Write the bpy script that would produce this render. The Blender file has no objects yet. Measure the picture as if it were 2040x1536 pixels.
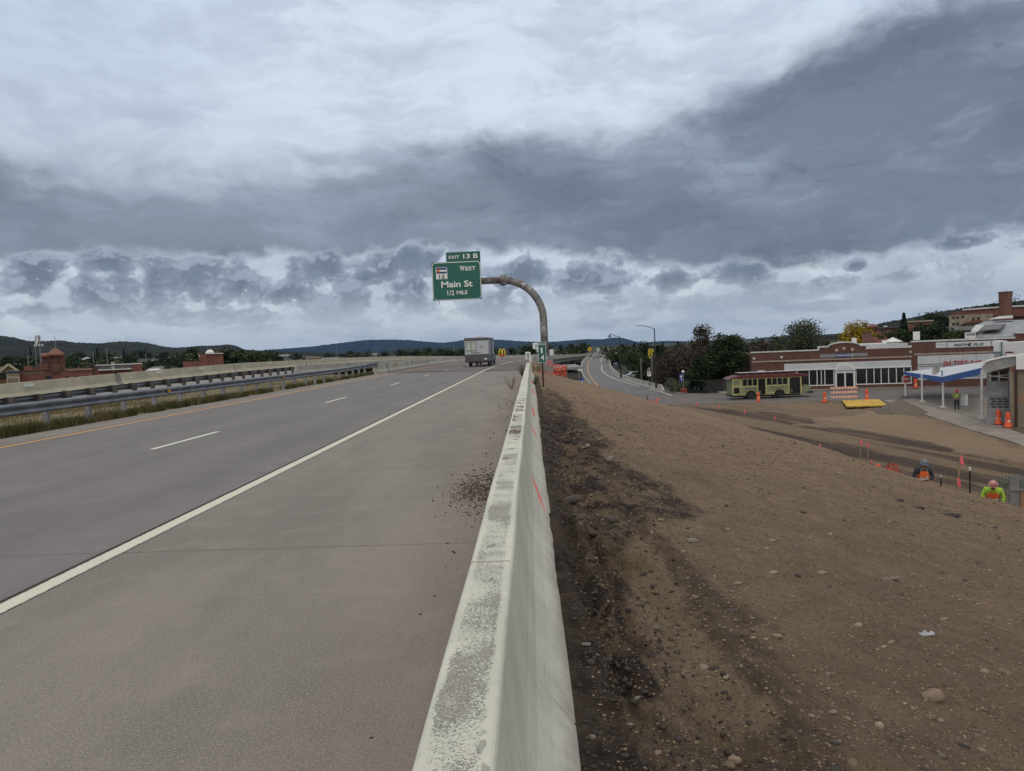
import bpy, bmesh, math, random
import numpy as np
from mathutils import Vector, Matrix, Euler
random.seed(7); RS = np.random.RandomState(11)
scene = bpy.context.scene
COL = scene.collection
PI = math.pi
# ------------------------------------------------------------------ camera
FOC = 1450.0; W0, H0 = 2040.0, 1536.0; CAMH = 1.7
ROLL = math.radians(2.4); VPX, VPY = 1058.0, 692.0
_c, _s = math.cos(ROLL), math.sin(ROLL)
_a, _b = VPX-W0/2, VPY-H0/2
PHI = math.atan(-(_a*_s+_b*_c)/FOC)
def _level(u, v):
    a, b = u-W0/2, v-H0/2
    a2, b2 = a*_c-b*_s, a*_s+b*_c
    return np.array([a2, FOC*math.cos(PHI)-b2*math.sin(PHI), -FOC*math.sin(PHI)-b2*math.cos(PHI)])
_d = _level(VPX, VPY); PSI = math.atan2(_d[0], _d[1])
def ray(u, v):
    x, y, z = _level(u, v)
    return np.array([x*math.cos(PSI)-y*math.sin(PSI), x*math.sin(PSI)+y*math.cos(PSI), z])
def at(u, v, y):                       # photo pixel -> the real point at depth y
    d = ray(u, v)*(y/ray(u, v)[1]); return Vector((d[0], y, d[2]+CAMH))
def gp(u, v, z):                       # photo pixel -> the real point on the level z
    d = ray(u, v); t = (z-CAMH)/d[2]; return Vector((d[0]*t, d[1]*t, z))
def azel(u, v):
    d = ray(u, v); d = d/np.linalg.norm(d)
    return math.degrees(math.atan2(d[0], d[1])), math.degrees(math.asin(d[2]))
cam = bpy.data.cameras.new('camera'); camo = bpy.data.objects.new('camera', cam); COL.objects.link(camo)
cam.sensor_width = 36; cam.lens = FOC/W0*36; cam.clip_start = .05; cam.clip_end = 30000
camo.location = (0, 0, CAMH)
camo.rotation_euler = (Matrix.Rotation(PSI, 3, 'Z') @ Matrix.Rotation(PI/2-PHI, 3, 'X') @ Matrix.Rotation(-ROLL, 3, 'Z')).to_euler()
scene.camera = camo
scene.view_settings.view_transform = 'Standard'; scene.view_settings.look = 'None'
scene.view_settings.exposure = 0; scene.view_settings.gamma = 1
# ------------------------------------------------------------------ world
class NT:
    def __init__(s, t): s.t = t
    def n(s, typ, **k):
        x = s.t.nodes.new(typ)
        for a, b in k.items(): setattr(x, a, b)
        return x
    def put(s, sock, v):
        if hasattr(v, 'links'): s.t.links.new(v, sock)
        elif v is not None: sock.default_value = v
    def m(s, op, a, b=None, c=None, clamp=False):
        x = s.n('ShaderNodeMath', operation=op, use_clamp=clamp)
        s.put(x.inputs[0], a)
        if b is not None: s.put(x.inputs[1], b)
        if c is not None: s.put(x.inputs[2], c)
        return x.outputs[0]
    def vm(s, op, a, b=None):
        x = s.n('ShaderNodeVectorMath', operation=op); s.put(x.inputs[0], a)
        if b is not None: s.put(x.inputs[1], b)
        return x.outputs[0]
    def comb(s, x, y, z=0.0):
        k = s.n('ShaderNodeCombineXYZ'); s.put(k.inputs[0], x); s.put(k.inputs[1], y); s.put(k.inputs[2], z); return k.outputs[0]
    def sep(s, v):
        k = s.n('ShaderNodeSeparateXYZ'); s.put(k.inputs[0], v); return k.outputs
    def noise(s, vec, scale, detail=5, rough=.55, dist=0.0, lac=2.0):
        k = s.n('ShaderNodeTexNoise'); s.put(k.inputs['Vector'], vec)
        k.inputs['Scale'].default_value = scale; k.inputs['Detail'].default_value = detail
        k.inputs['Roughness'].default_value = rough; k.inputs['Distortion'].default_value = dist; k.inputs['Lacunarity'].default_value = lac
        return k.outputs[0]
    def smooth(s, x, a, b, lo=0.0, hi=1.0):
        k = s.n('ShaderNodeMapRange', interpolation_type='SMOOTHERSTEP'); s.put(k.inputs[0], x)
        k.inputs[1].default_value = a; k.inputs[2].default_value = b; k.inputs[3].default_value = lo; k.inputs[4].default_value = hi
        return k.outputs[0]
    def mix(s, f, a, b):
        k = s.n('ShaderNodeMix', data_type='RGBA'); s.put(k.inputs[0], f)
        s.put(k.inputs[6], (*a, 1) if isinstance(a, tuple) else a); s.put(k.inputs[7], (*b, 1) if isinstance(b, tuple) else b)
        return k.outputs[2]
    def curve(s, x, pts, x0, x1, y0, y1):
        f = s.n('ShaderNodeFloatCurve'); c = f.mapping.curves[0]
        P = [((a-x0)/(x1-x0), (b-y0)/(y1-y0)) for a, b in pts]
        while len(c.points) < len(P): c.points.new(.5, .5)
        for q, p in zip(c.points, P): q.location = p; q.handle_type = 'AUTO'
        f.mapping.extend = 'HORIZONTAL'; f.mapping.update()
        s.put(f.inputs[1], s.m('DIVIDE', s.m('SUBTRACT', x, x0), x1-x0, clamp=True))
        return s.m('MULTIPLY_ADD', f.outputs[0], y1-y0, y0)
SUN_AZ, SUN_EL = math.radians(200), math.radians(52)
world = bpy.data.worlds.new('World'); scene.world = world; world.use_nodes = True
wt = world.node_tree; wt.nodes.clear(); w = NT(wt)
tc = w.n('ShaderNodeTexCoord'); D = w.vm('NORMALIZE', tc.outputs['Generated']); dx, dy, dz = w.sep(D)
AZ = w.m('MULTIPLY', w.m('ARCTAN2', dx, dy), 57.29578); EL = w.m('MULTIPLY', w.m('ARCSINE', dz), 57.29578)
den = w.m('ADD', w.m('MAXIMUM', dz, 0.0), .10)
PL = w.comb(w.m('DIVIDE', dx, den), w.m('DIVIDE', dy, den), 0.0)       # cloud deck seen in perspective
AE = w.comb(w.m('MULTIPLY', AZ, .1), w.m('MULTIPLY', EL, .2), 0.0)
def ncol(vec, scale, detail=3):
    k = w.n('ShaderNodeTexNoise'); w.put(k.inputs['Vector'], vec); k.inputs['Scale'].default_value = scale; k.inputs['Detail'].default_value = detail; return k.outputs['Color']
SK = w.comb(w.m('MULTIPLY', AZ, .1), w.m('MULTIPLY', EL, .1), 0.0)
warp = w.vm('MULTIPLY', w.vm('SUBTRACT', ncol(SK, 1.1, 4), (.5, .5, .5)), (.9, .45, 0)); warp2 = w.vm('MULTIPLY', w.vm('SUBTRACT', ncol(SK, 6.0, 4), (.5, .5, .5)), (.16, .10, 0))
SW = w.vm('ADD', w.vm('ADD', SK, warp), w.vm('MULTIPLY', warp2, (.6, .6, 0))); SP = w.vm('ADD', w.vm('ADD', SK, w.vm('MULTIPLY', warp, (.35, .35, 0))), w.vm('MULTIPLY', warp2, (.35, .35, 0)))
def lay(sx, sy, scale, det, rough, off=(0, 0, 0), base_=SW): return w.noise(w.vm('ADD', w.vm('MULTIPLY', base_, (sx, sy, 1)), off), scale, det, rough)
big = lay(.5, 1.25, 1.0, 6, .5); fine = lay(1, 2.0, 2.2, 7, .58); streak = lay(.5, 1.9, 1.5, 7, .58, (3, 1, 0)); veil = lay(.5, 1.4, 2.4, 7, .62, (7, 2, 0))
puff = lay(1.0, 1.25, 3.6, 8, .58, (1, 5, 0), SP); puffu = lay(1.0, 1.25, 3.6, 5, .56, (1, 5.08, 0), SP); fineu = lay(1, 2.0, 2.2, 5, .55, (.0, .10, 0))
topl = w.m('MULTIPLY', w.m('SUBTRACT', fine, fineu), 4.5)              # crests catch light, bases stay dark
def band(pts): return [azel(u, v) for u, v in pts]
def cv(pts):
    P = sorted(band(pts)); P = [(-62, P[0][1])]+P+[(62, P[-1][1])]
    return w.curve(AZ, P, -62, 62, -5, 45)
top = cv([(-100, 270), (150, 285), (380, 290), (620, 280), (880, 232), (1120, 222), (1330, 180), (1500, 100), (1680, 30), (1850, -60), (2040, -120)])
bot = cv([(-100, 512), (200, 505), (520, 512), (850, 505), (1060, 498), (1260, 522), (1450, 536), (1620, 522), (1800, 500), (2100, 455)])
nf = w.m('SUBTRACT', fine, .5); ns = w.m('SUBTRACT', streak, .5); nb = w.m('SUBTRACT', big, .5)
upper = w.m('SUBTRACT', w.m('ADD', top, w.m('ADD', w.m('MULTIPLY', nf, 5.0), w.m('MULTIPLY', nb, 6.0))), EL)
lower = w.m('SUBTRACT', EL, w.m('ADD', bot, w.m('ADD', w.m('MULTIPLY', nf, 3.0), w.m('MULTIPLY', w.m('SUBTRACT', puff, .5), 2.4))))
bank = w.m('MULTIPLY', w.smooth(upper, -1.2, 4.2), w.smooth(lower, -.7, .9))
glow = w.m('ADD', w.m('POWER', w.m('DIVIDE', w.m('SUBTRACT', AZ, 2.0), 26.0), 2.0), w.m('POWER', w.m('DIVIDE', w.m('SUBTRACT', EL, 21.0), 13.0), 2.0))
glow = w.smooth(glow, 0.0, 2.2, 1.0, 0.0)
base = w.mix(w.smooth(EL, -1.0, 9.0), (.40, .46, .54), (.56, .63, .73))
base = w.mix(w.smooth(EL, 9.0, 24.0), base, (.56, .66, .80))
base = w.mix(w.m('MULTIPLY', glow, .75), base, (.72, .82, .94))
base = w.mix(w.m('MULTIPLY', w.smooth(veil, .40, .66), .42), base, (.38, .45, .56))
base = w.mix(w.m('MULTIPLY', w.smooth(streak, .46, .70), w.smooth(EL, 14.0, 6.0, .25, 0.55)), base, (.34, .41, .50))
base = w.mix(w.m('MULTIPLY', w.smooth(topl, .0, 1.4), .18), base, (.74, .84, .95))
tv = w.m('MULTIPLY', w.smooth(EL, 23.5, 30.0), w.smooth(fine, .34, .56))
base = w.mix(w.m('MULTIPLY', tv, .8), base, (.33, .39, .48))
bcol = w.mix(w.smooth(w.m('ADD', AZ, w.m('MULTIPLY', nb, 40.0)), -20, 30), (.245, .285, .355), (.185, .225, .295))
bcol = w.mix(w.m('MULTIPLY', w.smooth(streak, .46, .70), .50), bcol, (.37, .44, .55))
bcol = w.mix(w.m('MULTIPLY', w.smooth(big, .42, .62), .55), bcol, (.130, .158, .212))
bcol = w.mix(w.m('MULTIPLY', w.smooth(topl, .1, 1.3), .30), bcol, (.36, .43, .54))
bcol = w.mix(w.m('MULTIPLY', w.smooth(topl, -.15, -1.0), .45), bcol, (.115, .145, .205))
lit = w.m('MULTIPLY', w.smooth(upper, 3.8, -1.0), .6)
bcol = w.mix(lit, bcol, (.50, .58, .70))
sky = w.mix(bank, base, bcol)
blobs = [(40, 535, 100, 42), (235, 520, 100, 26), (250, 580, 125, 44), (330, 548, 70, 40), (445, 560, 90, 48), (650, 545, 80, 38), (610, 590, 75, 26), (720, 553, 44, 14), (815, 528, 75, 26),
         (822, 570, 40, 16), (760, 612, 110, 24), (1050, 545, 80, 24), (1000, 610, 70, 22), (1190, 555, 85, 36), (1230, 610, 110, 20), (1343, 562, 46, 17), (1486, 550, 76, 20), (1565, 580, 80, 18), (1450, 600, 110, 16),
         (1660, 565, 56, 14), (1700, 528, 26, 10), (1780, 552, 60, 9), (1190, 640, 110, 10), (420, 630, 130, 14), (60, 620, 110, 14), (1910, 480, 70, 14), (1640, 610, 110, 9)]
tot = None
for u, v, a, b in blobs:
    A0, E0 = azel(u, v); sa = abs(azel(u+a*1.3, v)[0]-A0); se = abs(azel(u, v+b*1.6)[1]-E0)
    g = w.m('ADD', w.m('POWER', w.m('MULTIPLY', w.m('SUBTRACT', AZ, A0), 1/sa), 2.0), w.m('POWER', w.m('MULTIPLY', w.m('SUBTRACT', EL, E0), 1/se), 2.0))
    g = w.m('MAXIMUM', w.m('SUBTRACT', 1.25, g), 0.0)
    tot = g if tot is None else w.m('MAXIMUM', tot, g)
belt = w.m('MULTIPLY', w.smooth(EL, 1.2, 3.0), w.smooth(EL, 11.0, 8.0)); tot = w.m('MAXIMUM', tot, w.m('MULTIPLY', belt, .34))
pz = w.m('MULTIPLY', w.m('SUBTRACT', puff, .5), 4.6); cm = w.m('ADD', tot, pz)
cmask = w.m('MULTIPLY', w.smooth(cm, .38, .95), w.smooth(tot, 0.0, .25))
pl_ = w.m('MULTIPLY', w.m('SUBTRACT', puff, puffu), 7.0)
ccol = w.mix(w.smooth(cm, .4, 1.7), (.29, .35, .44), (.130, .165, .225))
ccol = w.mix(w.m('MULTIPLY', w.smooth(pl_, .05, .9), .60), ccol, (.42, .49, .60))
ccol = w.mix(w.m('MULTIPLY', w.smooth(pl_, -.05, -.9), .60), ccol, (.125, .160, .225))
gap = w.m('MULTIPLY', w.m('MULTIPLY', w.smooth(EL, 1.0, 3.5), w.smooth(EL, 11.0, 7.5)), w.smooth(fine, .55, .38))
sky = w.mix(w.m('MULTIPLY', w.m('MULTIPLY', gap, w.m('SUBTRACT', 1.0, bank)), .65), sky, (.74, .79, .85))
sky = w.mix(w.m('MULTIPLY', w.m('MULTIPLY', cmask, w.smooth(bank, .25, .85, 1.0, .15)), .92), sky, ccol)
hs = w.m('MULTIPLY', w.smooth(EL, 5.5, 2.0), w.m('SUBTRACT', 1.0, bank)); sky = w.mix(w.m('MULTIPLY', hs, .6), sky, (.58, .64, .71)); low = w.m('MULTIPLY', w.smooth(EL, 6.0, 2.0), w.smooth(streak, .46, .60)); sky = w.mix(w.m('MULTIPLY', low, .55), sky, (.33, .40, .50))
sky = w.mix(w.smooth(EL, 34.0, 58.0), sky, (1.08, .98, .86))
sky = w.mix(w.m('MULTIPLY', w.smooth(dy, .15, -.35), .9), sky, (.90, .82, .73))
nish = w.n('ShaderNodeTexSky', sky_type='NISHITA'); nish.sun_disc = False; nish.sun_elevation = SUN_EL; nish.sun_rotation = SUN_AZ
bg1 = w.n('ShaderNodeBackground'); w.put(bg1.inputs[0], nish.outputs[0]); bg1.inputs[1].default_value = .08
bg2 = w.n('ShaderNodeBackground'); w.put(bg2.inputs[0], sky); bg2.inputs[1].default_value = 1.0
ms = w.n('ShaderNodeMixShader'); ms.inputs[0].default_value = .96
w.t.links.new(bg1.outputs[0], ms.inputs[1]); w.t.links.new(bg2.outputs[0], ms.inputs[2])
wo = w.n('ShaderNodeOutputWorld'); w.t.links.new(ms.outputs[0], wo.inputs[0])
world.cycles.sampling_method = 'MANUAL'; world.cycles.sample_map_resolution = 512
sl = bpy.data.lights.new('sun', 'SUN'); sl.energy = .6; sl.angle = math.radians(25); sl.color = (1, .96, .9)
so = bpy.data.objects.new('sun', sl); COL.objects.link(so)
sd = Vector((math.sin(SUN_AZ)*math.cos(SUN_EL), math.cos(SUN_AZ)*math.cos(SUN_EL), math.sin(SUN_EL)))
so.rotation_euler = sd.to_track_quat('Z', 'Y').to_euler(); so.location = (0, -20, 60)
# ------------------------------------------------------------------ materials
MATS = {}
def mat(name, c, c2=None, rough=.85, scale=3.0, bump=0.0, bscale=None, metal=0.0, space='OBJECT', detail=5, lo=.35, hi=.65, spec=None, alpha=None):
    if name in MATS: return MATS[name]
    m = bpy.data.materials.new(name); m.use_nodes = True; t = m.node_tree; nt = NT(t)
    b = t.nodes['Principled BSDF']; b.inputs['Roughness'].default_value = rough; b.inputs['Metallic'].default_value = metal
    if spec is not None: b.inputs['Specular IOR Level'].default_value = spec
    if space == 'OBJECT': v = nt.n('ShaderNodeTexCoord').outputs['Object']
    else: v = nt.n('ShaderNodeNewGeometry').outputs['Position']
    if c2 is None: c2 = tuple(x*.8 for x in c)
    f = nt.smooth(nt.noise(v, scale, detail), lo, hi)
    nt.put(b.inputs['Base Color'], nt.mix(f, c, c2))
    if bump:
        bn = nt.n('ShaderNodeBump'); bn.inputs['Strength'].default_value = 1.0; bn.inputs['Distance'].default_value = bump
        nt.put(bn.inputs['Height'], nt.noise(v, bscale or scale*6, 4)); t.links.new(bn.outputs[0], b.inputs['Normal'])
    MATS[name] = m; return m
def custom(name, fn, rough=.9):
    if name in MATS: return MATS[name]
    m = bpy.data.materials.new(name); m.use_nodes = True; nt = NT(m.node_tree)
    b = m.node_tree.nodes['Principled BSDF']; b.inputs['Roughness'].default_value = rough
    fn(nt, b); MATS[name] = m; return m
def bump(nt, b, h, dist, strength=1.0):
    k = nt.n('ShaderNodeBump'); k.inputs['Distance'].default_value = dist; k.inputs['Strength'].default_value = strength
    nt.put(k.inputs['Height'], h); nt.t.links.new(k.outputs[0], b.inputs['Normal'])
# ------------------------------------------------------------------ mesh helpers
class MB:
    def __init__(s): s.v = []; s.f = []
    def add(s, vs, fs):
        o = len(s.v); s.v += [tuple(p) for p in vs]; s.f += [tuple(i+o for i in f) for f in fs]; return s
    def box(s, x0, x1, y0, y1, z0, z1, M=None):
        vs = [Vector((x, y, z)) for z in (z0, z1) for x, y in ((x0, y0), (x1, y0), (x1, y1), (x0, y1))]
        if M: vs = [M @ p for p in vs]
        return s.add(vs, [(3, 2, 1, 0), (4, 5, 6, 7), (0, 1, 5, 4), (1, 2, 6, 5), (2, 3, 7, 6), (3, 0, 4, 7)])
    def prism(s, pts, y0, y1, M=None):        # outline in x,z pushed along y
        n = len(pts); vs = [Vector((p[0], y0, p[1])) for p in pts]+[Vector((p[0], y1, p[1])) for p in pts]
        if M: vs = [M @ p for p in vs]
        return s.add(vs, [tuple(range(n)), tuple(range(2*n-1, n-1, -1))]+[((i+1) % n, i, i+n, (i+1) % n+n) for i in range(n)])
    def slab(s, pts, z0, z1):                 # outline in x,y pushed along z
        n = len(pts); vs = [(p[0], p[1], z0) for p in pts]+[(p[0], p[1], z1) for p in pts]
        return s.add(vs, [tuple(range(n-1, -1, -1)), tuple(range(n, 2*n))]+[(i, (i+1) % n, (i+1) % n+n, i+n) for i in range(n)])
    def tube(s, pts, r, n=8, cap=True):
        pts = [Vector(p) for p in pts]; k = len(pts)
        rs = r if isinstance(r, (list, tuple)) else [r]*k
        vs = []
        for i, p in enumerate(pts):
            d = (pts[min(i+1, k-1)]-pts[max(i-1, 0)]).normalized()
            a = d.orthogonal().normalized() if i == 0 else (a-d*a.dot(d)).normalized()
            b = d.cross(a)
            for j in range(n):
                t = 2*PI*j/n; vs.append(p+(a*math.cos(t)+b*math.sin(t))*rs[i])
        fs = [(i*n+j, i*n+(j+1) % n, (i+1)*n+(j+1) % n, (i+1)*n+j) for i in range(k-1) for j in range(n)]
        if cap: fs += [tuple(range(n-1, -1, -1)), tuple(range((k-1)*n, k*n))]
        return s.add(vs, fs)
    def lathe(s, prof, c=(0, 0, 0), n=14, axis='Z'):
        vs = []
        for r, h in prof:
            for j in range(n):
                t = 2*PI*j/n; x, y, z = r*math.cos(t), r*math.sin(t), h
                if axis == 'Y': x, y, z = x, z, y
                if axis == 'X': x, y, z = z, x, y
                vs.append((x+c[0], y+c[1], z+c[2]))
        k = len(prof); fs = [(i*n+j, i*n+(j+1) % n, (i+1)*n+(j+1) % n, (i+1)*n+j) for i in range(k-1) for j in range(n)]
        fs += [tuple(range(n-1, -1, -1)), tuple(range((k-1)*n, k*n))]
        return s.add(vs, fs)
    def strip(s, A, B):                       # quads between two polylines
        n = len(A); return s.add(list(A)+list(B), [(i, i+1, n+i+1, n+i) for i in range(n-1)])
    def build(s, name, m, parent=None, smooth=False, bevel=0, loc=None):
        me = bpy.data.meshes.new(name); me.from_pydata([tuple(p) for p in s.v], [], s.f)
        bm = bmesh.new(); bm.from_mesh(me); bmesh.ops.recalc_face_normals(bm, faces=bm.faces); bm.to_mesh(me); bm.free()
        if smooth: me.shade_smooth()
        me.materials.append(m); o = bpy.data.objects.new(name, me); COL.objects.link(o)
        if parent: o.parent = parent
        if loc: o.location = loc
        if bevel:
            k = o.modifiers.new('bevel', 'BEVEL'); k.width = bevel; k.segments = 2; k.limit_method = 'ANGLE'
        return o
def npmesh(name, V, F, m, parent=None, smooth=False):   # fast mesh from arrays, F (n,3) or (n,4)
    me = bpy.data.meshes.new(name); V = np.asarray(V, np.float32); F = np.asarray(F, np.int32)
    me.vertices.add(len(V)); me.vertices.foreach_set('co', V.ravel())
    me.loops.add(F.size); me.loops.foreach_set('vertex_index', F.ravel())
    me.polygons.add(len(F)); me.polygons.foreach_set('loop_start', np.arange(0, F.size, F.shape[1], dtype=np.int32))
    me.polygons.foreach_set('loop_total', np.full(len(F), F.shape[1], np.int32))
    me.update(calc_edges=True); me.validate()
    if smooth: me.shade_smooth()
    me.materials.append(m); o = bpy.data.objects.new(name, me); COL.objects.link(o)
    if parent: o.parent = parent
    return o
def tag(o, label, cat, group=None, kind=None):
    if label: o['label'] = label
    if cat: o['category'] = cat
    if group: o['group'] = group
    if kind: o['kind'] = kind
    return o
def struct(o): o['kind'] = 'structure'; return o
def thing(name, label, cat, loc=(0, 0, 0), rz=0, group=None):
    o = bpy.data.objects.new(name, None); COL.objects.link(o); o.location = loc; o.rotation_euler = (0, 0, rz); o.empty_display_size = .2
    return tag(o, label, cat, group)
KIDS = {}
def dup(root, loc, rz=0, label=None, scale=None):
    def cp(o, par):
        c = o.copy(); COL.objects.link(c)
        if par is not None: c.parent = par
        for ch in o.children: cp(ch, c)
        return c
    r = cp(root, None); r.location = loc; r.rotation_euler = (0, 0, rz)
    if scale: r.scale = scale
    if label: r['label'] = label
    return r
def text(s, x0, z0, x1, z1, y, m, parent, name='lettering', bold=0.0, shear=0.0):
    c = bpy.data.curves.new('t', 'FONT'); c.body = s; c.offset = bold; c.extrude = .012; c.shear = shear; c.resolution_u = 3
    t = bpy.data.objects.new('t', c); COL.objects.link(t); bpy.context.view_layer.update()
    me = bpy.data.meshes.new_from_object(t.evaluated_get(bpy.context.evaluated_depsgraph_get()))
    bpy.data.objects.remove(t); bpy.data.curves.remove(c)
    n = len(me.vertices); V = np.zeros(n*3, np.float32); me.vertices.foreach_get('co', V); V = V.reshape(-1, 3)
    lo, hi = V.min(0), V.max(0); O = np.zeros_like(V)
    O[:, 0] = x0+(V[:, 0]-lo[0])/(hi[0]-lo[0])*(x1-x0); O[:, 2] = z0+(V[:, 1]-lo[1])/(hi[1]-lo[1])*(z1-z0); O[:, 1] = y-(V[:, 2]-lo[2])
    me.vertices.foreach_set('co', O.ravel()); me.name = name; me.materials.clear(); me.materials.append(m)
    o = bpy.data.objects.new(name, me); COL.objects.link(o); o.parent = parent; return o
# numpy value noise
def vnoise(x, y, seed=0):
    xi, yi = np.floor(x).astype(np.int64), np.floor(y).astype(np.int64); fx, fy = x-xi, y-yi
    fx = fx*fx*(3-2*fx); fy = fy*fy*(3-2*fy)
    def h(a, b):
        k = (a*374761393+b*668265263+seed*974711) & 0x7fffffff
        k = ((k ^ (k >> 13))*1274126177) & 0x7fffffff
        return ((k ^ (k >> 16)) & 0xffff)/65535.0
    return (h(xi, yi)*(1-fx)+h(xi+1, yi)*fx)*(1-fy)+(h(xi, yi+1)*(1-fx)+h(xi+1, yi+1)*fx)*fy
def fbm(x, y, o=4, seed=0, g=.5):
    t = np.zeros_like(x, dtype=float); a = 1.0; s = 0.0; x = x*.921-y*.389; y = x*.389+y*.921
    for i in range(o): t += a*(vnoise(x, y, seed+i)-.5)*2; s += a; a *= g; x, y = (x*.8-y*.6)*2.03, (x*.6+y*.8)*2.03
    return t/s
def inpoly(x, y, P):
    r = np.zeros(x.shape, bool); n = len(P)
    for i in range(n):
        x1, y1 = P[i]; x2, y2 = P[(i+1) % n]
        k = (y1 > y) != (y2 > y)
        r ^= k & (x < (x2-x1)*(y-y1)/((y2-y1) if y2 != y1 else 1e-9)+x1)
    return r
# ------------------------------------------------------------------ road frame
def shift(y): t = max(0.0, y-58); return t*t/2842
def rz(xr, y):
    se = .038*min(1, max(0, (y-60)/60)); d = max(0, y-105); d = .0115*(math.sqrt(d*d+100)-10)
    return -d-se*(xr+13.6)
def RP(xr, y, dz=0.0): return Vector((xr+shift(y), y, rz(xr, y)+dz))
YS = [-6, -2, 2, 6, 12, 20, 30, 40, 50, 58]+list(range(64, 344, 6))
def ribbon(x0, x1, y0, y1, dz=0.0):
    ys = [y0]+[y for y in YS if y0 < y < y1]+[y1]
    b = MB(); b.strip([RP(x0, y, dz) for y in ys], [RP(x1, y, dz) for y in ys]); return b
def sweep(prof, ys, fn, cap=True):             # profile (x,z) carried along y by fn(x,y,z)
    b = MB(); n = len(prof); vs = []
    for y in ys: vs += [fn(px, y, pz) for px, pz in prof]
    fs = [(i*n+j, i*n+(j+1) % n, (i+1)*n+(j+1) % n, (i+1)*n+j) for i in range(len(ys)-1) for j in range(n)]
    if cap: fs += [tuple(range(n)), tuple(range(len(ys)*n-1, len(ys)*n-n-1, -1))]
    return b.add(vs, fs)
ZF = -5.2
# ------------------------------------------------------------------ materials for the setting
def road_mat(name, c1, c2, jointy=None, brown=0.0, wheel=None):
    def fn(nt, b):
        P = nt.n('ShaderNodeNewGeometry').outputs['Position']; x, y, z = nt.sep(P)
        big = nt.noise(nt.vm('MULTIPLY', P, (1, .25, 1)), .9, 5, .6)
        col = nt.mix(nt.smooth(big, .3, .7), c1, c2)
        fine_ = nt.noise(P, 70, 3, .7); col = nt.mix(nt.smooth(fine_, .50, .66, 0, .55), col, tuple(k*.5 for k in c1)); ag = nt.noise(P, 95, 2, .5); col = nt.mix(nt.smooth(ag, .54, .64, 0, .6), col, tuple(k*1.6 for k in c1))
        grit = nt.noise(P, 160, 2, .6); col = nt.mix(nt.smooth(grit, .62, .74, 0, .55), col, tuple(min(1, k*1.9) for k in c1))
        gr2 = nt.noise(P, 38, 3, .6); col = nt.mix(nt.smooth(gr2, .62, .76, 0, .5), col, tuple(k*.35 for k in c1))
        bl = nt.noise(P, 2.2, 4, .6); col = nt.mix(nt.smooth(bl, .45, .75, 0, .35), col, tuple(k*1.25 for k in c1))
        if wheel is not None:                   # polished wheel paths and drip line, worn into the slab
            for cx in wheel:
                k = nt.m('ABSOLUTE', nt.m('SUBTRACT', x, cx)); col = nt.mix(nt.smooth(k, .5, .1, 0, .22), col, tuple(q*.7 for q in c1))
        if jointy is not None:
            yy = nt.m('ADD', y, nt.m('MULTIPLY', x, .02)); ph = nt.m('PINGPONG', nt.m('SUBTRACT', yy, jointy), 2.125)
            wob = nt.m('MULTIPLY', nt.noise(P, 6, 3), .012)
            j = nt.smooth(nt.m('SUBTRACT', ph, wob), .002, .009, 1, 0)
            col = nt.mix(nt.m('MULTIPLY', j, .45), col, (.03, .028, .027))
        if brown:
            e = nt.smooth(nt.m('ADD', x, nt.m('MULTIPLY', nt.noise(P, 1.3, 4), .9)), -1.0, -.1, 0, brown); col = nt.mix(e, col, (.19, .13, .115))
        nt.put(b.inputs['Base Color'], col)
        h = nt.m('ADD', nt.m('MULTIPLY', nt.noise(P, 60, 3, .7), 1.0), nt.m('MULTIPLY', nt.noise(P, 9, 3), .7)); bump(nt, b, h, .006)
    return custom(name, fn, .88)
M_lane = road_mat('lane_concrete', (.178, .173, .176), (.140, .137, .140), 6.33, wheel=(-5.0, -6.8, -8.7, -10.5))
M_should = road_mat('shoulder_concrete', (.235, .216, .200), (.175, .161, .150), 6.33, brown=.22)
M_deck = road_mat('deck_concrete', (.140, .120, .115), (.115, .100, .096), None)
M_ramp = road_mat('ramp_concrete', (.150, .152, .165), (.120, .122, .132), None)
M_street = road_mat('street_asphalt', (.135, .128, .128), (.105, .10, .102), None)
def paint_mat(name, c, wear=.5):
    def fn(nt, b):
        P = nt.n('ShaderNodeNewGeometry').outputs['Position']
        n = nt.noise(P, 45, 4, .7); col = nt.mix(nt.smooth(n, .56, .66, 0, wear), c, (.25, .24, .22))
        col = nt.mix(nt.smooth(nt.noise(P, 3, 4), .4, .7, 0, .4), col, tuple(k*.75 for k in c)); nt.put(b.inputs['Base Color'], col)
    return custom(name, fn, .7)
def edge_paint(nt, b):
    P = nt.n('ShaderNodeNewGeometry').outputs['Position']; x, y, z = nt.sep(P); n = nt.noise(P, 32, 5, .75); d = nt.m('ABSOLUTE', nt.m('ADD', x, 3.845))
    k = nt.smooth(nt.m('ADD', d, nt.m('MULTIPLY', nt.m('SUBTRACT', n, .5), .07)), .070, .078); k = nt.m('MULTIPLY', k, nt.smooth(y, 58, 55)); col = nt.mix(nt.smooth(nt.noise(P, 3, 4), .4, .7, 0, .35), (.60, .62, .52), (.50, .52, .42))
    col = nt.mix(nt.smooth(n, .60, .68, 0, .5), col, (.3, .29, .26)); nt.put(b.inputs['Base Color'], nt.mix(k, col, (.17, .16, .15)))
M_edge = custom('worn_edge_line', edge_paint, .75)
M_white = paint_mat('white_line_paint', (.66, .68, .60)); M_yell = paint_mat('yellow_line_paint', (.68, .36, .09)); 
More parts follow.
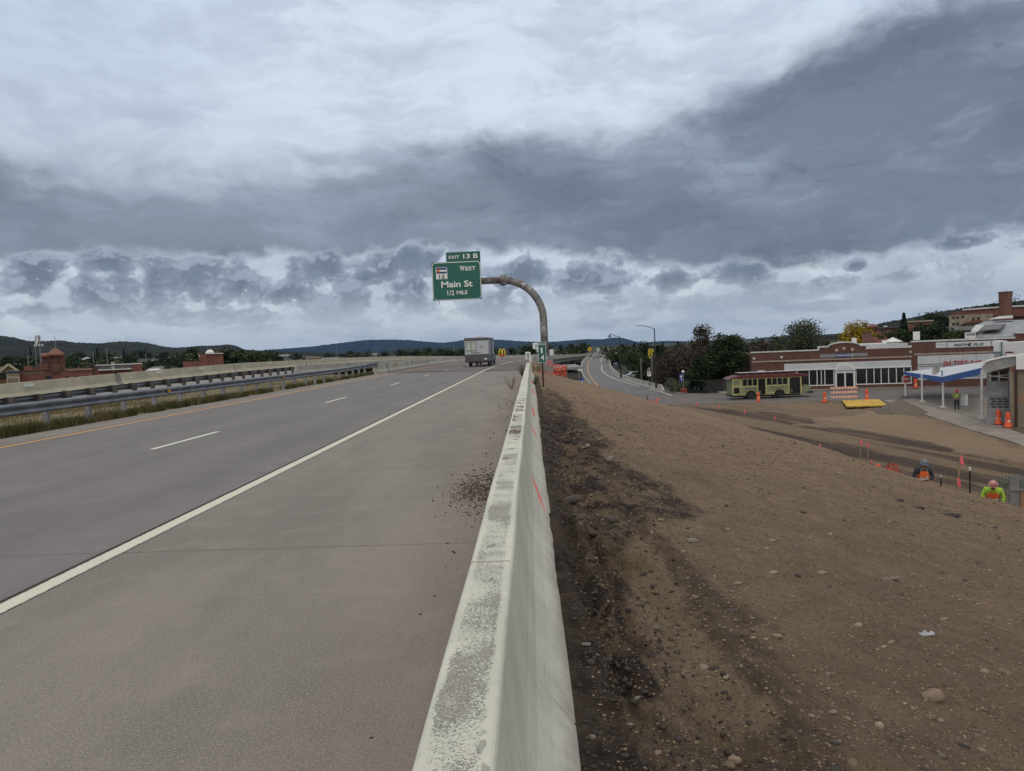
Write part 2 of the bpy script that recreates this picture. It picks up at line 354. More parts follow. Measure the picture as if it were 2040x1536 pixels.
def conc(name, c1, c2, stain=.5, c3=None):
    def fn(nt, b):
        P = nt.n('ShaderNodeNewGeometry').outputs['Position']; N = nt.n('ShaderNodeNewGeometry').outputs['Normal']
        col = nt.mix(nt.smooth(nt.noise(P, .8, 5), .35, .65), c1, c2)
        st = nt.noise(nt.vm('MULTIPLY', P, (2.5, 2.5, .35)), 2.2, 5, .6); col = nt.mix(nt.smooth(st, .5, .8, 0, stain), col, c3 or tuple(k*.55 for k in c1))
        nt.put(b.inputs['Base Color'], col); bump(nt, b, nt.noise(P, 30, 4), .004)
    return custom(name, fn, .85)
def barrier_fn(nt, b):
    g = nt.n('ShaderNodeNewGeometry'); P = g.outputs['Position']; x, y, z = nt.sep(P); nx, ny, nz = nt.sep(g.outputs['True Normal'])
    col = nt.mix(nt.smooth(nt.noise(P, 1.6, 5), .3, .7), (.60, .62, .55), (.50, .52, .46))
    # long drip streaks on the faces
    st = nt.noise(nt.vm('MULTIPLY', P, (9, 9, .8)), 1.6, 5, .6); col = nt.mix(nt.smooth(st, .48, .75, 0, .32), col, (.33, .34, .31))
    hor = nt.noise(nt.vm('MULTIPLY', P, (.5, .35, 9)), 2.0, 4, .6); col = nt.mix(nt.smooth(hor, .5, .75, 0, .3), col, (.40, .41, .37))
    # paint worn off the top in mottled patches
    isT = nt.smooth(nz, .8, .95); edge = nt.m('ABSOLUTE', nt.m('ADD', x, .207))
    er = nt.m('ADD', nt.m('MULTIPLY', nt.noise(P, 150, 5, .8), 1.0), nt.m('MULTIPLY', nt.m('SUBTRACT', nt.noise(P, 3.0, 3), .5), .55))
    er = nt.m('SUBTRACT', er, nt.smooth(edge, .045, .088, 0, .22)); er = nt.m('SUBTRACT', er, nt.smooth(y, 4.0, 16.0, 0, .08))
    worn = nt.m('MULTIPLY', nt.smooth(er, .50, .60), isT)
    col = nt.mix(nt.m('MULTIPLY', worn, nt.smooth(y, 2.5, 9.0, .55, .28)), col, (.29, .265, .235))
    # dried mud pats on the top
    mn = nt.m('ADD', nt.noise(nt.vm('MULTIPLY', P, (1.4, 1.0, 1)), 3.2, 5, .7), 0.0)
    reg = nt.m('MULTIPLY', nt.smooth(y, 5.2, 6.4), nt.smooth(y, 13.5, 12.0)); mud = nt.m('MULTIPLY', nt.m('MULTIPLY', nt.smooth(mn, .52, .55), reg), nt.m('MULTIPLY', isT, nt.smooth(edge, .075, .05)))
    col = nt.mix(mud, col, (.15, .105, .07))
    # fluorescent survey paint sprayed on the outer face
    sp = None
    for cy, cz, sy, sz, tl in [(7.42, .265, .42, .04, .20), (6.95, .20, .20, .022, .25), (12.4, .28, .55, .05, .14), (16.3, .27, 1.1, .06, .02), (24, .24, 1.5, .06, 0.0), (31, .24, 2.0, .07, 0.0)]:
        a = nt.m('SUBTRACT', y, cy); q = nt.m('SUBTRACT', nt.m('SUBTRACT', z, cz), nt.m('MULTIPLY', a, tl))
        e = nt.m('ADD', nt.m('POWER', nt.m('MULTIPLY', a, 1/sy), 2.0), nt.m('POWER', nt.m('MULTIPLY', q, 1/sz), 2.0))
        e = nt.smooth(nt.m('ADD', e, nt.m('MULTIPLY', nt.noise(P, 14, 4), .8)), .9, 1.5, 1, 0); sp = e if sp is None else nt.m('MAXIMUM', sp, e)
    out = nt.smooth(nx, .15, .35); col = nt.mix(nt.m('MULTIPLY', nt.m('MULTIPLY', sp, out), .85), col, (.80, .14, .13))
    pore = nt.noise(P, 60, 4, .7); col = nt.mix(nt.smooth(pore, .66, .72, 0, .55), col, (.16, .15, .135))
    scr = nt.noise(nt.vm('MULTIPLY', P, (3, 1.2, 22)), 3.0, 3, .6); col = nt.mix(nt.m('MULTIPLY', nt.smooth(scr, .67, .70), .5), col, (.12, .115, .11))
    foot = nt.smooth(nt.m('ADD', z, nt.m('MULTIPLY', nt.noise(P, 7, 5, .7), .22)), .36, .14, 0, .6); col = nt.mix(foot, col, (.20, .16, .13))
    nt.put(b.inputs['Base Color'], col)
    h = nt.m('ADD', nt.m('MULTIPLY', worn, -.8), nt.m('ADD', nt.noise(P, 14, 4), nt.m('MULTIPLY', nt.noise(P, 90, 3), .3))); bump(nt, b, h, .004)
M_barr = custom('painted_barrier', barrier_fn, .8)
M_barr2 = conc('beige_barrier', (.46, .44, .34), (.38, .37, .29), .35)
M_parap = conc('parapet_concrete', (.42, .42, .38), (.34, .34, .31), .4)
M_grey = conc('grey_concrete', (.26, .26, .26), (.20, .20, .20), .5)
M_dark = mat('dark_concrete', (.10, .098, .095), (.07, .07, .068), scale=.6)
M_side = conc('sidewalk_concrete', (.27, .24, .215), (.21, .19, .17), .3)
def dirt_fn(nt, b):
    P = nt.n('ShaderNodeNewGeometry').outputs['Position']; x, y, z = nt.sep(P)
    a = nt.n('ShaderNodeAttribute'); a.attribute_name = 'soil'; dk = a.outputs['Fac']
    a2 = nt.n('ShaderNodeAttribute'); a2.attribute_name = 'tan'; tn = a2.outputs['Fac']
    med = nt.noise(P, 2.6, 6, .65); col = nt.mix(nt.smooth(med, .32, .68), (.275, .202, .138), (.36, .27, .182))
    lg = nt.noise(P, .45, 4); col = nt.mix(nt.smooth(lg, .4, .7, 0, .45), col, (.205, .152, .107))
    col = nt.mix(tn, col, (.35, .27, .185))
    rk = nt.noise(nt.vm('MULTIPLY', P, (4.2, .45, 3)), 1.6, 6, .7); col = nt.mix(nt.smooth(rk, .50, .70, 0, .42), col, (.160, .117, .081)); md = nt.noise(P, 9, 6, .75); col = nt.mix(nt.smooth(md, .50, .66, 0, .45), col, (.145, .106, .074)); dcol = nt.mix(nt.smooth(nt.noise(P, 7, 6, .7), .35, .65), (.026, .020, .018), (.082, .060, .052)); col = nt.mix(dk, col, dcol)
    peb = nt.n('ShaderNodeTexVoronoi'); nt.put(peb.inputs['Vector'], P); peb.inputs['Scale'].default_value = 42; pr = nt.sep(peb.outputs['Color'])[0]
    sel = nt.m('MULTIPLY', nt.smooth(pr, .82, .90), nt.smooth(peb.outputs['Distance'], .42, .30)); col = nt.mix(nt.m('MULTIPLY', sel, .55), col, (.27, .235, .20))
    f1 = nt.noise(P, 55, 4, .75); col = nt.mix(nt.smooth(f1, .50, .68, 0, .62), col, (.035, .027, .020))
    f2 = nt.noise(P, 21, 5, .7); col = nt.mix(nt.smooth(f2, .52, .72, 0, .35), col, (.25, .205, .155))
    nt.put(b.inputs['Base Color'], col)
    h = nt.m('ADD', nt.m('ADD', nt.m('MULTIPLY', nt.noise(P, 30, 7, .8), 1.2), nt.m('MULTIPLY', md, 1.2)), nt.m('MULTIPLY', sel, .6)); bump(nt, b, h, .06)
    b.inputs['Specular IOR Level'].default_value = .25
M_dirt = custom('bare_dirt', dirt_fn, .95)
# ------------------------------------------------------------------ setting: road
struct(ribbon(-11.95, -3.95, -6, 59.3).build('road', M_lane))
struct(ribbon(-3.948, -.30, -6, 55.2, -.001).build('road_shoulder', M_should))
struct(ribbon(-13.1, -11.952, -6, 64, -.001).build('road_shoulder', M_should))
struct(ribbon(-13.1, -.1, 55.2, 340, -.004).build('bridge_deck_road', M_deck))
lm = thing('road_marking', None, None); struct(lm)
ribbon(-3.93, -3.76, -2, 340, .004).build('edge_line', M_edge, lm)
ribbon(-11.70, -11.57, -2, 340, .004).build('edge_line', M_yell, lm)
for k in range(-1, 25):
    y0 = 14.1+12.15*k
    if y0 > 0: ribbon(-7.63, -7.5, y0, y0+3.05, .004).build('lane_line', M_white, lm)
b = MB(); b.box(-3.975, -3.945, -4, 55, -.01, .003); b.build('joint_seal', mat('joint_seal', (.03, .03, .03)), lm)
MB().strip([RP(-13, 64+.6, .003), RP(-.3, 54.4+.6, .003)], [RP(-13, 65.4, .003), RP(-.3, 55.6, .003)]).build('joint_seal', MATS['joint_seal'], lm)
# opposite carriageway
def OP(xr, y, dz=0): 
    e = np.interp(y, [0, 44, 57, 80, 125, 160, 235, 300, 345], [-.75, -.20, .02, .30, .23, -.05, -1.25, -1.95, -2.5]); e *= min(1, (-xr-14)/18+.0) if xr > -32 else 1
    return Vector((xr+shift(y), y, e+dz))
ys = [-4]+[y for y in YS if y > 0]
struct(MB().strip([OP(-32, y, -.02) for y in ys], [OP(-21.9, y, -.02) for y in ys]).build('opposite_road', road_mat('opposite_concrete', (.24, .23, .22), (.19, .18, .17), None)))
# ------------------------------------------------------------------ barriers
def swb(name, m, prof, ys, fn, label, cat='barrier'):
    return tag(sweep(prof, ys, fn).build(name, m, bevel=.012), label, cat)
jer = [(-.52, -.05), (-.52, .075), (-.44, .18), (-.375, .33), (-.335, .55), (-.297, .797), (-.286, .81), (-.125, .81), (-.114, .797), (-.088, .58), (-.066, .42), (-.035, .31), (.025, .215), (.09, .14), (.125, .09), (.125, -.3)]
def wob(px, y, pz): return Vector((px+.0025*math.sin(y*.9)+.002*math.sin(y*2.3), y, pz+.002*math.sin(y*1.7+px)))
ysb = list(np.arange(-3, 10, .25))+list(np.arange(10, 42.6, .7))
cb = thing('concrete_barrier', 'long white-painted concrete barrier with worn mottled top running up the middle of the photo', 'barrier')
ycut = [(-3, 3.02), (3.035, 42.6)]
for a, c in ycut:
    yy = [a]+[y for y in ysb if a+.05 < y < c-.05]+[c]
    sweep(jer, yy, wob).build('wall_section', M_barr, cb, bevel=.01)
sweep([((a+.205)*.985-.205, c-.007) for a, c in jer], [3.0, 3.06], lambda px, y, pz: Vector((px, y, pz))).build('joint', mat('joint_dark', (.12, .11, .10)), cb)
# ------------------------------------------------------------------ construction ground
def plane_pt(u, v):                              # pixel on the bare slope z = .1-.26x
    d = ray(u, v); t = (.1-CAMH)/(d[2]+.26*d[0]); return (d[0]*t, d[1]*t)
XC = ([0, 20.2, 22.4, 27, 33, 40.6, 45.7, 50, 54, 60, 90], [16.2, 14.5, 12.7, 12.2, 12.0, 6.8, 5.4, 2.2, 1.2, .6, .4])
side_poly = [tuple(gp(u, v, ZF)[:2]) for u, v in [(1757.5, 797.5), (1818, 818), (1932.5, 856), (2016, 880), (2100, 915)]]
sx = [p[0] for p in side_poly][::-1]; sy = [p[1] for p in side_poly][::-1]
RUTS = [([plane_pt(u, v) for u, v in P0], dd, ww) for P0, dd, ww in (([(1130, 1040), (1150, 1110), (1175, 1200), (1215, 1300), (1250, 1400)], .075, .06), ([(1175, 1060), (1205, 1130), (1245, 1230), (1268, 1290)], .085, .055), ([(1245, 1000), (1275, 1050), (1330, 1110)], .04, .07), ([(1120, 850), (1135, 930), (1160, 1000)], .07, .16))]
def ground_z(x, y, rough=True):
    xc = np.interp(y, XC[0], XC[1]); xx = np.maximum(x, .1)
    zs = .12-.26*xx+.03*np.sin(y*.7)*np.clip(xx, 0, 1)-.10*np.exp(-((x-.8)/.28)**2)*np.clip((9-y)/3, 0, 1)*np.clip((y-1.5), 0, 1)
    for P0, dpt, wd_r in RUTS:
        dm = np.full(x.shape, 9.0)
        for (x1, y1), (x2, y2) in zip(P0[:-1], P0[1:]):
            tt = np.clip(((x-x1)*(x2-x1)+(y-y1)*(y2-y1))/((x2-x1)**2+(y2-y1)**2), 0, 1); dm = np.minimum(dm, np.hypot(x-x1-tt*(x2-x1), y-y1-tt*(y2-y1)))
        dm = dm+.05*fbm(x*5, y*5, 3, 15); zs = zs-dpt*np.exp(-(dm/wd_r)**2)+dpt*.45*np.exp(-((dm-wd_r*2.1)/wd_r)**2)
    over = np.maximum(0, x-xc+.6*fbm(x*.5, y*.5, 3, 5)); zs = zs-.60*over*over/(over+.8)
    zf = ZF-.04+.05*fbm(x*.3, y*.3, 3, 9)
    if rough:
        tr = np.abs(fbm((x*.98+y*.19)*1.25, (x*.19-y*.98)*.06, 4, 71)); zf = zf+.16*(tr-.3)*np.clip((74-y)/6, 0, 1)
    k = .25; hh = np.clip(.5+.5*(zs-zf)/k, 0, 1); z = zf*(1-hh)+zs*hh+k*hh*(1-hh)
    z = z+.0
    if rough:
        near = np.clip(1.4-x/1.2, 0, 1); toe = np.clip((x-.12)/.32, .10, 1); z0_ = z
        flat = 1-hh
        z = z+.030*fbm(x*1.3, y*1.3, 3, 2)*(1-.6*flat)+(.022+.050*near)*fbm(x*4.5, y*4.5, 4, 3)*(1-.6*flat)
        z = z+(.010+.028*near)*fbm(x*19, y*19, 3, 4)
        z = z+(.018+.022*np.clip((y-8)/12, 0, 1))*fbm(x*4.2+y*.6, y*.36, 3, 33)*(1-.5*flat)
        c = vnoise(x*7, y*7, 31); z = z+(.010+.03*near)*np.clip(c-.72, 0, 1)/.28
        z = z0_+(z-z0_)*np.maximum(toe, np.clip((y-9)/12, 0, .8))
    # pavement and street beds are lowered under their slabs
    se = np.interp(y, sy, sx, left=sx[0], right=sx[-1]); z = np.where(x > se+.1, np.minimum(z, ZF-.12), z); z = np.where(y > 78.0-(x-15)*.13, np.minimum(z, ZF-.12), z)
    return z
NR, NC = 640, 640
t = np.linspace(0, 1, NR); yv = 1.1*np.exp(t*math.log(84/1.1)); s = np.linspace(0, 1, NC)
Y = np.repeat(yv[:, None], NC, 1); X = -.32+(Y*.84+3.5)*s[None, :]**1.12
Z = ground_z(X, Y); Z = np.where(X < -.05, np.minimum(Z, -.02), Z)
idx = np.arange(NR*NC).reshape(NR, NC); Fq = np.stack([idx[:-1, :-1], idx[:-1, 1:], idx[1:, 1:], idx[1:, :-1]], -1).reshape(-1, 4)
go = npmesh('construction_ground', np.stack([X, Y, Z], -1).reshape(-1, 3), Fq, M_dirt, smooth=True); struct(go)
wx = X+.22*fbm(X*2, Y*2, 4, 51)+.06*fbm(X*11, Y*11, 3, 53); wy = Y+(.25*fbm(X*2+9, Y*2, 4, 52)+.06*fbm(X*11, Y*11, 3, 54))*np.clip(Y/6, 1, 4)
dark1 = [plane_pt(u, v) for u, v in [(1040, 1700), (1075, 1000), (1070, 850), (1085, 775), (1130, 795), (1165, 845), (1225, 880), (1190, 905), (1290, 955), (1405, 1022), (1300, 1030), (1245, 1055), (1222, 1100), (1245, 1230), (1275, 1330), (1300, 1450), (1330, 1536), (1350, 1750)]]
dark2 = [plane_pt(u, v) for u, v in [(1260, 1015), (1385, 1130), (1480, 1230), (1560, 1345), (1700, 1500), (1760, 1750), (1300, 1750), (1290, 1440), (1420, 1410), (1440, 1310), (1340, 1170)]]
light1 = [plane_pt(u, v) for u, v in [(1218, 1075), (1290, 1060), (1330, 1150), (1420, 1260), (1540, 1420), (1400, 1440), (1330, 1300), (1250, 1215), (1235, 1140)]]
dk = np.maximum(inpoly(wx, wy, dark1).astype(float), .62*inpoly(wx, wy, dark2)); li = inpoly(wx, wy, light1).astype(float); dk = dk*(1-.85*li)
lowr = inpoly(wx, wy, [plane_pt(u, v) for u, v in [(1560, 1345), (1480, 1270), (1700, 1400), (1900, 1500), (2100, 1600), (2000, 1800), (1600, 1700)]]); dk = np.maximum(dk, lowr*.28)
for _ in range(6):                               # let the stain edge blend over a few centimetres
    dk[1:-1, 1:-1] = (dk[1:-1, 1:-1]*2+dk[:-2, 1:-1]+dk[2:, 1:-1]+dk[1:-1, :-2]+dk[1:-1, 2:])/6
dk *= np.clip(.75+1.1*fbm(X*4, Y*4, 4, 61, .65), .15, 1.0)
dk = np.where(X < .35, np.maximum(dk, .8*np.clip((44-Y)/6, 0, 1)), dk)
flat = Z < ZF+.35
cc_, ss_ = X*.98+Y*.19, X*.19-Y*.98
tr = fbm(cc_*1.25, ss_*.06, 4, 71, .6); tk = np.clip((tr+.08)*3.2, 0, 1)*(.55+.45*np.clip(fbm(cc_*4.5, ss_*.25, 3, 77)*3+.5, 0, 1))
fx_ = X+1.4*fbm(X*.35, Y*.35, 4, 91); fy_ = Y+2.6*fbm(X*.35+7, Y*.35, 4, 92)
F = lambda P: inpoly(fx_, fy_, [tuple(gp(u, v, ZF)[:2]) for u, v in P]).astype(float)
bd_ = F([(1300, 808), (1480, 812), (1640, 838), (1760, 862), (1880, 888), (2040, 925), (2300, 980), (2300, 1200), (2040, 1040), (1700, 930), (1400, 850)]); td_ = F([(1560, 846), (1660, 826), (1750, 818), (1830, 826), (2016, 882), (2200, 940), (2100, 935), (1960, 905), (1820, 872), (1680, 850)])
dk = np.where(flat, np.clip(.22+.25*tk+bd_*(.10+.62*tk), 0, .93)*(1-.6*td_), dk)
tn = np.where(flat, np.clip(.62*td_+.25*(1-tk)*(1-bd_)+.25*(1-tk)*bd_, 0, .8), li*.7+.12*np.clip(fbm(X*.6, Y*.2, 3, 82)*2, 0, 1))
for nm, A in (('soil', dk), ('tan', tn)):
    at_ = go.data.attributes.new(nm, 'FLOAT', 'POINT'); at_.data.foreach_set('value', A.ravel().astype(np.float32))
def gz(x, y): return float(ground_z(np.array([float(x)]), np.array([float(y)]))[0])
def gpix(u, v):                                  # first hit of the photo ray with the bare ground
    d = ray(u, v); d = d/d[1]
    for y in np.arange(1.5, 90, .05):
        if CAMH+d[2]*y < gz(d[0]*y, y): break
    return Vector((d[0]*y, y, gz(d[0]*y, y)))
# ------------------------------------------------------------------ simple surfaces
def flat_mat(name, c, rough=.6, var=.85, **k): return mat(name, c, tuple(q*var for q in c), rough=rough, **k)
M_galv = mat('galvanised_steel', (.30, .31, .33), (.22, .23, .25), rough=.5, metal=.6, scale=2.5)
M_wood = mat('grey_post_wood', (.10, .095, .10), (.065, .062, .068), scale=4)
M_black = flat_mat('black_rubber', (.015, .015, .016), .7)
M_blackp = flat_mat('black_paint', (.022, .024, .028), .45)
M_green = mat('sign_green', (.003, .105, .088), (.003, .09, .078), rough=.45, scale=.8)
M_signw = flat_mat('sign_white', (.70, .76, .76), .5, .93)
M_rustp = mat('brown_post', (.055, .028, .024), (.035, .02, .018), scale=5)
M_glass = flat_mat('dark_glass', (.012, .016, .022), .12, .8)
M_whitew = mat('white_render', (.60, .63, .66), (.52, .55, .58), scale=1.2)
M_wpaint = mat('white_paint', (.66, .69, .71), (.58, .61, .63), rough=.5, scale=2)
M_orange = mat('fluorescent_orange', (.75, .11, .035), (.62, .085, .03), rough=.6, scale=3)
M_pink = mat('flag_pink', (.85, .16, .20), (.7, .12, .16), rough=.7)
M_redp = mat('red_paint', (.42, .02, .03), (.34, .016, .024), rough=.5)
M_yelp = mat('yellow_plate_paint', (.62, .40, .035), (.42, .27, .03), rough=.6, scale=2.2, detail=8, lo=.45, hi=.6)
M_blue = mat('blue_fascia', (.030, .12, .42), (.024, .095, .34), rough=.45, scale=2)
M_stake = mat('lath_wood', (.30, .22, .13), (.22, .16, .10), scale=6)
def brick_mat(name, c1, c2, mortar=(.22, .19, .17), sc=1.0):
    def fn(nt, b):
        o = nt.n('ShaderNodeTexCoord').outputs['Object']; x, y, z = nt.sep(o)
        v = nt.comb(nt.m('ADD', x, y), z, 0.0); k = nt.n('ShaderNodeTexBrick'); nt.put(k.inputs['Vector'], v)
        k.inputs['Scale'].default_value = 2.2*sc; k.inputs['Mortar Size'].default_value = .012; k.inputs['Color1'].default_value = (*c1, 1); k.inputs['Color2'].default_value = (*c2, 1); k.inputs['Mortar'].default_value = (*mortar, 1)
        n = nt.smooth(nt.noise(o, .7, 5), .35, .7, 0, .45); col = nt.mix(n, k.outputs[0], tuple(q*.6 for q in c1))
        st = nt.noise(nt.vm('MULTIPLY', o, (1.5, 1.5, .12)), 1.5, 4); col = nt.mix(nt.smooth(st, .5, .7, 0, .3), col, tuple(q*1.5 for q in c2))
        nt.put(b.inputs['Base Color'], col)
    return custom(name, fn, .9)
M_brick = brick_mat('dark_red_brick', (.095, .042, .034), (.125, .058, .045), (.13, .10, .09))
M_brick2 = brick_mat('orange_red_brick', (.165, .066, .048), (.205, .085, .062), (.19, .12, .10))
M_brick3 = brick_mat('brown_brick', (.17, .085, .055), (.21, .11, .07))
# ------------------------------------------------------------------ guardrails
def wprof(cz, s=1):       # W section, (x,z); s=+1 bulges towards +x
    P = [(0, -.155), (.06, -.13), (.08, -.09), (.05, -.045), (.0, 0), (.05, .045), (.08, .09), (.06, .13), (0, .155)]
    return [(s*x, cz+z) for x, z in P]+[(s*(x-.012), cz+z) for x, z in P[::-1]]
def idt(px, y, pz): return Vector((px, y, pz))
gr = thing('guardrail', 'galvanised W-beam guardrail nearest the road, standing in the grass left of the yellow line', 'guardrail')
G1X = -13.35
def g1(px, y, pz): return Vector((G1X+px, y, .10+pz+(.10 if y > 50 else 0)*min(1, (y-50)/10)))
M_rail = mat('weathered_rail_steel', (.20, .22, .25), (.14, .155, .18), rough=.45, metal=.5, scale=1.5, detail=7)
sweep(wprof(.55), [8]+list(range(12, 58, 4))+[58.2], g1).build('rail', M_rail, gr)
thr = [(x, z) for x, z in wprof(.46)[:9]]+[(.05, .66), (.08, .70), (.06, .745), (0, .77)]
thr2 = thr+[(x-.012, z) for x, z in thr[::-1]]
sweep(thr2, [57.0, 62.6], lambda px, y, pz: g1(px+.02, y, (pz-.5)*(1 if y > 58 else .55)+.55)).build('terminal_rail', M_rail, gr)
for k in range(25):
    y = 12.0+1.93*k
    if y > 61: break
    MB().box(G1X-.20, G1X-.06, y-.055, y+.055, -.2, .74).build('post', M_galv, gr)
for y in (26.2, 38.5, 52.0):
    MB().box(G1X+.07, G1X+.09, y-.09, y+.09, .61, .73).build('reflector', mat('amber_reflector', (.55, .32, .04)), gr)
gr2 = thing('guardrail', 'second guardrail seen from behind with dark blocks and posts, along the opposite road', 'guardrail')
def g2(px, y, pz): return Vector((-22.3+px, y, float(np.interp(y, [20, 31, 41, 53, 67], [-.25, -.18, -.02, .08, .14]))+pz))
for dz in (0,): sweep(wprof(.52, -1), [22]+list(range(26, 66, 4))+[68], g2).build('rail', M_rail, gr2)
for k in range(24):
    y = 24.4+1.91*k
    if y > 67: break
    p = g2(0, y, 0); MB().box(p.x+.20, p.x+.38, y-.08, y+.08, p.z-.3, p.z+.70).build('post', M_wood, gr2)
    MB().box(p.x+.0, p.x+.20, y-.09, y+.09, p.z+.34, p.z+.70).build('block', mat('dark_block', (.03, .03, .035)), gr2)
# ------------------------------------------------------------------ bridge walls and far barriers
def onroad(x0): return lambda px, y, pz: RP(x0+px, y, pz)
bjer = [(-.28, -.1), (-.28, .08), (-.14, .33), (-.08, .81), (.08, .81), (.14, .33), (.28, .08), (.28, -.1)]
lb = thing('concrete_barrier', 'concrete median barrier beginning where the near guardrail ends, yellow marker on its face', 'barrier')
sweep(bjer, [62.0, 66.8], onroad(-13.5)).build('wall_section', M_parap, lb, bevel=.01)
sweep(bjer, [67.5]+list(range(70, 338, 6)), onroad(-13.5)).build('wall_section', M_parap, lb, bevel=.01)
sweep([(p[0]*.9, p[1]-.02) for p in bjer], [66.8, 67.5], onroad(-13.5)).build('joint', M_grey, lb)
for y in (71, 96): 
    p = RP(-13.32, y, .62); MB().box(p.x, p.x+.03, y-.16, y+.16, p.z-.16, p.z+.1).build('marker', MATS['amber_reflector'], lb)
for y in (80, 91, 104, 118): p = RP(-13.36, y, .4); MB().box(p.x, p.x+.03, y-.05, y+.05, p.z-.3, p.z+.3).build('joint', M_grey, lb)
def onopp(x0): return lambda px, y, pz: OP(x0+px, y, pz)
mb = thing('concrete_barrier', 'low concrete barrier on the opposite road beginning where the dark-posted guardrail ends', 'barrier')
sweep(bjer, [68.3]+list(range(72, 338, 6)), lambda px, y, pz: Vector((-22.3+px+shift(y), y, pz+float(np.interp(y, [68, 119, 160, 235, 345], [.12, -.2, -.5, -1.4, -2.9]))))).build('wall_section', M_parap, mb, bevel=.01)
ob = thing('concrete_barrier', 'long beige concrete barrier behind both guardrails, with the brick town beyond', 'barrier')
ojer = [(-.2, -3), (-.2, 1.02), (.02, 1.02), (.08, .40), (.30, .12), (.30, -.1)]
cuts = [(12, 55.5), (56.3, 77.6), (78.1, 101), (101.5, 336)]
for a, c in cuts: sweep(ojer, [a]+list(np.arange(a+5, c-3, 5))+[c], onopp(-32.3)).build('wall_section', M_barr2, ob, bevel=.012)
for a, c in ((55.5, 56.3), (77.6, 78.1), (101, 101.5)): sweep([(p[0]-.05, p[1]-.03) for p in ojer], [a, c], onopp(-32.3)).build('joint', M_grey, ob)
for y in (45.7, 62, 70, 88): p = OP(-32.22, y, .8); MB().box(p.x, p.x+.03, y-.5, y+.5, p.z-.1, p.z+.1).build('plate', M_wpaint, ob)
br = thing('highway_bridge', 'curved concrete highway bridge whose parapet runs past the sign gantry, dark underneath', 'bridge')
ppr = [(-.12, -.25), (-.12, .20), (.0, .33), (.02, .81), (.20, .83), (.24, .81), (.24, -.28)]
sweep(ppr, [47.0, 50, 54, 58]+list(range(64, 338, 6)), onroad(-.22)).build('parapet', M_parap, br, bevel=.01)
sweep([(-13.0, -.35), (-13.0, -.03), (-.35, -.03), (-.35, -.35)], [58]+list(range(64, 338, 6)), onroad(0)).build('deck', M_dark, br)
for gx in (-.75, -3.4, -6.2, -9.0, -11.8): sweep([(-.3, -1.45), (-.3, -1.25), (-.1, -1.2), (-.1, -.36), (.1, -.36), (.1, -1.2), (.3, -1.25), (.3, -1.45)], [59]+list(range(64, 338, 6)), onroad(gx)).build('girder', M_grey, br)
for y in (88, 118, 150, 184, 218, 252, 288, 322):
    p = RP(-6.5, y); z0 = p.z-1.46
    b = MB(); b.box(p.x-6.3, p.x+6.0, y-.6, y+.6, z0-1.0, z0)
    for k in (-4.8, 0, 4.6): b.box(p.x+k-.5, p.x+k+.5, y-.5, y+.5, -6, z0-1.0)
    b.build('pier', M_grey, br)
b = MB(); b.box(-13, .25, 57.6, 58.6, -6, -.36); b.prism([(-.2, -.37), (.26, -.37), (.26, -5.6), (-.2, -5.6)], 50.5, 57.6); b.build('abutment', M_grey, br)
for y in (66, 72, 78): p = RP(.3, y, -.3); MB().tube([p, p+Vector((.05, 0, -.5)), p+Vector((.0, .3, -1.1))], .06, 6).build('drain_pipe', M_black, br)
rt_w = thing('retaining_wall', 'dark concrete panel wall below the bridge parapet, left of the ramp wall', 'wall', (1.3, 100, -6))
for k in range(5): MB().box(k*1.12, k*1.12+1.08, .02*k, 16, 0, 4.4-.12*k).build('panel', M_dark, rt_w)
MB().box(-.1, 5.6, -.35, 16, 4.42, 4.75).build('cap', M_grey, rt_w)
# ------------------------------------------------------------------ overhead sign
SY = 54.0
os_ = thing('overhead_sign', 'green EXIT 13 B West 12 Main St highway sign on a curved steel arm', 'road sign', tuple(at(1086, 716, SY)))
O = Vector(os_.location)
def L(u, v, dy=0): return at(u, v, SY)+Vector((0, dy, 0))-O
pole = L(1087, 690); pl_top = L(1080.5, 636)
xp = .0
arc = []; a0 = L(1086, 716); px0 = a0.x; zs_ = L(1083, 640).z; xt = L(1003, 558)
R_ = 3.0; cx = px0-R_; cz = xt.z-R_
pts = [Vector((px0+.02, 0, -.02)), Vector((px0, 0, cz*.5)), Vector((px0, 0, cz))]+[Vector((cx+R_*math.cos(t), 0, cz+R_*math.sin(t))) for t in np.linspace(.12, PI/2, 14)]
def steel_fn(nt, b):
    P = nt.n('ShaderNodeTexCoord').outputs['Object']; n = nt.noise(nt.vm('MULTIPLY', P, (1, 1, .8)), 1.1, 5, .6, .6)
    col = nt.mix(nt.smooth(n, .42, .50), (.10, .098, .10), (.19, .195, .20)); nt.put(b.inputs['Base Color'], nt.mix(nt.smooth(nt.noise(P, 2.2, 4), .58, .64), col, (.36, .38, .40))); b.inputs['Metallic'].default_value = .3
M_pole = custom('patchy_galvanised_pole', steel_fn, .6)
MB().tube(pts, [.30]+[.275]*(len(pts)-1), 20).build('pole', M_pole, os_, smooth=True)
armE = L(868, 566); MB().tube([Vector((xt.x+.02, 0, xt.z)), Vector((armE.x, 0, xt.z))], .25, 20).build('arm', M_pole, os_, smooth=True)
b = MB(); b.lathe([(.30, -.30), (.38, -.06), (.42, -.05), (.42, .05), (.38, .06), (.30, .30)], (xt.x, 0, xt.z), 18, 'X')
for k in range(10):
    t = 2*PI*k/10; c = Vector((xt.x, .37*math.sin(t), xt.z+.37*math.cos(t))); b.box(c.x-.2, c.x+.2, c.y-.02, c.y+.02, c.z-.02, c.z+.02)
b.build('flange', M_pole, os_)
b = MB(); b.lathe([(.55, 0), (.55, .05), (.33, .06), (.28, .75)], (px0, 0, -.02), 18); b.build('base_flange', M_pole, os_)
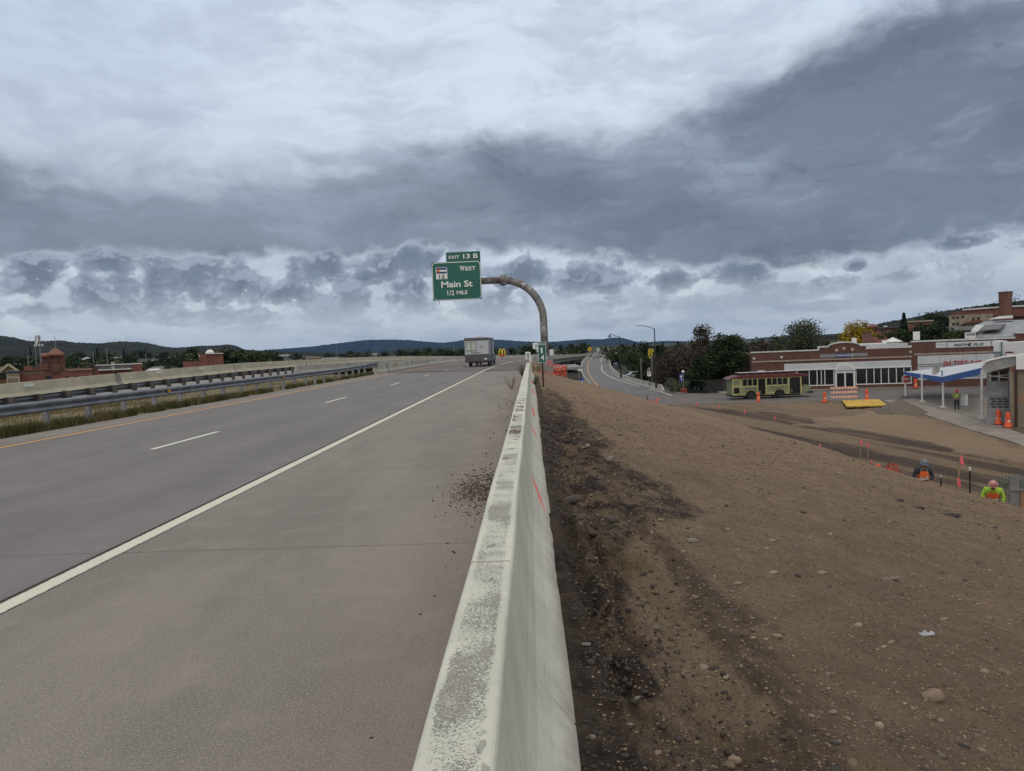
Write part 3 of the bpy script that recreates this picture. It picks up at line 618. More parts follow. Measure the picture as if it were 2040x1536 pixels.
e0, e1 = at(1083, 742, SY), at(1101, 742, SY); ft = MB().box(px0-.62, px0+.55, -.6, .6, -2.5, -.03).build('footing', M_grey, os_)
MB().box(px0+.1, px0+.5, -.62, -.60, -.55, -.06).build('paint_mark', mat('faded_pink', (.42, .16, .17), (.3, .2, .2)), ft)
w0, w1 = L(862.5, 561).x, L(959.5, 561).x; z0, z1 = L(911, 598.5).z, L(911, 522.5).z
def rrect(x0, x1, z0, z1, r, n=5):
    P = []
    for cx_, cz_, a in ((x1-r, z1-r, 0), (x0+r, z1-r, 90), (x0+r, z0+r, 180), (x1-r, z0+r, 270)):
        P += [(cx_+r*math.cos(math.radians(a+90*k/n)), cz_+r*math.sin(math.radians(a+90*k/n))) for k in range(n+1)]
    return P
FY = -.42
sp_ = MB().prism(rrect(w0, w1, z0, z1, .02), FY, FY+.05).build('sign_panel', M_green, os_)
MB().prism(rrect(w0+.02, w1-.02, z0+.02, z1-.02, .26), FY-.008, FY-.001).build('border', M_signw, sp_)
MB().prism(rrect(w0+.065, w1-.065, z0+.065, z1-.065, .22), FY-.014, FY-.009).build('sign_face', M_green, sp_)
W_, H_ = w1-w0, z1-z0; fx = lambda a: w0+W_*a; fz = lambda a: z0+H_*a; TY = FY-.016
text('W', fx(.575), fz(.755), fx(.675), fz(.885), TY, M_signw, sp_, bold=.02); text('EST', fx(.69), fz(.755), fx(.90), fz(.86), TY, M_signw, sp_, bold=.02)
text('Main St', fx(.185), fz(.335), fx(.82), fz(.50), TY, M_signw, sp_, bold=.022)
text('1/2', fx(.30), fz(.13), fx(.44), fz(.255), TY, M_signw, sp_, bold=.01); text('MILE', fx(.49), fz(.145), fx(.71), fz(.24), TY, M_signw, sp_, bold=.015)
sh = MB().box(fx(.085), fx(.315), TY-.012, TY, fz(.56), fz(.865)).build('route_shield', M_signw, os_)
M_navy = flat_mat('shield_blue', (.012, .04, .22), .5)
MB().box(fx(.095), fx(.305), TY-.018, TY-.013, fz(.80), fz(.855)).build('flag_stripe', M_navy, sh); MB().box(fx(.095), fx(.305), TY-.018, TY-.013, fz(.705), fz(.755)).build('flag_stripe', M_navy, sh)
b = MB(); cc = (fx(.148), fz(.78)); b.prism([(cc[0]+.15*math.cos(math.radians(t)), cc[1]+.15*math.sin(math.radians(t))) for t in range(35, 326, 15)]+[(cc[0]+.07*math.cos(math.radians(t)), cc[1]+.07*math.sin(math.radians(t))) for t in range(325, 34, -15)], TY-.024, TY-.019); b.build('flag_emblem', M_redp, sh)
b = MB(); b.prism([(cc[0]+.068*math.cos(math.radians(t)), cc[1]+.068*math.sin(math.radians(t))) for t in range(0, 360, 24)], TY-.024, TY-.019); b.build('flag_emblem', mat('flag_gold', (.75, .45, .05)), sh)
text('12', fx(.145), fz(.58), fx(.26), fz(.68), TY-.019, M_blackp, sh, bold=.008)
t0, t1 = L(890, 514).x, L(957.5, 512).x; tz0, tz1 = z1+.01, L(924, 503).z
tb = MB().box(t0, t1, FY, FY+.05, tz0, tz1).build('exit_tab', M_green, os_); tW, tH = t1-t0, tz1-tz0
b = MB(); b.box(t0+.015, t1-.015, FY-.006, FY-.001, tz1-.035, tz1-.015); b.box(t0+.015, t0+.035, FY-.006, FY-.001, tz0, tz1-.036); b.box(t1-.035, t1-.015, FY-.006, FY-.001, tz0, tz1-.036); b.build('border', M_green, tb)
text('EXIT', t0+tW*.08, tz0+tH*.30, t0+tW*.39, tz0+tH*.62, FY-.012, M_signw, tb, bold=.012); text('13 B', t0+tW*.50, tz0+tH*.26, t0+tW*.93, tz0+tH*.76, FY-.012, M_signw, tb, bold=.02)
b = MB()
for a in (.12, .5, .88): b.box(w0+W_*a-.05, w0+W_*a+.05, FY+.051, -.26, z0+.05, z1-.05)
b.box(w0+.42, w0+.46, FY+.051, FY+.09, z0-.28, z0+.05); b.build('bracket', M_galv, os_)
# ------------------------------------------------------------------ mile marker
def sign_post(name, label, cat, base, h, r, m=M_galv, rz_=0): 
    t_ = thing(name, label, cat, base, rz_); MB().tube([(0, 0, -.2), (0, 0, h)], r, 8).build('post', m, t_); return t_
p = at(1082.8, 776, 30); mm = thing('mile_marker', 'green MILE 14 marker on a thin brown post beside the long barrier', 'road sign', (p.x, 30, p.z))
zt = at(1080, 681, 30).z-p.z; zb = at(1081, 722.5, 30).z-p.z
MB().box(-.035, .035, -.02, .02, -.3, zt-.05).build('post', M_rustp, mm)
hw = .158; pn = MB().prism(rrect(-hw, hw, zb, zt, .03), -.05, -.035).build('sign_panel', M_signw, mm)
MB().prism(rrect(-hw+.014, hw-.014, zb+.014, zt-.014, .025), -.056, -.051).build('sign_face', M_green, pn)
hh_ = zt-zb; text('MILE', -.125, zt-hh_*.16, .125, zt-hh_*.075, -.058, M_signw, pn, bold=.008)
text('1', -.045, zt-hh_*.55, .02, zt-hh_*.27, -.058, M_signw, pn, bold=.01); text('4', -.065, zt-hh_*.89, .085, zt-hh_*.62, -.058, M_signw, pn, bold=.01)
p = at(1052.5, 722, 43.5); sg = thing('road_sign', 'small white sign on a short post at the far end of the long barrier', 'road sign', (p.x, 43.5, p.z))
MB().box(-.05, .05, -.03, .03, -.6, at(1052, 700, 43.5).z-p.z).build('post', M_galv, sg)
k = MB().prism(rrect(-.15, .15, .2, .62, .03), -.06, -.04).build('sign_panel', M_signw, sg); text('EB', -.08, .42, .08, .54, -.062, M_blackp, k); text('25', -.08, .27, .08, .38, -.062, M_blackp, k)
# ------------------------------------------------------------------ travel trailer and truck
def wheel(par, x, y, r, w_=.22, side=1, name='wheel'):
    wl = MB().lathe([(r*.55, -w_/2), (r*.93, -w_/2), (r, -w_/2+.04), (r, w_/2-.04), (r*.93, w_/2), (r*.55, w_/2)], (x, y, r), 20, 'X' if True else 'Y').build(name, M_black, par, smooth=False)
    MB().lathe([(r*.1, -w_*.52), (r*.54, -w_*.52), (r*.54, w_*.52), (r*.1, w_*.52)], (x, y, r), 12, 'X').build('rim', M_galv, wl)
    return wl
RVY = 75.5
p = RP(-6.15+.38, RVY); rv = thing('travel_trailer', 'boxy white and dark grey travel trailer driving away, two-pane window in its rear', 'trailer', tuple(p), math.radians(-1.5))
M_rvw = flat_mat('trailer_white', (.42, .46, .52), .4, .95); M_rvg = mat('trailer_grey', (.085, .085, .098), (.07, .07, .082), rough=.4)
MB().box(-1.23, 1.23, 0, 7.2, .58, 2.98).build('body', M_rvw, rv, bevel=.04)
MB().box(-1.245, 1.245, -.02, 7.0, .58, 1.22).build('lower_skirt', M_rvg, rv, bevel=.02)
MB().box(-1.25, 1.25, -.05, 7.25, 2.72, 3.02).build('roof_cap', M_rvg, rv, bevel=.04)
MB().box(-1.25, 1.25, -.025, -.001, 1.23, 1.29).build('trim_stripe', mat('dark_stripe', (.04, .03, .04)), rv)
wn = MB().box(-1.1, -.02, -.035, -.002, 1.66, 2.60).build('window', M_blackp, rv)
for a in (-1.06, -.53): MB().box(a, a+.47, -.042, -.036, 1.70, 2.56).build('pane', mat('pale_reflective_pane', (.42, .48, .46), (.36, .42, .40), rough=.15), wn)
text('CAMPRITE', -.58, 1.40, .42, 1.52, -.006, mat('dark_letter', (.06, .07, .09)), rv); MB().prism([(.28, 2.02), (.48, 2.06), (.50, 2.12), (.56, 2.06), (.72, 2.02), (.5, 1.98)], -.012, -.001).build('emblem', MATS['dark_letter'], rv)
MB().box(-.1, .42, 1.5, 2.4, 3.02, 3.22).build('air_conditioner', M_wpaint, rv, bevel=.03)
MB().box(-1.0, -.78, -.03, -.021, .80, .95).build('tail_light', mat('tail_lens', (.10, .01, .015)), rv); MB().box(.78, 1.05, -.03, -.021, .72, .86).build('number_plate', M_signw, rv)
MB().box(-1.24, 1.24, -.12, .0, .48, .58).build('bumper', M_blackp, rv)
MB().box(1.232, 1.25, 1.0, 1.8, .8, 2.6).build('door', M_rvg, rv); MB().box(1.232, 1.26, 3.0, 5.2, .7, 2.9).build('side_panel', M_blackp, rv)
MB().box(-.9, .9, .1, 7.5, .40, .57).build('chassis', M_black, rv)
for x in (-1.0, 1.0):
    for y in (2.6, 3.5): wheel(rv, x, y, .36)
def pickup(name, label, loc, rz_, paint, group=None):
    t_ = thing(name, label, 'pickup truck', loc, rz_, group)
    P = [(0, .55), (0, 1.15), (1.9, 1.18), (2.05, 1.82), (3.3, 1.85), (3.9, 1.25), (5.3, 1.12), (5.4, .55)]
    b = MB(); vs = [(-.95, a, c) for a, c in P]+[(.95, a, c) for a, c in P]; n = len(P)
    b.add(vs, [tuple(range(n)), tuple(range(2*n-1, n-1, -1))]+[(i, (i+1) % n, (i+1) % n+n, i+n) for i in range(n)]); b.build('body', paint, t_, bevel=.06)
    MB().add([(-.8, 1.93, 1.24), (.8, 1.93, 1.24), (.72, 2.04, 1.74), (-.72, 2.04, 1.74), (-.8, 1.91, 1.24), (.8, 1.91, 1.24), (.72, 2.02, 1.74), (-.72, 2.02, 1.74)], [(0, 1, 2, 3), (4, 7, 6, 5), (0, 4, 5, 1), (2, 6, 7, 3), (0, 3, 7, 4), (1, 5, 6, 2)]).build('rear_window', M_glass, t_)
    MB().box(-.9, .9, -.12, .0, .45, .62).build('bumper', M_galv, t_)
    for x in (-.88, .74): MB().box(x, x+.14, -.02, -.001, .75, 1.08).build('tail_light', mat('red_lens', (.3, .01, .01)), t_)
    for x in (-.85, .85):
        for y in (1.1, 4.4): wheel(t_, x, y, .38)
    return t_
p = RP(-5.85, RVY+8.6); pickup('pickup_truck', 'dark truck towing the travel trailer, mostly hidden in front of it', tuple(p), math.radians(-3), mat('dark_truck_paint', (.06, .065, .075), rough=.35))
# ------------------------------------------------------------------ far signs by the bridge
def yellow_m():
    p = at(1000.5, 712, 170); q = thing('restaurant_sign', 'yellow double-arch sign over a red panel rising behind the bridge barrier', 'sign', (p.x, 170, p.z)); s_ = 170/1450
    M_y = mat('arch_yellow', (.80, .62, .03), rough=.4)
    for sgn in (-1, 1):
        b = MB(); P = [Vector((sgn*(3.1 if 0 else 0)*s_, 0, 0))]
        pts = [Vector((sgn*(.35+2.9*(1-math.cos(t)))*s_, 0, (4.2+12.3*math.sin(t))*s_)) for t in np.linspace(.0, PI, 18)]
        b.tube(pts, .12, 6); b.build('arch', M_y, q)
    MB().box(-6.8*s_, 6.8*s_, .1, .25, 2.4*s_, 5.4*s_).build('name_panel', mat('sign_red', (.55, .03, .02)), q)
    MB().box(-.2, .2, .3, .6, -6, 2.4*s_).build('post', M_galv, q)
yellow_m()
def far_sign(u, v, y, w_, h_, label, shape='rect', m=M_signw, post=M_galv, mark=None, ph=3.0):
    p = at(u, v, y); t_ = thing('road_sign', label, 'road sign', (p.x, y, p.z))
    if shape == 'diamond': P = [(0, -h_/2), (w_/2, 0), (0, h_/2), (-w_/2, 0)]
    else: P = rrect(-w_/2, w_/2, -h_/2, h_/2, .05)
    k = MB().prism(P, -.05, -.02).build('sign_panel', m, t_)
    if mark: text(mark, -w_*.16, -h_*.24, w_*.16, h_*.24, -.06, M_blackp, k, bold=.01)
    MB().box(-.05, .05, 0, .08, -ph, h_/2).build('post', post, t_); return t_
far_sign(1175, 695.5, 190, 1.25, 1.25, 'yellow diamond warning sign above the ramp wall', 'diamond', mat('warning_yellow', (.75, .42, .02)), mark='S', ph=2)
far_sign(1191.5, 697, 215, .75, .85, 'small white sign on the ramp crest right of the yellow diamond', mark='1', ph=2)
far_sign(1068.5, 689, 118, 1.15, 1.0, 'white route sign assembly left of the mile marker, high over the bridge', mark='25', ph=3); far_sign(1074, 697.5, 119, .9, .55, 'lower white plate under the route sign by the bridge', ph=2)
p = at(1099, 703, 210); MB_ = thing('storage_tank', 'round white tank behind the bridge parapet, right of the sign pole', 'tank', (p.x, 210, p.z-1.2))
MB().lathe([(.0, 0), (.62, 0), (.62, 2.0), (.5, 2.15), (0, 2.2)], n=16).build('tank_body', M_wpaint, MB_); MB().box(-.1, .5, .4, .7, -5, 1.4).build('post', M_galv, MB_)
# ------------------------------------------------------------------ ramp
RY = [80, 92, 103, 114, 131, 146, 164, 185, 211, 240, 263, 300, 335, 368, 400]
RL = [7.9, 8.3, 8.7, 9.1, 9.7, 10.3, 11.3, 12.6, 14.5, 17.1, 19.6, 24.0, 28.3, 32.5, 37]
RRt = [26, 20.8, 18.2, 17.6, 17.0, 17.2, 18.3, 19.9, 22.4, 25.4, 28.2, 33.0, 37.4, 42.2, 47]
PY, PZ = [0, 110, 130, 150, 180, 220, 280, 350, 368, 400, 420], [-5.2, -5.2, -5.1, -5.0, -4.7, -4.1, -3.4, -3.0, -3.0, -3.3, -3.6]
def rampz(y): return float(np.interp(y, PY, PZ))
def rl(y): return float(np.interp(y, RY, RL))
def rr(y): return float(np.interp(y, RY, RRt))
ry = list(np.arange(98, 400, 6.0))
A = [Vector((rl(y)-.1, y, rampz(y))) for y in ry]; B_ = [Vector((rr(y)+.1, y, rampz(y))) for y in ry]
struct(MB().strip(A, B_).build('ramp_road', M_ramp))
# street and ramp mouth
S1 = [(8.2, 99), (7.9, 84), (14.7, 79.95), (20.7, 79.3), (30, 77.8), (35.6, 75.2), (38, 75), (60, 72), (95, 69), (110, 86), (62, 88.5), (47.5, 90.2), (34, 92.2), (24, 92.0), (20.0, 94.0), (18.6, 99)]
struct(MB().slab([gp_ for gp_ in S1], ZF-.3, ZF-.02).build('street', M_street))
rm = thing('road_marking', None, None); struct(rm)
def line(pts, w_, m, name, dz=.006): 
    P = [Vector(p) for p in pts]; Lf, Rt = [], []
    for i, p in enumerate(P):
        d = (P[min(i+1, len(P)-1)]-P[max(i-1, 0)]).normalized(); n = Vector((-d.y, d.x, 0)); Lf.append(p+n*w_/2+Vector((0, 0, dz))); Rt.append(p-n*w_/2+Vector((0, 0, dz)))
    return MB().strip(Lf, Rt).build(name, m, rm)
line([(14.6+0*y, y, ZF) for y in ()] or [(rl(y)+1.5+.4*max(0, (115-y)/15), y, rampz(y)+.004) for y in [101, 108, 116, 125, 135, 150, 165, 180, 200, 225, 250, 280, 320, 360]], .16, M_yell, 'edge_line')
wl_ = [(17.72, 93.5), (17.75, 100.5), (17.2, 108.5), (16.9, 116)]; wl2 = [(16.4, 123), (16.1, 137), (16.0, 155), (17.3, 182), (19.6, 205), (22.7, 240), (27, 280), (32, 320), (36.5, 355)]
line([(x, y, rampz(y)+.004) for x, y in wl_[:3]], .2, M_white, 'edge_line'); line([(16.9, 116, rampz(116)+.004)]+[(x, y, rampz(y)+.004) for x, y in wl2], .18, M_white, 'edge_line')
rprof = [(-.28, -1.6), (-.28, .08), (-.14, .33), (-.10, .86), (.10, .86), (.14, .33), (.28, .08), (.28, -1.6)]
rw = thing('ramp_wall', 'concrete wall on the left side of the exit ramp, ending at the dirt slope', 'wall')
sweep(rprof, list(np.arange(102, 398, 6.0)), lambda px, y, pz: Vector((rl(y)+px-.1, y, rampz(y)+pz))).build('wall_section', M_parap, rw, bevel=.012)
rw2 = thing('ramp_wall', 'concrete wall on the right side of the exit ramp with the trees behind it', 'wall')
sweep(rprof, list(np.arange(104, 398, 6.0)), lambda px, y, pz: Vector((rr(y)+px+.1, y, rampz(y)+pz))).build('wall_section', M_parap, rw2, bevel=.012)
sweep([(a, min(c, .86*(1 if 0 else 1))) for a, c in rprof], [102.6, 104], lambda px, y, pz: Vector((rr(y)+px+.1, y, ZF+(pz if y > 103 else pz*.25)))).build('wall_end', M_parap, rw2)
# kerb swinging right from the wall end
kp = [(18.7, 102), (18.9, 98), (20.0, 94.0), (21.6, 92.4), (24, 92.0), (34, 92.25), (47.5, 90.3), (62, 88.6)]
b = MB(); b.strip([(x, y, ZF+.13) for x, y in kp], [(x+.15, y+.25, ZF+.13) for x, y in kp]); b.strip([(x, y, ZF-.05) for x, y in kp], [(x, y, ZF+.13) for x, y in kp]); struct(b.build('kerb', M_side))
struct(MB().slab([(24, 92.3), (34, 92.5), (47.5, 90.55), (64, 88.7), (66, 96), (24, 99)], ZF-.2, ZF+.128).build('sidewalk', M_side))
k2 = [(14.7, 79.9), (20.7, 79.25), (30, 77.75), (35.5, 75.1)]
b = MB(); b.strip([(x, y-.2, ZF+.06) for x, y in k2], [(x, y, ZF+.06) for x, y in k2]); b.strip([(x, y-.2, ZF-.2) for x, y in k2], [(x, y-.2, ZF+.06) for x, y in k2]); b.strip([(x, y, ZF-.05) for x, y in k2], [(x, y, ZF+.06) for x, y in k2]); struct(b.build('kerb', M_side))
# near sidewalk and forecourt
ins = [(p[0], p[1]) for p in side_poly]
SW = ins+[(40, 36), (70, 60), (80, 69.5), (60, 71.9), (38, 74.9)]
struct(MB().slab(SW, ZF-.25, ZF+.03).build('sidewalk', M_side))
b = MB(); J = [tuple(gp(u, v, ZF)[:2]) for u, v in [(1790, 793), (1905, 822), (1955, 838), (2016, 853), (2080, 872)]]; b.strip([(x-.05, y, ZF+.036) for x, y in J], [(x+.05, y, ZF+.036) for x, y in J]); struct(b.build('sidewalk_joint', MATS['joint_dark']))
SO = [tuple(gp(u, v, ZF)[:2]) for u, v in [(1963, 836), (1990, 833), (2060, 838), (2060, 872), (2040, 866)]]
struct(MB().slab(SO, ZF-.1, ZF+.05).build('bare_soil', mat('loose_soil', (.13, .10, .075), (.07, .055, .045), scale=1.5, bump=.05, bscale=8)))
#==PART3==
# ------------------------------------------------------------------ low country and hills
def land(x, y):
    d = np.hypot(x, y); az = np.degrees(np.arctan2(x, y))
    left = np.clip((d-200)/400, 0, 1)**1.1*11*np.clip((-az-6)/16, 0, 1)
    z = -6.0+left
    rgt = np.clip((d-125)/150, 0, 1)*9*np.clip((az-20)/7, 0, 1)+np.clip((d-220)/400, 0, 1)*12*np.clip((az-25)/6, 0, 1)
    z = z+rgt+1.2*fbm(x*.01, y*.01, 3, 3)*np.clip((d-150)/200, 0, 1)
    return z
ra = np.radians(np.linspace(-75, 75, 260)); rd = np.concatenate([[0.5, 30], np.geomspace(60, 9000, 130)])
Rr, Aa = np.meshgrid(rd, ra, indexing='ij'); X2, Y2 = Rr*np.sin(Aa), Rr*np.cos(Aa)-20
Z2 = land(X2, Y2); n1, n2 = X2.shape; ix = np.arange(n1*n2).reshape(n1, n2)
def low_fn(nt, b):
    P = nt.n('ShaderNodeNewGeometry').outputs['Position']; n = nt.noise(P, .03, 8, .6)
    col = nt.mix(nt.smooth(n, .4, .6), (.022, .030, .018), (.045, .045, .030)); nt.put(b.inputs['Base Color'], nt.mix(nt.smooth(nt.noise(P, .3, 6), .4, .65, 0, .7), col, (.018, .026, .016)))
M_low = custom('low_country', low_fn)
struct(npmesh('ground', np.stack([X2, Y2, Z2], -1).reshape(-1, 3), np.stack([ix[:-1, :-1], ix[:-1, 1:], ix[1:, 1:], ix[1:, :-1]], -1).reshape(-1, 4), M_low, smooth=True))
def hills(name, prof, dist, depth, m, z0=0, rough=1.0, seed=1, back=.6):
    A = sorted([azel(u, v) for u, v in prof]); az = np.linspace(A[0][0], A[-1][0], 900); el = np.interp(az, [a for a, e in A], [e for a, e in A])
    k = np.ones(9)/9; el = np.convolve(np.pad(el, 4, 'edge'), k, 'valid'); rows = 46; V = []
    for i in range(rows):
        t = i/(rows-1); d = dist-depth*(1-t/.72) if t < .72 else dist+depth*back*(t-.72)/.28
        h = math.sin(min(1, t/.72)*PI/2)**1.25 if t < .72 else math.cos((t-.72)/.28*PI/2)
        hz = np.tan(np.radians(el))*dist+CAMH; x = np.sin(np.radians(az))*d; y = np.cos(np.radians(az))*d
        spur = fbm(x/(depth*.22), y/(depth*.5), 4, seed)*.30*math.sin(min(1, t/.72)*PI)
        tr = 3.2*rough*(dist/2500)**.6*(fbm(az*14+i*.9, np.full_like(az, i*1.7), 3, seed+5))
        z = z0+(hz-z0)*np.clip(h+spur, 0, 1.0 if t < .7 else h+.0)+tr
        V.append(np.stack([x, y, z], -1))
    V = np.array(V); ix = np.arange(rows*900).reshape(rows, 900)
    return struct(npmesh(name, V.reshape(-1, 3), np.stack([ix[:-1, :-1], ix[:-1, 1:], ix[1:, 1:], ix[1:, :-1]], -1).reshape(-1, 4), m, smooth=True))
def hill_fn(c1, c2, c3, s):
    def fn(nt, b):
        P = nt.n('ShaderNodeNewGeometry').outputs['Position']; col = nt.mix(nt.smooth(nt.noise(P, .02*s, 8, .65), .4, .6), c1, c2)
        col = nt.mix(nt.smooth(nt.noise(P, .004*s, 7, .6), .64, .70, 0, .5), col, c3); nt.put(b.inputs['Base Color'], col); bump(nt, b, nt.noise(P, .05*s, 6, .7), 8)
        b.inputs['Specular IOR Level'].default_value = .1
    return fn
M_h1 = custom('pinyon_hill', hill_fn((.020, .026, .022), (.040, .046, .038), (.09, .08, .065), 1.0)); M_h2 = custom('far_range', hill_fn((.018, .034, .052), (.028, .046, .068), (.09, .10, .11), .6))  # far range carries the blue of distant air in its base colour
hills('hills', [(-700, 650), (-200, 655), (0, 672), (30, 676), (60, 682), (90, 681), (120, 680), (150, 684), (200, 686), (240, 682), (290, 684), (330, 692), (352, 694), (400, 690), (430, 689), (455, 687), (470, 689), (486, 697), (540, 701), (620, 702), (700, 706)], 2100, 1100, M_h1, 2, 1.0, 3)
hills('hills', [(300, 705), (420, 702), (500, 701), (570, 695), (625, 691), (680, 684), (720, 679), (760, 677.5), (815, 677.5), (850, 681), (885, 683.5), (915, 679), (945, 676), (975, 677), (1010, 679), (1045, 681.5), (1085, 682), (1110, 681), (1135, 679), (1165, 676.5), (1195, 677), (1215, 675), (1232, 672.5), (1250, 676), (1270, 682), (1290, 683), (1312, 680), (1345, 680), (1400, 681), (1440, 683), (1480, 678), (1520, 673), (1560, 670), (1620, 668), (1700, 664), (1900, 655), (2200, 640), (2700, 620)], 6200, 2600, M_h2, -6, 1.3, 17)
hills('hills', [(640, 704), (760, 702), (800, 695), (850, 692.5), (900, 693), (960, 697), (1040, 697), (1100, 699), (1300, 690), (1500, 684)], 2600, 900, M_h1, -8, 1.0, 23)
hills('hills', [(1400, 700), (1480, 694), (1600, 674), (1700, 662), (1752, 646), (1775, 641), (1800, 637), (1835, 630), (1870, 622), (1920, 615), (2040, 606), (2300, 590)], 720, 330, M_h1, -14, 1.0, 31)
# ------------------------------------------------------------------ embankment and median
def med(x, y): return Vector((x, y, float(np.interp(x, [-33.2, -32.6, -22, -17, -13.1], [OP(-32, y).z-.1, OP(-32, y).z-.08, g2(0, y, 0).z-.02, .02, -.01]))))
xs = np.linspace(-22.8, -13.05, 24); yy = np.linspace(8, 64, 110)
XM, YM = np.meshgrid(xs, yy); ZM = np.array([[med(x, y).z for x in xs] for y in yy])+.05*fbm(XM*.9, YM*.9, 3, 8)*(XM < -13.2)-.03; ix = np.arange(XM.size).reshape(XM.shape)
def gr_fn(nt, b):
    P = nt.n('ShaderNodeNewGeometry').outputs['Position']; x, y, z = nt.sep(P); n = nt.noise(P, 1.6, 7, .65); col = nt.mix(nt.smooth(n, .4, .62), (.20, .155, .085), (.11, .10, .05))
    col = nt.mix(nt.smooth(nt.noise(P, 6, 5), .45, .65, 0, .6), col, (.085, .085, .045)); nt.put(b.inputs['Base Color'], col)
struct(npmesh('median_ground', np.stack([XM, YM, ZM], -1).reshape(-1, 3), np.stack([ix[:-1, :-1], ix[:-1, 1:], ix[1:, 1:], ix[1:, :-1]], -1).reshape(-1, 4), custom('dry_grass_ground', gr_fn)))
b = MB(); b.add([(-34.5, -10, 0), (-.25, -10, 0), (-.25, 57.5, 0), (-34.5, 57.5, 0), (-46, -10, -8), (-.25, -10, -8), (-.25, 57.5, -8), (-46, 62, -8)], [(0, 1, 2, 3), (0, 3, 7, 4), (1, 5, 6, 2), (3, 2, 6, 7)])
for i in range(4): b.v[i] = (b.v[i][0], b.v[i][1], -.3)
struct(b.build('embankment', M_low))
def blades(n, xf, yf, h, m, name, label, wd=.012, seed=3, zf=None):
    r = np.random.RandomState(seed); x = xf(r, n); y = yf(r, n); z = zf(x, y); hh = h*(.4+r.rand(n)); a = r.rand(n)*2*PI; l = r.rand(n)*.45*hh
    wv = wd*(.6+r.rand(n)); c, s_ = np.cos(a), np.sin(a); b0 = np.stack([x-s_*wv, y+c*wv, z-.02], -1); b1 = np.stack([x+s_*wv, y-c*wv, z-.02], -1); tp = np.stack([x+c*l, y+s_*l, z+hh], -1)
    V = np.stack([b0, b1, tp], 1).reshape(-1, 3); o = npmesh(name, V, np.arange(3*n).reshape(-1, 3), m); return tag(o, label, 'grass', kind='stuff')
def leafmat(name, c1, c2, c3=None, tr=.0, scale=.8):
    def fn(nt, b):
        g = nt.n('ShaderNodeNewGeometry'); r = g.outputs['Random Per Island']; col = nt.mix(r, c1, c2)
        if c3: col = nt.mix(nt.smooth(nt.noise(g.outputs['Position'], scale, 3), .45, .62, 0, .8), col, c3)
        nt.put(b.inputs['Base Color'], col); b.inputs['Specular IOR Level'].default_value = .2
    return custom(name, fn, .8)
def mz(x, y): return np.interp(x, [-22.5, -13.1], [.0, .0])*0+.0
clus = lambda r, n: -13.3-np.abs(r.randn(n))*.35
M_gg = leafmat('green_grass', (.050, .065, .022), (.13, .13, .055), (.17, .14, .07), scale=1.0); M_dg = leafmat('dry_grass', (.24, .19, .10), (.15, .125, .065), (.10, .10, .05))
def yg(r, n):
    y = 12+49*r.rand(n*3)**1.2; k = vnoise(y*1.1, y*0+3.3, 5)*.65+vnoise(y*3.1, y*0+1.3, 6)*.35; o = np.argsort(-(k+.28*r.rand(n*3)))[:n]; return r.permutation(y[o])
blades(34000, clus, yg, .20, M_gg, 'grass', 'green weedy grass along the foot of the near guardrail', .016, 3, mz)
blades(24000, lambda r, n: -13.6-r.rand(n)*8.6, yg, .15, M_dg, 'grass', 'dry straw-coloured grass between the two guardrails', .014, 4, lambda x, y: np.interp(x, [-22.5, -13.1], [-.08, 0])-.02)
# ------------------------------------------------------------------ trees
def crown_pts(r, n, W, H, lobes, ls, flat=.5):
    C = []
    for i in range(lobes):
        a = r.rand()*2*PI; q = r.rand()**.5; h = r.rand()
        rad = q*(.35+.65*math.sin(PI*min(1, .25+.75*h)))
        C.append((math.cos(a)*W/2*rad*.8, math.sin(a)*W/2*rad*.8, (.16+.74*h)*H, (.16+.13*r.rand())*W))
    C = np.array(C); pick = r.randint(0, len(C), n); d = r.randn(n, 3); d /= np.linalg.norm(d, axis=1)[:, None]; rad = r.rand(n)**.45
    P = C[pick, :3]+d*rad[:, None]*C[pick, 3:4]*np.array([1, 1, .75]); return P, d
def leaves(P, d, r, s):
    n = len(P); q = r.randn(n, 3)*.8+d; q /= np.linalg.norm(q, axis=1)[:, None]; up = np.tile([0, 0, 1.0], (n, 1)); a = np.cross(q, up+.01*r.randn(n, 3)); a /= np.linalg.norm(a, axis=1)[:, None]; b_ = np.cross(q, a)
    sc = s*(.5+.9*r.rand(n))[:, None]; V = np.stack([P-a*sc*.5, P+b_*sc*.38, P+a*sc*.6, P-b_*sc*.30], 1).reshape(-1, 3); return V, np.arange(4*n).reshape(-1, 4)
M_bark = mat('tree_bark', (.075, .06, .05), (.045, .038, .032), scale=3, bump=.02)
def limbs(b, r, H, W, base_r, trunk=.3, n=7, up=.8):
    b.tube([(0, 0, -.5), (.02*W, 0, H*trunk*.5), (0, .02*W, H*trunk), (.03*W, 0, H*.75)], [base_r, base_r*.8, base_r*.65, base_r*.15], 7)
    for i in range(n):
        a = 2*PI*i/n+r.rand()*.6; h0 = H*trunk*(.7+.6*r.rand()); e = Vector((math.cos(a)*W*.36*(.6+.5*r.rand()), math.sin(a)*W*.36, H*(.45+.45*r.rand())))
        s0 = Vector((0, 0, h0)); mid = s0.lerp(e, .5)+Vector((r.randn()*.03*W, r.randn()*.03*W, -.02*H)); b.tube([s0, mid, e], [base_r*.45, base_r*.28, base_r*.08], 5)
        for j in range(3):
            f = mid.lerp(e, r.rand()); g = f+Vector((r.randn()*.12*W, r.randn()*.12*W, (.06+.1*r.rand())*H)); b.tube([f, g], [base_r*.16, base_r*.05], 4)
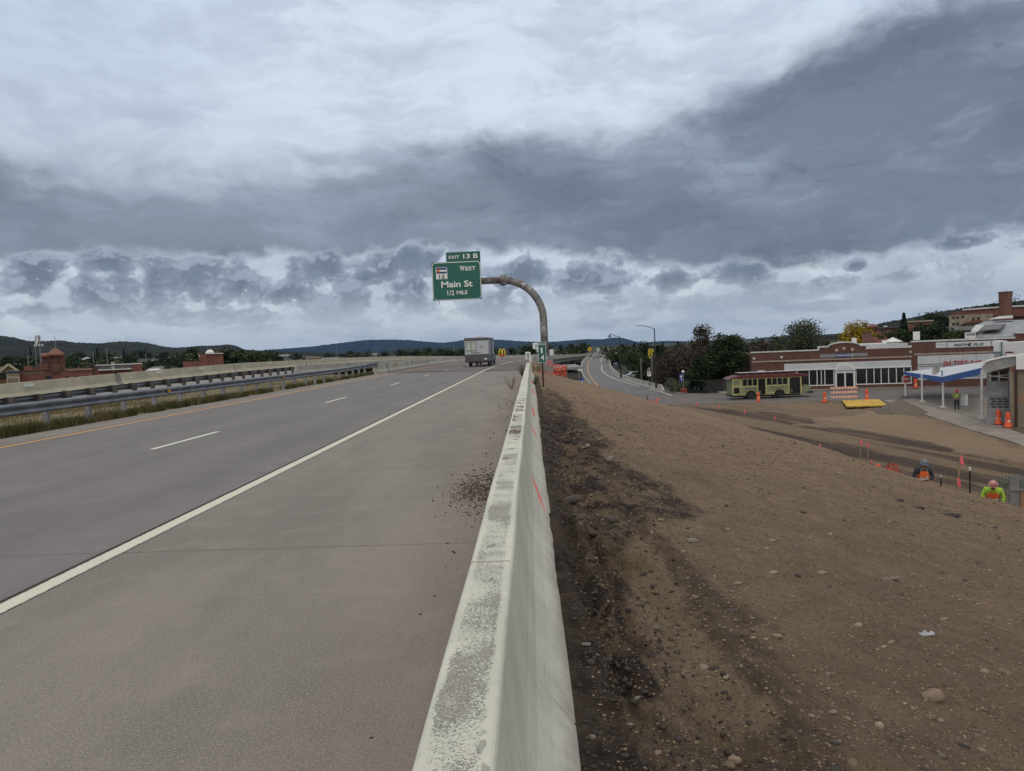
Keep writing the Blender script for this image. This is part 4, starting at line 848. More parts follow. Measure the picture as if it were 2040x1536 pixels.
def tree(name, label, x, y, z, H, W, m, n=5000, ls=.35, lobes=22, seed=1, group=None, base_r=None, trunk=.3, nl=7, sparse=1, bark=None):
    r = np.random.RandomState(seed); t_ = thing(name, label, 'tree', (x, y, z), r.rand()*6, group); P, d = crown_pts(r, n, W, H, lobes, ls)
    P[:, 2] = np.clip(P[:, 2], H*.06, None); V, F_ = leaves(P, d, r, ls); npmesh('crown', V, F_, m, t_)
    b = MB(); limbs(b, r, H, W, base_r or .03*H, trunk, nl); b.build('trunk', bark or M_bark, t_); return t_
def conifer(name, label, x, y, z, H, W, m, n=1800, ls=.5, seed=1, group=None):
    r = np.random.RandomState(seed); t_ = thing(name, label, 'tree', (x, y, z), 0, group); h = r.rand(n)**1.25; rad = (1-h)*W/2*(.55+.45*np.abs(np.sin(h*34)))*(.35+.65*r.rand(n)); a = r.rand(n)*2*PI
    P = np.stack([np.cos(a)*rad, np.sin(a)*rad, H*(.06+.94*h)], -1); d = np.stack([np.cos(a), np.sin(a), .4+0*a], -1); V, F_ = leaves(P, d, r, ls); npmesh('crown', V, F_, m, t_)
    MB().tube([(0, 0, -.5), (0, 0, H*.9)], [.025*H, .005*H], 6).build('trunk', M_bark, t_); return t_
L_dk = leafmat('dark_foliage', (.014, .026, .010), (.036, .058, .020), (.012, .018, .010)); L_md = leafmat('mid_foliage', (.030, .050, .018), (.060, .085, .030), (.018, .030, .014)); L_br = leafmat('brown_foliage', (.046, .036, .030), (.098, .074, .060), (.028, .024, .021))
L_ye = leafmat('yellow_foliage', (.40, .27, .012), (.26, .20, .015), (.10, .095, .015)); L_gr = leafmat('greygreen_foliage', (.050, .065, .032), (.10, .115, .060), (.028, .036, .020)); L_fir = leafmat('conifer_foliage', (.010, .020, .014), (.024, .038, .024)); L_bush = leafmat('sage_foliage', (.07, .09, .06), (.12, .145, .10))
def top_tree(fn, name, label, u, vtop, vbase, y, wpx, m, **k):
    p = at(u, vbase, y); H = at(u, vtop, y).z-p.z; return fn(name, label, p.x, y, p.z, H, wpx*y/FOC, m, **k)
TT = top_tree
TT(tree, 'broadleaf_tree', 'tall reddish-brown tree right of the tall lamp, its thin top above the dark green tree', 1368, 700, 772, 112, 150, L_br, n=11000, ls=.27, lobes=60, seed=4, trunk=.2, nl=12)
TT(tree, 'broadleaf_tree', 'sparse brown tree top standing clear against the sky between lamp and green tree', 1397, 642, 772, 114, 88, L_br, n=4200, ls=.34, lobes=26, seed=12, trunk=.4, nl=12)
TT(tree, 'broadleaf_tree', 'low brown thicket tree behind the banner post', 1340, 715, 775, 108, 80, L_br, n=6000, ls=.28, lobes=30, seed=6, trunk=.15, nl=9)
TT(tree, 'broadleaf_tree', 'dense dark green tree left of the trolley bus and garage', 1450, 660, 776, 101, 92, L_dk, n=13000, ls=.32, lobes=46, seed=8, trunk=.2)
TT(tree, 'broadleaf_tree', 'dark shrubby tree low behind the rear of the trolley bus', 1405, 715, 778, 104, 90, L_dk, n=6000, ls=.3, lobes=24, seed=9, trunk=.1)
TT(tree, 'broadleaf_tree', 'feathery grey-green tree standing behind the garage roof', 1602, 636, 745, 150, 100, L_gr, n=9000, ls=.34, lobes=46, seed=10, trunk=.4, nl=12)
TT(tree, 'broadleaf_tree', 'smaller grey-green tree left of the feathery tree behind the garage', 1548, 668, 745, 160, 90, L_gr, n=4500, ls=.4, lobes=30, seed=13, trunk=.3, nl=9)
TT(tree, 'broadleaf_tree', 'bright yellow-flowering tree behind the garage parapet', 1704, 640, 735, 132, 84, L_ye, n=9000, ls=.32, lobes=44, seed=14, trunk=.25)
TT(tree, 'broadleaf_tree', 'dark tree wedged between the feathery tree and the yellow tree', 1652, 668, 735, 150, 50, L_dk, n=3500, ls=.4, lobes=18, seed=15)
TT(tree, 'broadleaf_tree', 'brown-leaved tree behind the left end of the garage roof', 1505, 674, 760, 135, 70, L_br, n=4500, ls=.35, lobes=26, seed=16)
TT(tree, 'broadleaf_tree', 'round dark tree below the ramp wall between the two lamps', 1266, 697, 765, 172, 62, L_md, n=8000, ls=.42, lobes=34, seed=17, trunk=.2)
TT(tree, 'broadleaf_tree', 'dark bushy tree in front of the yellow sign, right of the low lamp', 1287, 712, 765, 150, 44, L_dk, n=4500, ls=.4, lobes=20, seed=18, trunk=.2)
TT(conifer, 'pine_tree', 'narrow dark pine just right of the tall street lamp', 1312, 690, 770, 135, 34, L_fir, n=2500, ls=.5, seed=19)
TT(conifer, 'pine_tree', 'pointed dark spruce on the rise above the garage chimney', 1801, 624, 670, 190, 24, L_fir, n=1800, ls=.55, seed=20)
for i, (u, vt, vb, y, wp, m, lab) in enumerate([(1850, 622, 665, 260, 50, L_dk, 'dark round tree on the skyline left of the brick hospital'), (1880, 624, 672, 215, 44, L_dk, 'dark tree touching the left corner of the tall concrete building'), (1785, 655, 695, 175, 60, L_md, 'brown-green tree below the pointed spruce'), (1832, 650, 690, 165, 60, L_dk, 'dark tree below the small brick block with three windows'), (1868, 650, 690, 160, 56, L_dk, 'dark tree behind the parts shop parapet'), (2010, 590, 640, 300, 62, L_dk, 'dark tree on the skyline behind the brick chimney'), (1975, 604, 640, 310, 40, L_dk, 'small dark tree on the skyline left of the brick chimney'), (1905, 662, 690, 150, 50, L_md, 'green shrub tree in front of the tall concrete building'), (1745, 668, 690, 160, 40, L_md, 'small green tree right of the yellow tree')]):
    TT(tree, 'broadleaf_tree', lab, u, vt, vb, y, wp, m, n=2600, ls=.5, lobes=20, seed=40+i)
p = at(1345, 778, 100); tree('shrub', 'round sage-green shrub beside the red brick planter', p.x, 99, ZF, 2.1, 3.1, L_bush, n=2200, ls=.16, lobes=16, seed=50, base_r=.05)
# town trees, left and centre, and valley trees beyond the ramp
protos = []
for i, (m, W, H) in enumerate([(L_dk, 9, 8), (L_md, 10, 8), (L_dk, 7, 9), (L_gr, 9, 7.5), (L_md, 12, 9)]):
    protos.append((tree('town_tree', None, 0, -400, -60, H, W, m, n=620, ls=.85, lobes=14, seed=60+i, nl=4), H))
pc = (conifer('town_tree', None, 0, -400, -60, 13, 5, L_fir, n=520, ls=.8, seed=70), 13)
GT = 'dark trees scattered through the far town'; rt = random.Random(5); used = set()
def town(u, vtop, y, k, s=1.0, lab=None):
    pr, H = pc if k == 9 else protos[k]; p = at(u, vtop, y); hgt = H*s; loc = (p.x, y, p.z-hgt)
    lab = lab or ('one of the distant trees of the town on the left, below the dark hills' if u < 560 else ('one of the distant trees in the valley beyond the bridge, below the blue range' if u < 1160 else 'one of the distant trees in the valley right of the ramp'))
    if id(pr) not in used: used.add(id(pr)); pr.location = loc; pr.scale = (s, s, s); o = pr
    else: o = dup(pr, loc, rt.random()*6, scale=(s, s, s))
    o['label'] = lab; o['group'] = {0: 'distant town trees on the left', 1: 'distant valley trees beyond the bridge', 2: 'distant trees right of the ramp'}[0 if u < 560 else 1 if u < 1160 else 2]
for u, vt, y, k, s in [(10, 715, 260, 0, 1), (30, 706, 420, 2, 1.1), (52, 712, 300, 0, .9), (60, 690, 520, 9, .9), (142, 705, 380, 1, 1), (160, 700, 520, 0, 1.2), (193, 693, 420, 9, 1), (205, 715, 330, 4, 1), (246, 695, 400, 9, 1.1), (262, 712, 360, 1, 1), (300, 717, 300, 0, 1), (335, 720, 260, 2, 1), (352, 700, 520, 3, 1.2)]: town(u, vt, y, k, s)
for i in range(150):
    u = rt.uniform(-10, 560); y = rt.choice([280, 340, 420, 520, 640, 780]); hz = 736-.042*u; town(u, hz-rt.uniform(0, 26)*(1 if u < 400 else .6)-2, y, rt.choice([0, 0, 1, 2, 3, 4, 9]), rt.uniform(.9, 1.5)*(y/420)**.5)
for u, vt, s in [(448, 694, 1.0), (468, 697, 1.1), (490, 699, 1.2), (510, 698, 1.1), (528, 703, 1.0), (430, 700, .8)]: town(u, vt, 180, 1 if s > 1 else 0, s)
for i in range(60):
    u = rt.uniform(540, 1165); y = rt.choice([300, 380, 460, 560, 700]); hz = 736-.042*u; town(u, hz-rt.uniform(-1, 9), y, rt.choice([0, 1, 2, 4, 0]), rt.uniform(.8, 1.3))
for i in range(46):
    u = rt.uniform(1215, 1520); y = rt.choice([230, 280, 340, 420, 520]); hz = 736-.042*u; town(u, hz+rt.uniform(-2, 16), y, rt.choice([0, 1, 2, 4, 9]), rt.uniform(.9, 1.3))
#==PART4==
# ------------------------------------------------------------------ buildings: left side town
M_tile = mat('red_roof_tile', (.19, .075, .052), (.14, .058, .043), scale=2); M_win = flat_mat('dark_window', (.02, .022, .026), .2); M_trim = mat('cream_trim', (.42, .38, .28), (.34, .31, .23)); M_roofg = mat('grey_roof', (.16, .16, .165), (.11, .11, .115), scale=1)
class Bld:                                       # front wall faces the camera at depth y; outline given in photo pixels
    def __init__(s, name, label, u, y, cat='building', z=-6.5, rot=None):
        p = at(u, 730, y); s.y = y; az = math.atan2(p.x, y) if rot is None else -rot; s.t = thing(name, label, cat, (p.x, y, z), -az); s.o = Vector((p.x, y, z))
        s.n = Vector((math.sin(az), math.cos(az), 0)); s.d = Vector((math.cos(az), -math.sin(az), 0))
    def q(s, u, v):
        d = Vector(ray(u, v)); c = Vector((0, 0, CAMH)); return c+d*((s.o-c).dot(s.n)/d.dot(s.n))-s.o
    def X(s, u, v=730): return s.q(u, v).dot(s.d)
    def Z(s, v, u): return s.q(u, v).z
    def L(s, u, v): k = s.q(u, v); return Vector((k.dot(s.d), 0, k.z))
    def wall(s, u0, u1, vt, d, m, name='wall', zb=0.0, y0=0.0):
        um = (u0+u1)/2; return MB().box(s.X(u0, vt), s.X(u1, vt), y0, d, zb, s.Z(vt, um)).build(name, m, s.t)
    def rect(s, u0, u1, vt, vb, m, name='window', out=.04, y0=0.0, par=None):
        um = (u0+u1)/2; return MB().box(s.X(u0, vt), s.X(u1, vt), y0-out, y0+.02, s.Z(vb, um), s.Z(vt, um)).build(name, m, par or s.t)
    def arch(s, u0, u1, vt, vb, m, name='window', out=.05, y0=0.0):
        x0, x1 = s.X(u0, vt), s.X(u1, vt); um = (u0+u1)/2; zt, zb = s.Z(vt, um), s.Z(vb, um); r = (x1-x0)/2
        P = [(x0, zb), (x1, zb)]+[(x0+r+r*math.cos(t), zt-r*.7+r*.7*math.sin(t)) for t in np.linspace(0, PI, 9)]
        return MB().prism(P, y0-out, y0+.02).build(name, m, s.t)
B = Bld('church', 'yellow-trimmed gabled building at the far left edge, grey roof', 10, 118)
B.wall(-60, 26, 757, 14, M_brick3); x0, x1, xm = B.X(-14), B.X(40), B.X(17); zt, zb = B.Z(727, 17), B.Z(742, 17)
MB().prism([(B.X(-60), zb), (B.X(40), zb-.1), (xm, zt), (B.X(-60), B.Z(766, -20)*0+zb)], .0, .5).build('gable', mat('tan_gable', (.24, .20, .13)), B.t)
b = MB(); b.add([(x1+.3, -.5, zb-.4), (xm, -.5, zt+.15), (xm, 14, zt+.15), (x1+.3, 14, zb-.4)], [(0, 1, 2, 3)]); b.add([(B.X(-40), -.5, zb-2.2), (xm, -.5, zt+.15), (xm, 14, zt+.15), (B.X(-40), 14, zb-2.2)], [(0, 1, 2, 3)]); b.build('roof', M_roofg, B.t)
b = MB(); b.tube([(x1+.2, -.55, zb-.35), (xm, -.55, zt+.1)], .22, 4); b.tube([(xm, -.55, zt+.1), (B.X(-40), -.55, zb-2.2)], .22, 4); b.build('gable_trim', M_trim, B.t)
B = Bld('storefront', 'narrow pale storefront with four tall dark windows beside the long brick wall', 25, 114)
B.wall(12, 38, 738.5, 8, M_trim); B.rect(12.5, 37.5, 739, 743.5, mat('blue_cornice', (.03, .045, .10)), 'cornice', .3)
for u in (16.5, 20.5, 24.5, 28.5, 32.5): B.rect(u, u+1.8, 753.5, 763.5, M_win)
B.rect(13, 37, 745, 747, M_trim, 'ledge', .15)
B = Bld('brick_warehouse', 'long low orange brick building with faded painted writing and three dark openings', 110, 121)
B.wall(38, 190, 736.5, 22, M_brick2); B.rect(38, 128, 736, 738.2, M_brick, 'parapet', .25); B.rect(138, 188, 735, 737.5, mat('pale_coping', (.33, .22, .19)), 'coping', .2)
B.rect(100, 118, 738.5, 740, M_roofg, 'awning', .5); k = B.rect(38.5, 89, 738.6, 745.8, mat('old_sign_band', (.16, .085, .065), (.20, .11, .085)), 'sign_band', .03)
o = text('TRINIDAD CREAMERY', B.X(40), B.Z(745, 64), B.X(88), B.Z(739.8, 64), -.04, mat('faded_letter', (.36, .30, .27)), B.t, 'lettering')
B.rect(90.5, 104, 748, 760, M_win, 'door'); B.arch(129, 136.5, 749, 757, M_win); B.arch(148, 155.5, 748, 757, M_win)
for u, v in ((157, 730), (177, 729)): B.wall(u-2.5, u+2.5, v, 3, M_brick2, 'chimney', 8, 1.5)
for u0, u1, v in ((44, 60, 729), (60, 75, 731)): B.wall(u0, u1, v, 16, M_brick if u0 > 50 else M_brick2, 'rear_block', 4, 9)
B = Bld('brick_tower_building', 'brick tower building with hipped red tile roof behind the long low building', 107, 150)
B.wall(83, 128.5, 708, 6, M_brick2); MB().box(B.X(83)-.1, B.X(128.5)+.1, -.12, 9.1, B.Z(722, 106)-.2, B.Z(722, 106)+.2).build('string_course', M_brick, B.t)
B.wall(76, 96, 725, 8, M_brick2, 'wing', 0, -.5)
def hip(B_, u0, u1, vb, ua, va, y0, y1, m, name='roof'):
    zb, zt = B_.Z(vb, (u0+u1)/2), B_.Z(va, ua); ym = (y0+y1)/2; x0, x1, xa = B_.X(u0), B_.X(u1), B_.X(ua)
    MB().add([(x0, y0, zb), (x1, y0, zb), (x1, y1, zb), (x0, y1, zb), (xa-.4, ym, zt), (xa+.4, ym, zt), (x0, y0, zb-.35), (x1, y0, zb-.35), (x1, y1, zb-.35), (x0, y1, zb-.35)], [(0, 1, 5, 4), (1, 2, 5), (2, 3, 4, 5), (3, 0, 4), (6, 9, 8, 7), (0, 6, 7, 1), (1, 7, 8, 2), (2, 8, 9, 3), (3, 9, 6, 0)]).build(name, m, B_.t)
hip(B, 95, 131, 705.5, 112, 693, -.9, 10, M_tile); hip(B, 82, 100, 708.3, 91, 702.5, -1.2, 5, M_tile, 'side_roof')
for u in (89, 101, 113, 117.5): B.arch(u, u+2.4, 713, 719, M_win)
for u in (99, 119.5): B.arch(u, u+3.2, 728, 736, M_win)
MB().tube([(B.X(114), 4, B.Z(694, 114)), (B.X(113.6), 4, B.Z(668, 114))], .07, 4).build('antenna_mast', M_galv, B.t)
p = at(81, 740, 230); tw = thing('communications_tower', 'steel lattice communications tower with white dishes left of the brick tower building', 'tower', (p.x, 230, -6)); Zt = at(81, 668, 230).z+6
b = MB(); 
for sx_, sy_ in ((-1, -1), (1, -1), (0, 1)): b.tube([(sx_*.9, sy_*.9, 0), (sx_*.55, sy_*.55, Zt)], .09, 4)
for i in range(16):
    z0 = Zt*i/16; b.tube([(-.85+.3*i/16, -.8, z0), (.85-.3*i/16, -.8, z0+Zt/16)], .045, 3); b.tube([(.85-.3*i/16, -.8, z0), (0, .8, z0+Zt/16)], .045, 3)
b.build('lattice', M_galv, tw)
zz = lambda v: at(81, v, 230).z+6
b = MB(); 
for v in (668.5, 671.5, 675.5): b.lathe([(.2, zz(v)-.1), (.62, zz(v)-.1), (.62, zz(v)+.1), (.2, zz(v)+.1)], n=10)
for k in range(6): t = k*PI/3; b.box(.6*math.cos(t)-.08, .6*math.cos(t)+.08, .6*math.sin(t)-.08, .6*math.sin(t)+.08, zz(678), zz(668))
b.build('top_basket', M_wpaint, tw); MB().lathe([(0, -.2), (.42, -.15), (.42, .12), (0, .15)], (0, -.9, zz(682.5)), 14, 'Y').build('dish', M_wpaint, tw)
b = MB()
for k in range(9): t = 2*PI*k/9; b.box(1.15*math.cos(t)-.1, 1.15*math.cos(t)+.1, 1.15*math.sin(t)-.1, 1.15*math.sin(t)+.1, zz(690), zz(685.5))
b.lathe([(1.1, zz(688)), (1.2, zz(688)), (1.2, zz(688)+.1), (1.1, zz(688)+.1)], n=12); b.build('antenna_panel', M_wpaint, tw)
p = at(187, 757, 112); po = thing('utility_pole', 'dark utility pole standing at the right end of the long brick building', 'pole', (p.x, 112, -6)); MB().tube([(0, 0, 0), (0, 0, at(187, 731, 112).z+6)], .16, 6).build('pole', M_rustp, po)
B = Bld('brick_building', 'two-storey brick building with flat white-edged roof and grey window bands', 240, 165)
B.wall(190, 283, 726, 14, M_brick2); B.rect(194, 262, 727, 735, M_roofg, 'window_band', .1); B.rect(190, 283, 725, 727, M_wpaint, 'coping', .5); B.rect(196, 262, 735, 737, M_wpaint, 'ledge', .8); B.rect(221, 228, 721, 740, mat('pale_chimney', (.38, .38, .33)), 'chimney', .3)
for u in (198, 206, 214, 233, 243, 251): B.rect(u, u+4, 728.5, 733.5, M_win)
B.rect(269, 272, 729, 733, M_win); B.rect(277, 280, 729, 733, M_win); B.wall(262, 283, 722.5, 3, M_brick2, 'corner_block', 0, -.4)
B = Bld('brick_hall', 'tall plain orange brick building with small white pyramid cupola on its roof', 405, 170)
B.wall(395, 444.5, 704.5, 20, M_brick2); B.wall(364, 396, 720, 16, M_brick2, 'low_wing', 0, .3); B.rect(412, 444.5, 703.5, 705, M_wpaint, 'coping', .4); B.wall(432, 435.5, 698.5, 3, M_brick2, 'chimney', 8, 2); B.rect(396.5, 398, 707, 711, M_wpaint, 'vent'); B.rect(413.3, 413.8, 705, 726, M_brick, 'downpipe', .12)
B.wall(414, 426, 702, 4.5, M_wpaint, 'cupola', 8, 3); hip(B, 411, 429, 701.5, 420, 696, 2.6, 5, M_wpaint, 'cupola_roof')
B = Bld('arched_roof_hall', 'low hall with a pale curved roof just above the beige barrier', 400, 140)
xa, xb = B.X(339, 740), B.X(449, 728); P = [(xa, 2), (xb, 2)]+[(xb+(xa-xb)*t, B.Z(731.5, 395)-.9*(2*t-1)**4*2.2+(.5-t)*.6) for t in np.linspace(0, 1, 15)]; MB().prism(P, .2, 16).build('roof', mat('pale_metal_roof', (.50, .53, .58)), B.t)
P = [(B.X(338), 2), (B.X(362), 2)]+[(B.X(362)+(B.X(338)-B.X(362))*t, B.Z(731, 350)-1.3*(2*t-1)**2) for t in np.linspace(0, 1, 9)]; MB().prism(P, -.6, .2).build('end_wall', M_brick3, B.t)
# houses
M_hw = [mat('house_white', (.30, .31, .31)), mat('house_tan', (.20, .165, .12)), mat('house_grey', (.15, .16, .17)), mat('house_blue', (.12, .30, .34)), mat('house_pink', (.28, .18, .15))]; M_hr = [M_roofg, mat('pale_roof', (.22, .235, .25)), mat('brown_roof', (.13, .09, .075)), mat('blue_roof', (.12, .33, .38)), M_wpaint]
def house(u, v, y, w, wm, rm_, label, grp=None, rzz=None, gable=False):
    p = at(u, v, y); r = rt.uniform(-.6, .6) if rzz is None else rzz; t_ = thing('house', label, 'house', (p.x, y, p.z-5.5), r, grp)
    w *= .66; h = 2.9; MB().box(-w/2, w/2, 0, w*.7, 0, h).build('wall', M_hw[wm], t_); a, c = w/2+.4, w*.7+.4
    if gable: b = MB().prism([(-a, h), (a, h), (0, 4.4)], -.4, c)
    else: b = MB().add([(-a, -.4, h), (a, -.4, h), (a, c, h), (-a, c, h), (-a, c/2, 4.2), (a, c/2, 4.2)], [(0, 1, 5, 4), (2, 3, 4, 5), (0, 4, 3), (1, 2, 5), (0, 3, 2, 1)])
    b.build('roof', M_hr[rm_], t_)
    for k in (-.28, .2): MB().box(w*k, w*k+1.1, -.05, .01, 1.2, 2.4).build('window', M_win, t_)
    return t_
HL = [(64, 723, 300, 8, 3, 3, 'small turquoise house with a blue gable above the long brick building', 1), (140, 708, 480, 12, 2, 1, 'grey-roofed house right of the brick tower roof', 0), (170, 708, 430, 9, 0, 4, 'small white gabled house on the wooded rise', 1), (215, 709, 520, 16, 4, 2, 'pinkish long house on the rise between two pines', 0), (232, 707, 480, 12, 0, 1, 'white house on the rise left of the pointed pine', 0), (236, 716, 360, 11, 4, 1, 'flat pale-roofed house above the two-storey brick building', 0), (304, 711, 430, 10, 0, 1, 'white house right of the pointed pine', 0), (307, 723, 260, 14, 2, 0, 'grey-blue roofed house just above the barrier', 0), (297, 728, 230, 8, 1, 4, 'small cream house behind the two-storey brick building', 1), (312, 733, 200, 9, 1, 4, 'white-gabled cream house right above the beige barrier', 1), (28, 719, 330, 12, 0, 0, 'white house with grey roof at far left behind the yellow gable', 0), (8, 722, 300, 10, 0, 4, 'white gabled house at the far left edge', 1), (30, 712, 420, 9, 0, 1, 'small pale house higher on the left slope', 1), (345, 706, 520, 10, 2, 1, 'grey house under the hill left of the brick hall', 0), (463, 699, 330, 12, 1, 2, 'tan roofed house right of the brick hall', 1), (480, 704, 300, 8, 0, 1, 'small white house right of the brick hall trees', 1)]
for u, v, y, w_, wm, r_, lab, g in HL: house(u, v, y, w_, wm, r_, lab, None, None, bool(g))
GH = 'far houses between the trees beyond the barrier'
for u, v, y, w_, wm, r_ in [(525, 708, 420, 12, 1, 2), (545, 712, 380, 10, 0, 1), (560, 703, 520, 14, 2, 1), (588, 705, 480, 13, 0, 1), (600, 710, 400, 9, 4, 2), (622, 706, 450, 12, 4, 2), (628, 712, 360, 13, 2, 0), (655, 708, 430, 14, 0, 1), (545, 716, 300, 14, 4, 2), (640, 716, 320, 8, 0, 1), (735, 701, 560, 16, 4, 1), (860, 706, 500, 18, 1, 1), (875, 709, 420, 22, 1, 1), (905, 703, 600, 12, 0, 1), (500, 707, 420, 9, 1, 2)]: house(u, v, y, w_, wm, r_, 'one of the small far houses between trees beyond the beige barrier', GH)
GP = 'utility poles in the far town'
for u, vt, y in [(212, 695, 260), (185, 700, 300), (290, 704, 330), (670, 688, 420), (903, 688, 380), (905, 700, 300), (55, 707, 240)]:
    p = at(u, vt, y); t_ = thing('utility_pole', 'one of the thin far utility poles rising out of the town trees', 'pole', (p.x, y, p.z-11), 0, GP); MB().tube([(0, 0, 0), (0, 0, 11)], .13, 5).build('pole', M_galv, t_); MB().box(-.9, .9, -.06, .06, 10.1, 10.25).build('crossarm', M_wood, t_)
# ------------------------------------------------------------------ garage and parts shop (shared facade line)
G0 = Vector((28.4, 94.8, ZF)); GR = math.atan2(90.77-93.28, 46.73-35.39); GD = Vector((math.cos(GR), math.sin(GR), 0)); GN = Vector((-GD.y, GD.x, 0))
def fac(u, v):
    d = Vector(ray(u, v)); o = Vector((0, 0, CAMH)); t = (G0-o).dot(GN)/d.dot(GN); q = o+d*t; return (q-G0).dot(GD), q.z-ZF
M_wb = mat('white_band', (.50, .54, .58), (.44, .48, .52), rough=.5, scale=.6); M_cop = mat('white_coping', (.52, .55, .57), (.44, .47, .49), scale=1)
ga = thing('garage_building', 'dark red brick garage with arched parapet, white band and black shop windows', 'building', tuple(G0), GR)
eL, eR = 0.0, fac(1817, 730)[0]; zT = fac(1530, 701)[1]; 
def fr(u0, v0, u1, v1): a, c = fac(u0, v0), fac(u1, v1); return a[0], c[0], c[1], a[1]
zL = fac(1500, 703.5)[1]; sL, sR = fac(1631, 690)[0], fac(1649, 690)[0]; a0, a1 = fac(1650, 690)[0], fac(1713, 685)[0]; zS = fac(1640, 692.5)[1]; zA = fac(1681, 683)[1]; zR = fac(1780, 693.5)[1]
par = [(0, 0), (eR, 0), (eR, zR), (fac(1725, 692)[0], zR), (fac(1725, 692)[0], zS), (a1, zS)]
am = (a0+a1)/2; ar = (a1-a0)/2
archp = [(am+ar*math.cos(t), zS+(zA-zS)*math.sin(t)) for t in np.linspace(0, PI, 15)]
par += archp+[(sL, zS), (sL, zL), (0, zL)]
MB().prism(par, 0, .4).build('wall', M_brick, ga); 
b = MB(); b.box(0, .4, .401, 22, 0, zL-.2); b.box(eR-.4, eR, .401, 22, 0, zR-.2); b.box(0, eR, 21.6, 22, 0, zL-.3); b.build('side_wall', M_brick, ga)
MB().box(.4, eR-.4, .4, 21.6, zL-.9, zL-.6).build('roof', M_cop, ga)
b = MB(); b.box(-.1, sL, -.1, .5, zL, zL+.16); b.box(sL-.1, a0, -.1, .5, zS, zS+.2); b.box(sL-.1, sL+.1, -.1, .5, zL+.16, zS); b.box(a1, fac(1725, 692)[0], -.1, .5, zS, zS+.2)
b.box(fac(1725, 692)[0]+.01, eR, -.05, .5, zR, zR+.25); o_ = [(am+(ar+.05)*math.cos(t), zS+.04+(zA-zS+.14)*math.sin(t)) for t in np.linspace(0, PI, 15)]; b.prism(o_+archp[::-1], -.12, .5)
b.box(eR*.66, eR-.05, 1.5, 14, zR, zR+.55); b.build('coping', M_cop, ga)
z_s = fac(1620, 717)[1]; MB().box(0, eR, -.09, -.001, z_s-.09, z_s+.10).build('string_course', mat('stone_band', (.32, .27, .24)), ga)
for u, v in ((1502, 714), (1557, 711.5), (1666.5, 697.5), (1681, 694), (1698, 696), (1814, 701)):
    q = fac(u, v); P = [(q[0]-.2, q[1]), (q[0], q[1]-.2), (q[0]+.2, q[1]), (q[0], q[1]+.2)] if u < 1600 or u > 1800 else [(q[0]-.17, q[1]-.17), (q[0]+.17, q[1]-.17), (q[0]+.17, q[1]+.17), (q[0]-.17, q[1]+.17)]
    MB().prism(P, -.05, -.001).build('tile_ornament', M_trim if u > 1600 else M_cop, ga)
x0, x1, za, zb = fr(1562, 723.5, 1815, 734.5); zbt = fac(1690, 735)[1]; zbT = fac(1690, 721)[1]
MB().box(x0, x1, -.12, -.001, zbt, zbT).build('white_band', M_wb, ga, bevel=.02); MB().box(x0, x1, -.2, -.121, zbt, zbt+.16).build('band_moulding', M_wpaint, ga)
sill = fac(1690, 767)[1]; wtop = zbt
dx0, dx1 = fac(1663, 750)[0], fac(1703, 750)[0]
def window(u0, u1, muls, par_=ga):
    a, c = fac(u0, 750)[0], fac(u1, 750)[0]; k = MB().box(a, c, -.03, -.001, sill, wtop).build('window', M_glass, par_)
    b = MB(); b.box(a, c, -.10, -.031, sill, sill+.12)
    for m_ in muls: q = fac(m_, 750)[0]; b.box(q-.045, q+.045, -.09, -.031, sill+.121, wtop)
    b.build('frame', M_wpaint, k)
window(1586, 1662, [1588, 1612, 1627.5, 1636, 1643, 1661]); window(1704, 1816, [1705, 1726, 1741, 1755, 1770, 1785.5, 1800.5, 1815])
MB().box(x0, x1, -.06, -.001, 0, sill-.01).build('plinth', M_brick, ga)
d_ = MB().box(dx0, dx1, -.16, -.061, 0, wtop).build('doorway', M_wpaint, ga)
dm = (dx0+dx1)/2; b = MB(); b.box(dm-.95, dm-.10, -.19, -.161, .15, 2.05); b.box(dm+.10, dm+.95, -.19, -.161, .15, 2.05); b.build('door', M_glass, d_)
r0 = (dx1-dx0)/2; P = [(dm+r0*math.cos(t), wtop-.15+.95*math.sin(t)) for t in np.linspace(0, PI, 13)]; MB().prism(P, -.28, -.121).build('arch_hood', M_wpaint, ga)
P = [(dm+(r0-.28)*math.cos(t), wtop-.1+.66*math.sin(t)) for t in np.linspace(0, PI, 13)]; MB().prism(P, -.31, -.281).build('arch_panel', M_wb, ga)
x0, x1, za, zb = fr(1633, 706.5, 1729, 709)
za, zb = fac(1680, 711.2)[1], fac(1680, 704.3)[1]
k = MB().box(x0, x1, -.05, -.001, za, zb).build('sign_board', mat('weathered_sign', (.25, .26, .28), (.16, .17, .20), scale=1.2), ga)
bx0, bx1 = fac(1664, 707)[0], fac(1694, 707)[0]; MB().box(bx0, bx1, -.056, -.051, za, zb).build('sign_patch', mat('sign_blue_patch', (.02, .07, .22), (.03, .10, .26)), k)
text('TRINIDAD', x0+.15, za+.1, bx0-.1, zb-.1, -.06, mat('ghost_letter', (.36, .37, .38)), k); text('GARAGE &', bx0+.05, za+.1, bx1+.3, zb-.1, -.06, M_wpaint, k, bold=.01); text('IMPLEMENT', bx1+.45, za+.1, x1-.1, zb-.1, -.06, mat('ghost_letter2', (.45, .46, .46)), k)
for u, v in ((1712.5, 673), (1775, 678)):
    q = fac(u, v); MB().box(q[0]-.25, q[0]+.25, 3, 3.5, zL, q[1]).build('vent_stack', M_wpaint, ga)
